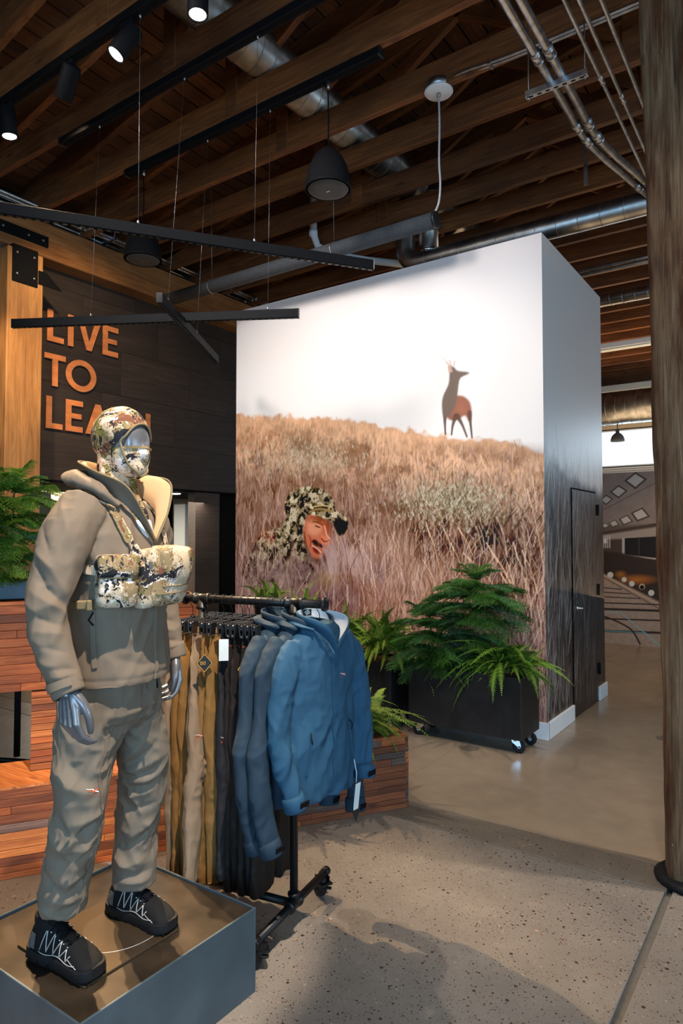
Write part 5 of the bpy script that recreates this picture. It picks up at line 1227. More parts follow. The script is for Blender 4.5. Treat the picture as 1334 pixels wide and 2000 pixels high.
# stand-up collar and open hood edge: a sheet with thickness
lo = [(.148, .002, 1.652), (.128, -.045, 1.72), (.082, -.083, 1.785), (.0, -.095, 1.83), (-.07, -.07, 1.86), (-.095, 0, 1.87), (-.07, .07, 1.86), (.0, .095, 1.83), (.082, .083, 1.785), (.128, .045, 1.72), (.148, -.002, 1.652)]
hi = [(.152, .0, 1.66), (.142, -.062, 1.755), (.105, -.105, 1.842), (.015, -.130, 1.885), (-.085, -.10, 1.925), (-.125, 0, 1.935), (-.085, .10, 1.925), (.03, .135, 1.895), (.125, .125, 1.868), (.155, .07, 1.77), (.152, .0, 1.66)]
LO = [T(*p) for p in crom(lo, 60)]; HI = [T(*p) for p in crom(hi, 60)]; rows = []
for j in range(9):
    u = j/8; rows.append([LO[i].lerp(HI[i], u)+(TF*(HI[i]-TC).dot(TF)+TL*(HI[i]-TC).dot(TL))*(-.10*math.sin(u*PI))+Vector((0, 0, .004*math.sin(i*.9)*u)) for i in range(61)])
th_ = .005; vs = []; fs = []
for rr_ in rows: vs += rr_
for rr_ in rows:
    vs += [p-((p-TC)*Vector((1, 1, 0)) if False else Vector(((p-TC).x, (p-TC).y, 0))).normalized()*th_ for p in rr_]
nr = 61*9
outer, inner = [], []
for j in range(8):
    for i in range(60):
        a = j*61+i; outer.append((a, a+1, a+62, a+61)); inner.append((nr+a, nr+a+61, nr+a+62, nr+a+1))
edge = [(8*61+i, 8*61+i+1, nr+8*61+i+1, nr+8*61+i) for i in range(60)]
cb = MB(); cb.add(vs, outer+edge, True, 0); cb.f += inner; cb.sm += [True]*len(inner); cb.mi += [1]*len(inner)
cb.build('hood_collar', [M['jacket'], M['jacket_in']], jacket, fixn=False)
pip = MB().tube(HI, .0035, 6); pip.build('collar_piping', M['tape'], jacket)
# pale base layer in the open neck
bl = MB().loft([ell(z, a, rx, ry, 28, 2) for z, a, rx, ry in ((1.60, .055, .075, .07), (1.68, .055, .076, .074), (1.73, .045, .072, .074), (1.76, .03, .05, .06))])
bl.build('base_layer', M['shirt'], man)
# ---- trousers
legR = Limb([(-1.96, 1.375, 1.13), (-1.958, 1.35, 1.02), (-1.95, 1.325, .90), (-1.95, 1.313, .80), (-1.98, 1.31, .66), (-2.015, 1.31, .54), (-2.028, 1.31, .475)], [.120, .108, .092, .085, .080, .076, .074])
legL = Limb([(-1.99, 1.53, 1.13), (-1.99, 1.565, 1.02), (-1.99, 1.60, .90), (-2.005, 1.61, .80), (-2.03, 1.61, .66), (-2.045, 1.612, .52), (-2.048, 1.612, .425)], [.118, .106, .094, .088, .080, .076, .078])
b_ = MB(); b_.loft([ell(z, a, rx, ry) for z, a, rx, ry in ((1.03, -.012, .085, .13), (1.07, -.01, .125, .178), (1.15, .0, .126, .176), (1.22, .005, .118, .165), (1.27, .005, .11, .155))])
b_.tube(legR.c, legR.r, 26); b_.tube(legL.c, legL.r, 26)
V, F = applied(b_, .0056, 3); D = np.zeros(len(V))
folds(legR, [(.50, -1.2, .56, .1, .012, -.014), (.56, .1, .50, 1.1, .012, -.012), (.47, -1.1, .52, .2, .018, .010), (.60, -1.0, .61, .6, .02, .010), (.40, -1.0, .34, .9, .022, .008), (.36, .2, .27, 1.3, .022, .010), (.30, .6, .16, 1.3, .02, -.008), (.74, -1.2, .78, .0, .012, -.013), (.78, 0, .72, 1.1, .012, -.012), (.70, -1.0, .74, .2, .018, .012), (.82, -.8, .82, 1.0, .02, .011), (.88, -.9, .91, .3, .012, -.008), (.64, -.6, .67, 1.2, .014, -.007), (.92, .2, .88, 1.2, .013, .009), (.15, -.2, .28, .4, .025, .007), (.95, -1, .96, 1, .014, .006)])
folds(legL, [(.30, .9, .20, -.3, .016, .010), (.34, .9, .25, -.5, .013, -.010), (.38, 1.1, .32, -.6, .016, .011), (.43, 1.1, .37, -.6, .012, -.011), (.47, 1.2, .42, -.5, .014, .011), (.51, 1.2, .46, -.6, .011, -.010), (.55, 1.2, .50, -.5, .014, .010), (.60, 1.2, .56, -.8, .011, -.009), (.66, -.9, .76, .4, .014, -.012), (.62, -.9, .72, .5, .016, .010), (.76, .4, .68, 1.2, .012, -.012), (.80, -.5, .84, .8, .016, .010), (.88, -.9, .90, .9, .011, -.008), (.85, .0, .80, 1.2, .014, .010), (.94, -.8, .93, .9, .014, .008), (.20, .6, .12, -.4, .02, .008)])
Q = np.stack([V[:, 0]+.6*V[:, 2], V[:, 1]-.5*V[:, 2], V[:, 2]*.7+V[:, 1]*.5], 1)
D *= 1.25; D += .010*crease(V, (8, 8, 5), 13) + .015*crease(Q, (17, 15, 8), 15) + .005*crease(V, (32, 32, 24), 18)
N = normals_of(V, F); V2 = V+N*D[:, None]
trs = mesh_from('trousers', [tuple(p) for p in V2], F, M['pants'], man)
PT = BVHTree.FromPolygons([Vector(p) for p in V2], F)
def on_leg(limb, t, ph, lift=.003):
    q = limb.P(t, ph, 1.8); c = limb.P(t, ph, 0); h = PT.ray_cast(q, (c-q).normalized()); return (h[0]+h[1]*lift, h[1]) if h[0] is not None else (limb.P(t, ph, 1.05), (q-c).normalized())
seam = [on_leg(legR, t, -.85+.25*math.sin(t*7), .001) for t in np.linspace(.12, .97, 40)]
ribbon([s_[0] for s_ in seam], [s_[1] for s_ in seam], .009, .0035).build('side_zip', M['jacket'], trs)
fly = [on_leg(legR, t, 1.35, .001) for t in np.linspace(.02, .16, 8)]
# printed mark on the thigh: swept antelope strokes and a spaced word
def surf_poly(fn, polys, mat, name, parent, lift=.0022):
    mb = MB()
    for q in polys: mb.add([fn(*p)[0] for p in q], [tuple(range(len(q)))], False)
    return mb.build(name, mat, parent, fixn=False)
def mark(fn, parent, sc=1.0):
    """small brand mark: three swept strokes (white, orange, white) above spaced letters; fn maps millimetres to the cloth"""
    def sw(pts, w0, w1):
        P = [np.array(p) for p in pts]; n = len(P); up_, dn = [], []
        for i in range(n):
            t = P[min(i+1, n-1)]-P[max(i-1, 0)]; t = t/np.linalg.norm(t); nn = np.array((-t[1], t[0])); w_ = (w0+(w1-w0)*i/(n-1))/2
            up_.append(P[i]+nn*w_); dn.append(P[i]-nn*w_)
        return [[tuple(up_[i]), tuple(up_[i+1]), tuple(dn[i+1]), tuple(dn[i])] for i in range(n-1)]
    surf_poly(fn, sw([(-22, 9), (-14, 6.5), (-4, 7), (2, 4)], 1.0, 3.2)+sw([(0, 3), (8, 0), (20, -4)], 2.4, 4.6), M['whitep'], 'white_print', parent)
    surf_poly(fn, sw([(-18, 3), (-8, 1.5), (2, 1), (10, 4), (20, 5)], 1.2, 5.4)+sw([(-2, -1.5), (6, -3.5)], 2, 1), M['orange'], 'orange_print', parent)
    gl = {'S': [((3, 7), (0, 7)), ((0, 7), (0, 3.5)), ((0, 3.5), (3, 3.5)), ((3, 3.5), (3, 0)), ((3, 0), (0, 0))], 'I': [((1, 0), (1, 7))], 'T': [((0, 7), (3, 7)), ((1.5, 0), (1.5, 7))], 'K': [((0, 0), (0, 7)), ((0, 3.5), (3, 7)), ((0, 3.5), (3, 0))], 'A': [((0, 0), (1.5, 7)), ((1.5, 7), (3, 0)), ((.6, 2.5), (2.4, 2.5))]}
    ps = []
    for i, ch in enumerate('SITKA'):
        for a, b in gl[ch]:
            ox = -20+i*9.6
            ps += sw([(ox+a[0], -15+a[1]*.8), (ox+b[0], -15+b[1]*.8)], .9, .9)
    surf_poly(fn, ps, M['orange'], 'word_print', parent)
def leg_fn(limb, t0, p0):
    L = sum((limb.c[i+1]-limb.c[i]).length for i in range(limb.n)); r = limb.r[int(t0*limb.n)]
    return lambda x, y: on_leg(limb, t0-y/1000/L, p0-x/1000/r, .0024)
mark(leg_fn(legR, .375, -.42), trs)
# ---- shoes
def shoe(cx, cy, rz):
    s = thing('shoe', None, None); s.name = 'shoe'; s.parent = man; s.location = Vector((cx, cy, ZT+.008))-man.location; s.rotation_euler = (0, 0, rz)
    prof = [(-.148, .026, .0, .062, .05), (-.135, .036, .0, .105, .04), (-.11, .041, .0, .128, .03), (-.07, .042, .0, .130, .02), (-.03, .041, .004, .122, .02), (.01, .043, .006, .102, .02), (.05, .048, .008, .083, .02), (.085, .051, .006, .070, .02), (.115, .047, .002, .060, .02), (.138, .034, -.003, .048, .02), (.150, .016, -.006, .034, .02)]
    rings = []
    for (x, hw, yo, zt_, _) in [tuple(q) for q in crom(prof, 28)]:
        ring = []
        for k in range(24):
            q = PI*k/23; c, s_ = math.cos(q), math.sin(q); w_ = hw*(1-.22*max(0, (zt_-.07)/.06)*s_)
            ring.append((x, yo+w_*math.copysign(abs(c)**.75, c), .022+(zt_-.022)*s_**.8))
        ring = ring+[(x, yo-hw*.8+2*hw*.8*q, .018) for q in (.15, .5, .85)]
        rings.append(ring)
    up_ = MB().loft(rings).build('shoe_upper', M['shoe'], s, world=False)
    sr = []; sp = [(q[0], q[1]+.006, q[2]) for q in [tuple(q) for q in crom(prof, 28)]]
    mb = MB(); n = len(sp)
    for zz, g in ((.0, .94), (.006, 1.0), (.018, 1.02), (.030, 1.0), (.034, .96)):
        ring = [(x*1.02, yo+hw*g, zz+(.012*max(0, (x-.09)/.06)**2 if zz < .02 else .010*max(0, (x-.11)/.04)+.008*max(0, (-.09-x)/.06))) for (x, hw, yo) in sp]+[(x*1.02, yo-hw*g, zz+(.012*max(0, (x-.09)/.06)**2 if zz < .02 else .010*max(0, (x-.11)/.04)+.008*max(0, (-.09-x)/.06))) for (x, hw, yo) in reversed(sp)]
        sr.append(ring)
    so = mb.loft(sr, smooth=False).build('sole', M['rubber'], s, world=False)
    lug = MB()
    for i in range(2, n-2, 3):
        x, hw, yo = sp[i]
        for sg in (-1, 1): lug.box((x, yo+sg*(hw-.001), .007), (.012, .006, .013), bev=.002)
    lug.build('lug', M['blackm'], s, world=False)
    tg = MB(); pr = [tuple(q) for q in crom(prof, 28)]
    BV = BVHTree.FromPolygons([Vector(v.co) for v in up_.data.vertices], [tuple(p.vertices) for p in up_.data.polygons])
    def side(x, z, sg, lift=.0015):
        h = BV.ray_cast(Vector((x, sg*.2, z)), Vector((0, -sg, 0))); return (h[0]+h[1]*lift) if h[0] is not None else Vector((x, sg*.045, z))
    def topp(x, y, lift=.002):
        h = BV.ray_cast(Vector((x, y, .3)), Vector((0, 0, -1))); return (h[0]+h[1]*lift) if h[0] is not None else Vector((x, y, .1))
    web = MB()
    for sg in (-1, 1):
        for (xa_, za_, xb_, zb_) in ((-.055, .112, -.075, .046), (-.055, .112, -.048, .046), (-.022, .104, -.048, .046), (-.022, .104, -.018, .045), (.010, .088, -.018, .045), (.010, .088, .012, .044), (.038, .072, .012, .044), (.038, .072, .045, .042), (.060, .060, .045, .042)):
            web.tube([side(xa_+(xb_-xa_)*q, za_+(zb_-za_)*q, sg) for q in np.linspace(0, 1, 6)], .0017, 6)
        web.tube([side(x, .040+.004*math.cos(x*60), sg) for x in np.linspace(-.08, .09, 16)], .0016, 6)
        web.tube([side(x, .05-.25*(x-.05), sg, .001) for x in np.linspace(.05, .10, 6)], .0012, 6)
    web.build('silver_piping', M['silverp'], s, world=False)
    hc = MB().loft([[side(x, z, sg, .003) for x, z, sg in [(-.10, z0, -1), (-.125, z0, -1), (-.142, z0, -1)]+[(-.142, z0, 1), (-.125, z0, 1), (-.10, z0, 1)]] for z0 in (.04, .055, .07, .085)], cap=False, closed=False)
    hc.build('heel_counter', M['shoegrey'], s, world=False)
    tgm = MB(); tr = []
    for x in np.linspace(-.075, .045, 12):
        c = topp(x, 0, 0); wd = .017
        tr.append([(x, -wd, c.z-.004), (x, -wd*.6, c.z+.005), (x, 0, c.z+.008), (x, wd*.6, c.z+.005), (x, wd, c.z-.004), (x, 0, c.z-.008)])
    tgm.loft(tr).build('tongue', M['blackm'], s, world=False)
    lc = MB(); xs = [-.060, -.040, -.020, .0, .020, .038]
    for i in range(len(xs)-1):
        for sg in (-1, 1):
            a, b = topp(xs[i], sg*.020, .004), topp(xs[i+1], -sg*.020, .004); mid = (a+b)/2+Vector((0, 0, .011)); lc.tube([a, mid, b], .0023, 6)
    for x in xs: lc.tube([topp(x, -.021, .004), topp(x, 0, .012), topp(x, .021, .004)], .002, 6)
    top_ = topp(-.060, 0, .014)
    for sg in (-1, 1): lc.tube(crom([tuple(top_), tuple(top_+Vector((.0, sg*.03, .012))), tuple(top_+Vector((.03, sg*.036, -.01))), tuple(top_+Vector((.035, sg*.012, .0))), tuple(top_)], 14), .0022, 6)
    lc.build('shoe_lace', M['blackm'], s, world=False)
    ey = MB()
    for x in xs:
        for sg in (-1, 1): ey.lathe([(.0035, -.001), (.0035, .003), (.001, .0035)], topp(x, sg*.0235, .001), 8)
    ey.build('eyelet', M['chrome'], s, world=False)
    cl = MB().loft([[(-.085+.052*math.cos(q)*k1, .036*math.sin(q)*k1, z0) for q in np.linspace(0, 2*PI, 21)[:-1]] for z0, k1 in ((.105, 1.0), (.125, 1.02), (.138, .98), (.140, .85), (.12, .80))], cap=False)
    cl.build('ankle_collar', M['shoe'], s, world=False)
    st = MB().lathe([(.03, .11), (.032, .2), (.034, .24)], (-.085, 0, 0), 14); st.build('ankle', M['manikin'], s, world=False)
    for o in s.children: pass
    return s
shoe(-1.998, 1.308, .10); shoe(-2.006, 1.612, .085)
# ---- hands
def hand(wrist, d, t, sgn):
    """palm and five separate fingers: d points to the finger tips, t to the thumb side, n to the palm side"""
    d = Vector(d).normalized(); t = Vector(t); t = (t-d*t.dot(d)).normalized(); n = d.cross(t)*sgn; W_ = Vector(wrist); b = MB()
    q = lambda a, c, e: W_+d*a+t*c+n*e
    b.tube([q(-.06, 0, 0), q(-.02, 0, 0), q(.01, 0, 0)], [.025, .024, .024], 14, flat=.8)
    spec = [(.031, .090, (.041, .027, .021), .0098), (.0105, .094, (.046, .030, .022), .0100), (-.010, .090, (.042, .028, .021), .0096), (-.029, .082, (.033, .021, .018), .0086)]
    for i, (o, kd, seg, r) in enumerate(spec):
        cur = q(kd, o, .0); pts = [q(.0, o*.55, 0), q(kd*.5, o*.9, -.001), cur]; rr_ = [.0135, .0125, r*1.22]
        for j, L in enumerate(seg):
            ang = math.radians((24, 56, 78)[j]+i*5); dd = d*math.cos(ang)+n*math.sin(ang)+t*o*.6
            cur = cur+dd.normalized()*L; pts.append(cur); rr_.append(r*(1.0, .92, .72)[j])
        P = []; R_ = []
        for j in range(len(pts)-1):
            for k in range(4): P.append(pts[j].lerp(pts[j+1], k/4)); R_.append(rr_[j]+(rr_[j+1]-rr_[j])*k/4)
        P.append(pts[-1]); R_.append(rr_[-1]); P.append(pts[-1]+(pts[-1]-pts[-2]).normalized()*.004); R_.append(rr_[-1]*.55)
        b.tube(P, R_, 10)
    th_ = [q(.004, .020, .004), q(.034, .040, .014), q(.068, .050, .024), q(.098, .046, .032), q(.118, .040, .037), q(.124, .038, .038)]
    b.tube(crom([tuple(p) for p in th_], 16), [x[0] for x in crom([(z, 0, 0) for z in (.017, .0155, .0125, .0108, .0085, .004)], 16)], 10)
    V, F = applied(b, .0026, 3)
    # knuckle dimples
    N = normals_of(V, F); D = np.zeros(len(V))
    for (o, kd, seg, r) in spec: fold(V, D, [q(kd-.003, o-.006, -.012), q(kd, o+.006, -.012)], .007, .0018, False); fold(V, D, [q(.02, o*.7, -.014), q(kd-.01, o, -.013)], .003, .0008, False)
    V = V+N*D[:, None]
    return mesh_from('hand', [tuple(p) for p in V], F, M['manikin'], man)
hand((-1.772, 1.155, 1.226), (.16, -.02, -1), (1, .10, .12), -1)
hand((-2.004, 1.752, 1.222), (.10, .02, -1), (.95, -.30, .1), 1)
# ---- head, balaclava and face mask
HC = Vector((-1.94, 1.46, 1.995)); YH = math.radians(10); HF = Vector((math.cos(YH), math.sin(YH), 0)); HL = Vector((-HF.y, HF.x, 0))
def Hd(a, b, z): return HC+HF*a+HL*b+Vector((0, 0, z))
def sph(c, rx, ry, rz, n=18):
    rings = []
    for i in range(1, n):
        q = PI*i/n; rings.append([Hd(c[0]+rx*math.sin(q)*math.cos(p), c[1]+ry*math.sin(q)*math.sin(p), c[2]-rz*math.cos(q)) for p in np.linspace(0, 2*PI, 25)[:-1]])
    return rings
hb = MB()
hb.loft(sph((-.012, 0, .028), .100, .076, .094)); hb.loft(sph((.030, 0, -.030), .062, .062, .085)); hb.loft(sph((.055, 0, -.082), .034, .038, .034)); hb.loft(sph((.062, 0, .0), .030, .055, .075))
hb.tube([Hd(.074, 0, .015), Hd(.090, 0, -.022), Hd(.096, 0, -.038), Hd(.086, 0, -.050)], [.012, .014, .016, .013], 12)
hb.tube([Hd(-.03, 0, -.03), Hd(-.028, 0, -.10), Hd(-.018, 0, -.16), Hd(-.005, 0, -.21), Hd(.022, 0, -.26), Hd(.04, 0, -.32)], [.056, .055, .057, .064, .068, .06], 20)
V, F = applied(hb, .0048, 5); N = normals_of(V, F)
head = mesh_from('head', [tuple(p) for p in V], F, M['manikin'], man)
rel = V-np.array(HC); A_ = rel@np.array(HF); B_ = rel@np.array(HL); Z_ = rel[:, 2]
def opening(B_, Z_):
    """face opening of the hood, seen from the front: round at the brow and narrowing to the chin"""
    w_ = np.where(Z_ > -.012, .064*np.sqrt(np.clip(1-((Z_+.012)/.074)**2, 0, 1)), .064*np.clip(1-(np.clip(-Z_-.012, 0, 1)/.104)**2.2, 0, 1)**.75)
    return w_-np.abs(B_)
op = opening(B_, Z_); front = (A_ > .012)
inside = (op > 0) & front
Dh = np.zeros(len(V))
def hf(pts, w_, a): fold(V, Dh, [Hd(*p) for p in pts], w_, a)
for pts, w_, a in ((((.0, -.07, .10), (-.02, -.085, .04), (.0, -.075, -.03), (.03, -.065, -.08)), .008, -.006), (((.03, -.06, .09), (.02, -.08, .03), (.02, -.075, -.05), (.04, -.06, -.10)), .008, .006), (((-.03, -.075, .10), (-.05, -.085, .03), (-.04, -.075, -.06)), .009, .005), (((-.06, -.07, .06), (-.07, -.07, -.02), (-.05, -.06, -.10)), .008, -.004), (((-.10, -.03, .0), (-.09, -.05, -.06), (-.04, -.06, -.13)), .010, .005), (((.02, -.06, -.10), (-.02, -.06, -.14), (-.05, -.05, -.17)), .008, .005)): hf(pts, w_, a)
off_ = .0075+Dh+.0015*vnoise(V, (30, 30, 18), 7)
Vh = V+N*off_[:, None]
keep = [f for f in F if not all(inside[i] for i in f)]
bal = mesh_from('balaclava', [tuple(p) for p in Vh], keep, M['camo'], man)
# mask inside the opening below the eye line
Vm = V+N*.0035
mk = [f for f in F if all((op[i] > -.03) and front[i] and Z_[i] < -.018 for i in f)]
mask = mesh_from('face_mask', [tuple(p) for p in Vm], mk, M['camo'], bal)
HB = BVHTree.FromPolygons([Vector(p) for p in Vh], F)
def on_head(b, z, lift=.001):
    o = Hd(.4, b, z); h = HB.ray_cast(o, -HF); return (h[0]+h[1]*lift, h[1]) if h[0] is not None else (Hd(.06, b, z), HF)
edge = []
for q in np.linspace(0, 2*PI, 65)[:-1]:
    lo_, hi_ = 0, .13
    for _ in range(22):
        mm = (lo_+hi_)/2
        if opening(np.array([mm*math.sin(q)]), np.array([mm*math.cos(q)-.005]))[0] > 0: lo_ = mm
        else: hi_ = mm
    edge.append(on_head(lo_*math.sin(q), lo_*math.cos(q)-.005, .0))
MB().tube([e[0] for e in edge], .0042, 7, closed=True).build('opening_binding', M['tape'], bal)
band = [on_head(b, -.018-.004*abs(b)/.06, -.003) for b in np.linspace(-.061, .061, 22)]
ribbon([b[0] for b in band], [b[1] for b in band], .009, .003).build('mask_binding', M['tape'], bal)
# ---- chest rig
def pouch(name, c, w_, h_, d_, yaw, mat, parent, bulge=.012, taper=.0, tilt=0):
    """stuffed rounded pouch: a bevelled, bulged block"""
    bm = bmesh.new(); bmesh.ops.create_cube(bm, size=1.0)
    bmesh.ops.subdivide_edges(bm, edges=bm.edges[:], cuts=9, use_grid_fill=True)
    for v in bm.verts:
        p = v.co*2; q = Vector((math.copysign(abs(p.x)**1, p.x), p.y, p.z)); ln = (abs(q.x)**6+abs(q.y)**6+abs(q.z)**6)**(1/6)
        q = q/ln; r3 = Vector((q.x*d_/2, q.y*w_/2*(1+taper*q.z), q.z*h_/2))
        r3.x += bulge*(1-q.y**2)*(1-q.z**2)*(1 if q.x > 0 else .2)
        nz = noise.noise(Vector((r3.x*30, r3.y*22+w_*50, r3.z*22)))*.006; r3 += Vector((nz, nz*.5, nz*.4)); v.co = r3
    R = (Matrix.Rotation(yaw, 3, 'Z') @ Matrix.Rotation(tilt, 3, 'Y')).to_4x4()
    bmesh.ops.transform(bm, matrix=Matrix.Translation(Vector(c)-off(parent)) @ R, verts=bm.verts)
    me = bpy.data.meshes.new(name); bm.to_mesh(me); bm.free(); me.materials.append(mat); me.polygons.foreach_set('use_smooth', [True]*len(me.polygons)); me.update()
    o = bpy.data.objects.new(name, me); link(o); o.parent = parent; return o
yr = YT-math.radians(42)
rig = MB().loft([ell(z, .012, .156, .212, 40) for z in (1.495, 1.50, 1.515, 1.52)]).loft([ell(z, .012, .150, .205, 40) for z in (1.425, 1.43, 1.45, 1.455)])
CR = Vector((-1.955, 1.455, 0))
rp = on_jacket(-.145, 1.525, dirv=-(TF*.74-TL*.67)); 
rigp = thing('chest_rig', None, None); rigp.parent = man; rigp.location = T(.15, 0, 1.5)-man.location; rigp['label'] = 'camouflage chest rig with two pouches and shoulder straps'
a1 = T(.118, -.165, 1.53); p1 = pouch('side_pouch', a1, .122, .150, .075, yr, M['camo'], rigp)
pouch('pouch_flap', a1+Vector((math.cos(yr), math.sin(yr), 0))*.012+Vector((0, 0, .054)), .128, .074, .074, yr, M['camo'], rigp, .010)
a2 = T(.182, -.012, 1.545); p2 = pouch('front_pouch', a2, .190, .190, .09, YT, M['camo'], rigp, .02, -.04)
pouch('front_flap', a2+TF*.022+Vector((0, 0, .034))+TL*.012, .178, .135, .08, YT, M['camo'], rigp, .02, .05, .12)
pouch('divider_pouch', T(.172, -.098, 1.525), .055, .155, .06, YT-.3, M['camo'], rigp, .012)
def tree_of(objs):
    vs, fs = [], []
    for o in objs:
        w0 = off(o); k = len(vs); vs += [v.co+w0 for v in o.data.vertices]; fs += [tuple(i+k for i in p.vertices) for p in o.data.polygons]
    return BVHTree.FromPolygons(vs, fs)
def bind(objs, c, yaw, w_, z, n=22):
    bv = tree_of(objs); R = Matrix.Rotation(yaw, 3, 'Z'); out = []
    for q in range(n+1):
        o = Vector(c)+R@Vector((.3, (q/n-.5)*w_*.96, z)); h = bv.ray_cast(o, R@Vector((-1, 0, 0)))
        if h[0] is not None: out.append(h[0]+h[1]*.001)
    return out
fl1, fl2 = rigp.children[1], rigp.children[3]
MB().tube(bind([p1, fl1], a1, yr, .122, .020), .0026, 6).build('flap_binding', M['tape'], rigp)
MB().tube(bind([p2, fl2], a2+TL*.012, YT, .172, -.028), .0026, 6).build('flap_binding', M['tape'], rigp)
MB().tube(bind([p2, fl2], a2, YT, .186, -.052), .0022, 6).build('pouch_seam', M['tape'], rigp)
MB().box(a1+Vector((math.cos(yr), math.sin(yr), 0))*.052+Vector((0, 0, .052)), (.003, .034, .020), R=Matrix.Rotation(yr, 3, 'Z')).build('label_patch', M['shoegrey'], rigp)
MB().box(T(.209, -.100, 1.585), (.003, .034, .024), R=Matrix.Rotation(YT-.3, 3, 'Z')).build('label_patch', M['shoegrey'], rigp)
def strap(bz, wd, name, mat, dirv=None, lift=.006, n=16, th=.0035):
    P, N_ = jpath(bz, n, lift, dirv); return ribbon(P, N_, wd, th).build(name, mat, rigp)
top_dir = (-(TF*.75)+Vector((0, 0, -.65))+TL*.0)
def strap3(pts, wd, name, mat, n=18):
    P = crom([tuple(T(*p)) for p in pts], n); out, nn = [], []
    for p in P:
        p = Vector(p); h = JT.find_nearest(p); out.append(h[0]+h[1]*.006); nn.append(h[1])
    return ribbon(out, nn, wd, .0035).build(name, mat, rigp)
strap3([(-.02, -.125, 1.84), (.05, -.125, 1.80), (.085, -.12, 1.75), (.11, -.112, 1.70), (.13, -.10, 1.65), (.14, -.085, 1.60)], .024, 'shoulder_strap', M['camo'])
strap3([(.075, -.128, 1.76), (.10, -.12, 1.71), (.12, -.108, 1.66)], .027, 'webbing', M['tape'])
strap3([(-.02, .12, 1.84), (.06, .115, 1.79), (.10, .10, 1.73), (.13, .085, 1.67), (.145, .07, 1.60)], .026, 'shoulder_strap', M['camo'])
strap3([(.135, -.095, 1.64), (.15, -.075, 1.60), (.16, -.055, 1.57)], .045, 'yoke', M['camo'])
strap3([(.14, -.11, 1.62), (.135, -.13, 1.58), (.12, -.15, 1.55)], .018, 'webbing', M['tape'])
strap3([(-.02, -.215, 1.462), (.04, -.205, 1.464), (.08, -.185, 1.468), (.11, -.15, 1.47)], .024, 'side_belt', M['tape'])
strap3([(-.06, -.20, 1.58), (.02, -.21, 1.575), (.07, -.19, 1.57), (.10, -.165, 1.565)], .028, 'side_belt', M['camo'])
bk = T(.035, -.212, 1.464)
MB().box(bk, (.016, .046, .030), R=Matrix.Rotation(YT-PI/2+.5, 3, 'Z'), bev=.005).box(bk+Vector((.022, .004, .0)), (.014, .018, .034), R=Matrix.Rotation(YT-PI/2+.5, 3, 'Z'), bev=.004).build('buckle', M['tape'], rigp)
# ================================================================== CLOTHES RACK
RB = Vector((-1.846, 2.288, 0)); RD = Vector((-.985, -.174, 0)); RC = Vector((-.174, .985, 0)); BZ_ = 1.388
def rk(t, w_, z): return RB + RD*t + RC*w_ + Vector((0, 0, z))
rack = thing('garment_rack', 'black pipe garment rack on casters holding trousers and blue jackets', 'clothes rack', (RB.x-.2, RB.y, 0))
MB().tube([rk(-.14, 0, BZ_), rk(.585, 0, BZ_)], .0185, 18).build('top_rail', M['pipe'], rack)
Rbar = rot_to(RD); Rcr = rot_to(RC)
for t_ in (-.142, .587): MB().lathe([(.012, -.006), (.030, -.006), (.031, 0), (.030, .006), (.012, .006)], rk(t_, 0, BZ_), 22, R=Rbar).build('rail_end_cap', M['pipe'], rack)
for t_ in (.004, .493):
    MB().tube([rk(t_, 0, .11), rk(t_, 0, BZ_)], .0175, 16).build('upright', M['pipe'], rack)
    for z, rr_ in ((BZ_, Rbar), (.11, Rcr)):
        f = MB().lathe([(.024, -.045), (.0265, -.04), (.0265, -.03), (.023, -.028), (.023, .028), (.0265, .03), (.0265, .04), (.024, .045)], rk(t_, 0, z), 20, R=rr_)
        sg = -1 if z > 1 else 1
        f.lathe([(.023, 0), (.023, sg*.035), (.0265, sg*.037), (.0265, sg*.047), (.02, sg*.05)], rk(t_, 0, z), 20); f.build('pipe_tee', M['pipe'], rack)
    MB().tube([rk(t_, -.31, .11), rk(t_, .31, .11)], .0175, 16).build('base_pipe', M['pipe'], rack)
    for w_ in (-.30, .30):
        MB().lathe([(.020, -.012), (.0205, 0), (.0205, .018), (.016, .022)], rk(t_, w_, .11), 18, R=rot_to(RC*(1 if w_ > 0 else -1))).build('pipe_cap', M['pipe'], rack)
        st = MB().lathe([(.014, .075), (.019, .078), (.019, .084), (.015, .086), (.019, .089), (.019, .094), (.012, .098)], rk(t_, w_*.93, 0), 16).build('caster_stem', M['pipe'], rack)
        p = rk(t_, w_*.93, 0); caster(rack, p.x, p.y, .078, .9 if w_ < 0 else -.4, M['pipe'], .043)
        MB().box(p+Vector((.03, .0, .055)), (.03, .018, .008), R=Matrix.Rotation(.5, 3, 'Z'), bev=.002).build('brake_lever', M['pipe'], st)
MB().tube([rk(.02, 0, .11), rk(.48, 0, .11)], .0175, 16).build('cross_pipe', M['pipe'], rack)
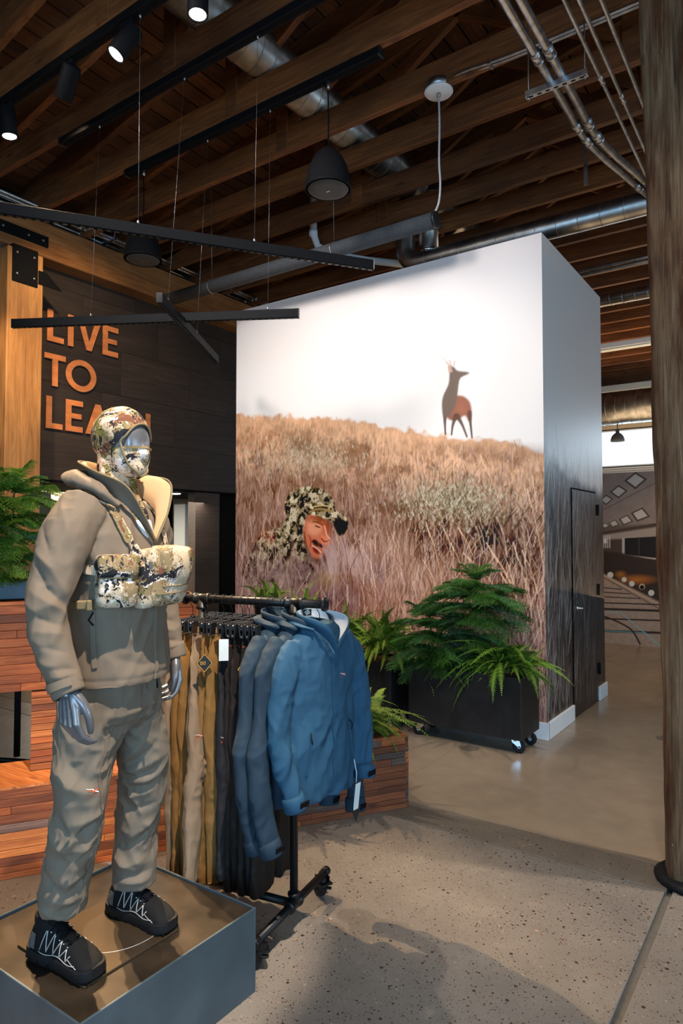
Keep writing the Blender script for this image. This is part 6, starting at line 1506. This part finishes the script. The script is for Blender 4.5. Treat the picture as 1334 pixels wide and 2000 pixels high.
# ---- hangers
def hook(mb, top=0.0):
    """wire hook around the rail; local origin at the rail axis"""
    P = [(0, .0235*math.cos(q), .0235*math.sin(q)) for q in np.linspace(-.5, PI+.1, 12)]
    P = [(0, p[1], p[2]) for p in P]; P += [(0, -.018, -.022), (0, -.004, -.036), (0, 0, -.05), (0, 0, -.085)]
    mb.tube(P, .0017, 6); return mb
def trouser_hanger():
    h = thing('trouser_hanger', 'x', 'hanger', (0, 0, 0), group='black clip hangers')
    hook(MB()).build('hook', M['pipe'], h)
    b = MB().box((0, 0, -.097), (.014, .36, .026), bev=.005).tube([(0, 0, -.08), (0, 0, -.088)], [.01, .014], 10); b.build('crossbar', M['plastic'], h)
    for s_ in (-1, 1):
        c = MB().box((.010, s_*.158, -.108), (.008, .040, .056), R=Matrix.Rotation(.12, 3, 'Y'), bev=.003).box((-.010, s_*.158, -.108), (.008, .040, .056), R=Matrix.Rotation(-.12, 3, 'Y'), bev=.003)
        c.tube([(-.011, s_*.158, -.095), (.011, s_*.158, -.095)], .006, 10); c.build('clip', M['plastic'], h)
        MB().box((0, s_*.158, -.134), (.018, .032, .010), bev=.002).build('clip_pad', M['chrome'], h.children[-1])
    return h
def jacket_hanger():
    h = thing('jacket_hanger', 'x', 'hanger', (0, 0, 0), group='jacket hangers')
    hook(MB()).build('hook', M['pipe'], h)
    for s_ in (-1, 1): MB().tube(crom([(0, 0, -.095), (.0, s_*.06, -.118), (.0, s_*.11, -.142), (.0, s_*.145, -.170)], 10), [.010, .011, .012, .012, .013, .013, .013, .013, .013, .013, .010], 10).build('hanger_arm', M['plastic'], h)
    return h
# ---- trousers on hangers
def trouser_mesh(seed):
    b = MB(); rr_ = random.Random(seed)
    def rg(z, cy, rx, ry, n=28, cx=0): return [(cx+rx*math.cos(q), cy+ry*math.copysign(abs(math.sin(q))**.8, math.sin(q)), z) for q in np.linspace(0, 2*PI, n+1)[:-1]]
    b.loft([rg(z, 0, rx, ry) for z, rx, ry in ((-.125, .012, .172), (-.15, .016, .174), (-.20, .024, .180), (-.28, .034, .192), (-.36, .036, .198), (-.42, .030, .19))])
    for s_ in (-1, 1):
        b.loft([rg(z, s_*cy, rx, ry, cx=cx) for z, cy, rx, ry, cx in ((-.30, .095, .030, .09, 0), (-.42, .098, .036, .096, 0), (-.55, .100, .038, .098, .002), (-.68, .100, .042, .094, .006), (-.74, .100, .044, .092, .006), (-.85, .098, .036, .092, 0), (-1.0, .097, .032, .092, 0), (-1.15, .096, .028, .090, 0), (-1.20, .096, .026, .088, 0))])
    V, F = applied(b, .0066, 2); D = np.zeros(len(V))
    for s_ in (-1, 1):
        for k in range(3):
            y_ = s_*(.05+.045*k); x_ = .04*rr_.choice((-1, 1)); fold(V, D, [(x_, y_+rr_.uniform(-.02, .02), -.22), (x_, y_, -.45), (x_, y_+rr_.uniform(-.03, .03), -.66)], .014, rr_.choice((-.010, .009)))
            fold(V, D, [(x_, y_, -.76), (x_, y_+rr_.uniform(-.03, .03), -.98), (x_, y_, -1.17)], .016, rr_.choice((-.010, .010)))
        for k in range(5):
            z_ = -.66-.03*k; y0_ = s_*(.03+rr_.uniform(0, .03)); fold(V, D, [(.042, y0_, z_), (.048, y0_+s_*.05, z_-.02+rr_.uniform(-.03, .02)), (.042, y0_+s_*.11, z_+rr_.uniform(-.03, .05))], .010, (-.010, .009)[k % 2])
        fold(V, D, [(.04, s_*.02, -.60), (.045, s_*.10, -.72), (.04, s_*.18, -.66)], .014, .011)
    for k in range(9): fold(V, D, [(.02, -.16+.04*k, -.14), (.03, -.158+.04*k+rr_.uniform(-.01, .01), -.20), (.035, -.155+.04*k, -.27)], .007, -.006)
    fold(V, D, [(0, -.17, -.152), (.03, 0, -.152), (0, .17, -.152)], .003, -.003, False)
    N = normals_of(V, F); Q = np.stack([V[:, 0], V[:, 1]+.25*V[:, 2], V[:, 2]], 1); D *= 1.2; D += .014*crease(V, (9, 9, 2.5), seed)+.012*crease(Q, (16, 18, 6), seed+4)+.005*crease(V, (36, 36, 20), seed+8)
    return V+N*D[:, None], F
TM = []
for sd in (3, 9):
    V, F = trouser_mesh(sd); me = bpy.data.meshes.new('trousers'); me.from_pydata([tuple(p) for p in V], [], F); me.polygons.foreach_set('use_smooth', [True]*len(F)); me.materials.append(M['tan']); me.update(); TM.append((me, BVHTree.FromPolygons([Vector(p) for p in V], F), V, F))
def shear_mesh(V, F, dx, dy, mat, tw=0):
    V = V.copy(); u = np.clip((-V[:, 2]-.2)/1.0, 0, 1)**1.3; a_ = tw*np.clip((-V[:, 2]-.12)/.35, 0, 1); c_, s_ = np.cos(a_), np.sin(a_); x_, y_ = V[:, 0].copy(), V[:, 1]+.12; V[:, 0] = x_*c_-y_*s_; V[:, 1] = x_*s_+y_*c_-.12; V[:, 0] += dx*u; V[:, 1] += dy*u; V[:, 2] += .06*u
    me = bpy.data.meshes.new('trousers'); me.from_pydata([tuple(p) for p in V], [], F); me.polygons.foreach_set('use_smooth', [True]*len(F)); me.materials.append(mat); me.update()
    return me, BVHTree.FromPolygons([Vector(p) for p in V], F)
def cloth_fn(bv, yc, zc, lift=.002, sgn=1):
    def fn(x, y):
        h = bv.ray_cast(Vector((.5*sgn, yc+x/1000*sgn, zc+y/1000)), Vector((-sgn, 0, 0)))
        return (h[0]+h[1]*lift, h[1]) if h[0] is not None else (Vector((.03*sgn, yc+x/1000, zc+y/1000)), Vector((1, 0, 0)))
    return fn
def swing_tag(parent, p, kind):
    """card on a string, turned to face out of the rack"""
    p = Vector(p); U = Vector((.78, .62, 0)); Nv = Vector((.62, -.78, 0))
    MB().tube([p, p+Nv*.012+Vector((0, 0, -.05))], .0012, 5).build('tag_string', M['blackm'], parent, world=False)
    c = p+Nv*.014+Vector((0, 0, -.088)); at_ = lambda a, b, d=0: c+U*a+Vector((0, 0, b))+Nv*d
    if kind == 'diamond':
        o = MB().prism([(0, .042), (.036, 0), (0, -.042), (-.036, 0)], c, U, (0, 0, 1), .002).build('hang_tag', M['tagblack'], parent, world=False)
        m = MB(); q = [(0, .039), (.033, 0), (0, -.039), (-.033, 0)]
        for i in range(4):
            a, b = q[i], q[(i+1) % 4]; m.add([at_(a[0], a[1], .0028), at_(b[0], b[1], .0028), at_(b[0]*.92, b[1]*.92, .0028), at_(a[0]*.92, a[1]*.92, .0028)], [(0, 1, 2, 3)])
        gl = {'G': [[(8, 10), (6, 12), (2, 12), (0, 10), (0, 2), (2, 0), (6, 0), (8, 2), (8, 6), (5, 6)]], 'O': [[(2, 0), (0, 2), (0, 10), (2, 12), (6, 12), (8, 10), (8, 2), (6, 0), (2, 0)]]}
        for i, ch in enumerate('GO'):
            for ln in gl[ch]: m.tube([at_(-.017+i*.012+a/1000, -.006+b/1000, .003) for a, b in ln], .0012, 5)
        m.build('tag_print', M['gold'], o, world=False)
    else:
        o = MB().prism([(-.02, -.045), (.02, -.045), (.02, .045), (-.02, .045)], c, U, (0, 0, 1), .0015).build('hang_tag', M['offwhite'], parent, world=False)
    return o
def place(t, rz_extra, root, w_=0.0):
    root.location = rk(t, w_, BZ_); root.rotation_euler = (0, 0, math.atan2(-RD.y, -RD.x)+rz_extra)
hang0 = trouser_hanger(); first = True
TS = [(.545, 'taupe', 0, 'pale taupe trousers, leftmost on the rail beside the hand of the mannequin', .0), (.505, 'tan', 1, 'tan trousers between the leftmost pale pair and the next tan pair', .03), (.465, 'tan', 0, 'tan trousers just left of the pale pair that reaches the plinth', -.02),
 (.415, 'taupe', 'front', 'pale taupe trousers with white and orange mark, hem hanging over the plinth corner', -.06), (.37, 'tan', 1, 'tan trousers with black diamond tag, right of the pale front pair', .02), (.325, 'tan', 0, 'tan trousers next to the first charcoal pair', -.02),
 (.27, 'char', 'front2', 'charcoal trousers with white and orange mark, first of the dark pairs', .0), (.235, 'dkbrown', 1, 'dark brown trousers right behind the charcoal pair with the white tag', .03), (.20, 'dkbrown', 0, 'dark brown trousers in the middle of the dark pairs', -.03), (.165, 'dkbrown', 1, 'dark brown trousers with a gold edged tag', .02), (.13, 'char', 0, 'charcoal trousers close to the right upright of the rack', -.02), (.105, 'dkbrown', 1, 'dark brown trousers nearest the blue jackets', .03)]
random.seed(4)
for i, (t_, col_, var, lab, rz_) in enumerate(TS):
    h = hang0 if i == 0 else copy_tree(hang0)
    place(t_, rz_, h); h['label'] = 'black clip hanger holding the '+lab.split(',')[0].replace(' with white and orange mark', '')
    h['label'] = ['black clip hanger at the far left end of the rail', 'black clip hanger second from the left end of the rail', 'black clip hanger third from the left end of the rail', 'black clip hanger carrying the pale pair that reaches the plinth', 'black clip hanger carrying the tan pair with diamond tag', 'black clip hanger of the last tan pair before the dark trousers', 'black clip hanger of the first charcoal pair', 'black clip hanger just right of the first charcoal pair', 'black clip hanger in the middle of the dark trousers', 'black clip hanger of the dark pair with gold edged tag', 'black clip hanger of the charcoal pair beside the upright', 'black clip hanger nearest the blue jackets'][i]
    root = thing('hanging_trousers', lab, 'trousers', (0, 0, 0), group='trousers on the rail')
    if var == 'front': me, bv = shear_mesh(TM[0][2], TM[0][3], .10, -.17, M[col_], .45)
    elif var == 'front2': me, bv = shear_mesh(TM[1][2], TM[1][3], .02, -.04, M[col_], .22)
    else: me, bv = TM[var][0], TM[var][1]
    o = bpy.data.objects.new('cloth', me); COL.objects.link(o); o.parent = root
    if me.materials[0] is not M[col_]: o.material_slots[0].link = 'OBJECT'; o.material_slots[0].material = M[col_]
    if isinstance(var, str): mark(cloth_fn(bv, -.18 if var == 'front2' else -.20, -.56), o)
    dots = MB(); fn = cloth_fn(bv, -.158, -.175)
    for k in range(5): dots.add([fn(-10+k*5+a, b)[0] for a, b in ((-1.4, 0), (0, -2.6), (1.4, 0), (0, 2.6))], [(0, 1, 2, 3)])
    dots.build('waist_print', M['orange'], o, world=False, fixn=False)
    if i == 4: swing_tag(root, (.035, -.20, -.16), 'diamond')
    if i == 6: swing_tag(root, (.03, -.19, -.10), 'white')
    if i == 9: swing_tag(root, (.03, -.19, -.17), 'diamond')
    place(t_, rz_, root)
# ---- blue jackets
def hung_jacket(seed, long=0.0):
    b = MB(); rr_ = random.Random(seed)
    def rg(z, rx, ry, cx=0, n=36): return [(cx+rx*math.copysign(abs(math.cos(q))**.9, math.cos(q)), ry*math.copysign(abs(math.sin(q))**.85, math.sin(q)), z) for q in np.linspace(0, 2*PI, n+1)[:-1]]
    b.loft([rg(z, rx, ry, cx) for z, rx, ry, cx in ((-.075, .05, .07, .0), (-.10, .052, .11, .0), (-.13, .055, .16, .0), (-.17, .055, .192, .0), (-.24, .058, .205, .005), (-.40, .062, .21, .01), (-.55, .066, .215, .01), (-.70, .068, .22, .01), (-.79, .066, .222, .01), (-.80, .058, .215, .01))])
    for s_ in (-1, 1):
        P = [(0, s_*.145, -.155), (.004, s_*.20, -.22), (.010, s_*.240, -.33), (.016, s_*.262, -.45), (.035, s_*(.262+long*.25), -.56-long*.3), (.055, s_*(.245+long*.3), -.68-long*.7), (.065, s_*(.23+long*.25), -.745-long)]
        b.tube(crom(P, 30), [x[0] for x in crom([(q, 0, 0) for q in (.052, .062, .062, .060, .055, .050, .046)], 30)], 22, flat=.72, up=(1, 0, 0))
    b.tube(crom([(.06, -.10, -.095), (.0, -.12, -.08), (-.075, -.075, -.07), (-.10, 0, -.075), (-.075, .075, -.07), (.0, .12, -.08), (.06, .10, -.095)], 24), [x[0] for x in crom([(q, 0, 0) for q in (.014, .022, .030, .034, .030, .022, .014)], 24)], 14, flat=.6, up=(0, 0, 1))
    V, F = applied(b, .0060, 3); D = np.zeros(len(V))
    for s_ in (-1, 1):
        for (a, bb, c, w_, am) in (((.06, s_*.20, -.28), (.075, s_*.15, -.40), (.09, s_*.10, -.55), .018, -.010), ((.05, s_*.22, -.40), (.085, s_*.17, -.55), (.09, s_*.15, -.74), .02, .011), ((.09, s_*.07, -.30), (.095, s_*.08, -.50), (.095, s_*.05, -.75), .025, .008), ((.06, s_*.215, -.55), (.08, s_*.18, -.65), (.08, s_*.16, -.78), .014, -.010),
          ((.05, s_*.30, -.36), (.085, s_*.285, -.44), (.06, s_*.24, -.52), .014, -.012), ((.04, s_*.32, -.42), (.09, s_*.29, -.50), (.08, s_*.24, -.58), .014, .011), ((.06, s_*.33, -.50), (.11, s_*.285, -.55), (.09, s_*.23, -.62), .012, -.011), ((.08, s_*.32, -.58), (.125, s_*.27, -.62), (.11, s_*.22, -.66), .012, .009), ((.06, s_*.20, -.18), (.075, s_*.23, -.28), (.07, s_*.25, -.38), .014, -.008), ((.05, s_*.12, -.14), (.075, s_*.15, -.22), (.08, s_*.16, -.32), .016, .007)):
            j = lambda p: (p[0], p[1]+rr_.uniform(-.015, .015), p[2]+rr_.uniform(-.02, .02))
            fold(V, D, [j(a), j(bb), j(c)], w_*.85, am*1.35)
    for k in range(7): fold(V, D, [(.09, -.2+.06*k, -.70), (.095, -.195+.06*k+rr_.uniform(-.02, .02), -.75), (.09, -.19+.06*k, -.80)], .012, rr_.choice((-.006, .006)))
    N = normals_of(V, F); Q = np.stack([V[:, 0], V[:, 1]+.5*np.abs(V[:, 2]), V[:, 2]+.3*V[:, 1]], 1); D *= 1.25; D += .014*crease(V, (6, 7, 4), seed)+.018*crease(Q, (12, 13, 5), seed+4)+.005*crease(V, (28, 28, 20), seed+8)
    return V+N*D[:, None], F
JM = []
for sd in (2, 8):
    V, F = hung_jacket(sd, .17 if sd == 8 else 0.0); me = bpy.data.meshes.new('jacket_shell'); me.from_pydata([tuple(p) for p in V], [], F); me.polygons.foreach_set('use_smooth', [True]*len(F)); me.materials.append(M['blue']); me.update(); JM.append((me, BVHTree.FromPolygons([Vector(p) for p in V], F)))
def build_jacket(var, mat, lab, t_, rz_, front, w_=0):
    root = thing('hanging_jacket', lab, 'jacket', (0, 0, 0), group='blue jackets on the rail'); me, bv = JM[var]; lg = .17*var
    o = bpy.data.objects.new('shell', me); COL.objects.link(o); o.parent = root
    if me.materials[0] is not mat: o.material_slots[0].link = 'OBJECT'; o.material_slots[0].material = mat
    lo = [(.085, .0, -.20), (.075, -.05, -.135), (.04, -.085, -.095), (-.02, -.085, -.075), (-.06, -.05, -.065), (-.07, 0, -.06), (-.06, .05, -.065), (-.02, .085, -.075), (.04, .085, -.095), (.075, .05, -.135), (.085, 0, -.20)]
    hi = [(.098, .0, -.16), (.108, -.055, -.09), (.075, -.095, -.056), (.01, -.108, -.040), (-.065, -.075, -.030), (-.085, 0, -.024), (-.065, .075, -.030), (.01, .108, -.040), (.075, .10, -.056), (.108, .06, -.09), (.098, 0, -.16)]
    LO, HI = crom(lo, 50), crom(hi, 50); rows = []
    for j in range(7):
        u = j/6; rows.append([Vector(LO[i]).lerp(Vector(HI[i]), u)+Vector((HI[i][0], HI[i][1], 0))*(.10*math.sin(u*PI)) for i in range(51)])
    vs = [p for r_ in rows for p in r_]+[p-Vector((p.x, p.y, 0)).normalized()*.005 for r_ in rows for p in r_]; nr = 7*51; f1, f2 = [], []
    for j in range(6):
        for i in range(50): a = j*51+i; f1.append((a, a+1, a+52, a+51)); f2.append((nr+a, nr+a+51, nr+a+52, nr+a+1))
    f1 += [(6*51+i, 6*51+i+1, nr+6*51+i+1, nr+6*51+i) for i in range(50)]
    cb = MB(); cb.add(vs, f1, True, 0); cb.f += f2; cb.sm += [True]*len(f2); cb.mi += [1]*len(f2); cb.build('hood_collar', [mat, M['shirt'] if front else mat], o, world=False, fixn=False)
    fn = cloth_fn(bv, .0, -.5, .001)
    zs = [fn(6, 500-k)[0] for k in range(215, 800, 18)]; nn = [Vector((1, 0, 0))]*len(zs)
    ribbon(zs, nn, .013, .003).build('front_zip', mat, o, world=False)
    for s_ in (-1, 1):
        fp_ = cloth_fn(bv, s_*.13, -.58, .001); zs = [fp_(s_*k*.12, 80-k)[0] for k in range(0, 170, 14)]
        ribbon(zs, [Vector((1, 0, 0))]*len(zs), .012, .003).build('pocket_zip', mat, o, world=False)
        c = zs[0]; MB().tube([c, c+Vector((.012, s_*.01, -.02)), c+Vector((.014, s_*.004, -.045))], .0022, 6).build('zip_cord', M['blackm'], o, world=False)
        cu = MB().lathe([(.043, -.035), (.047, -.02), (.047, .02), (.043, .026), (.034, .02), (.034, -.02)], (.067, s_*(.228+lg*.25), -.752-lg), 24, R=rot_to((.20, -s_*.2, -1))); cu.build('cuff', mat, o, world=False)
        MB().box((.114, s_*(.22+lg*.25), -.745-lg), (.006, .05, .024), R=Matrix.Rotation(.2, 3, 'Y'), bev=.002).build('cuff_tab', M['blackm'], o, world=False)
    if front:
        lb = MB().box((-.072, 0, -.045), (.003, .055, .036)).build('neck_label', M['tagblack'], root, world=False)
        lm = MB()
        for (y_, z_, a) in ((-.006, -.034, .4), (0, -.040, .4), (.004, -.046, .4)): lm.box((-.070, y_, z_), (.002, .026, .0042), R=Matrix.Rotation(a, 3, 'X'))
        for k in range(5): lm.box((-.070, -.016+k*.008, -.057), (.002, .0045, .006))
        lm.build('label_print', M['whitep'], lb, world=False)
        m0 = cloth_fn(bv, .075, -.30); mark(lambda x, y: m0(x*.8, y*.8), o)
        MB().tube([(.10, .11, -.66), (.105, .12, -.72), (.103, .12, -.76)], .0016, 6).build('tag_string', M['whitep'], o, world=False)
        tg = MB().box((.105, .122, -.82), (.003, .034, .12), R=Matrix.Rotation(.12, 3, 'Y'), bev=.001).build('hang_tag', M['offwhite'], o, world=False)
        MB().prism([(0, .05), (.03, 0), (0, -.05), (-.03, 0)], (.098, .125, -.875), (0, 1, 0), (0, 0, 1), .002).build('hang_tag', M['tagblack'], o, world=False)
    place(t_, rz_, root, w_)
    return root
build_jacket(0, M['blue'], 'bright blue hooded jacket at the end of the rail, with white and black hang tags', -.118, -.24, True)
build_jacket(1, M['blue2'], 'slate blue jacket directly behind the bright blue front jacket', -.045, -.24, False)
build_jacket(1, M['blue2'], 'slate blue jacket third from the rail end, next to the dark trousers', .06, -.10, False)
jh = jacket_hanger()
for k, (t_, rz_, lab) in enumerate(((-.118, -.24, 'hanger inside the bright blue front jacket'), (-.045, -.24, 'hanger inside the middle slate blue jacket'), (.06, -.10, 'hanger inside the rear slate blue jacket'))):
    h = jh if k == 0 else copy_tree(jh); place(t_, rz_, h); h['label'] = lab
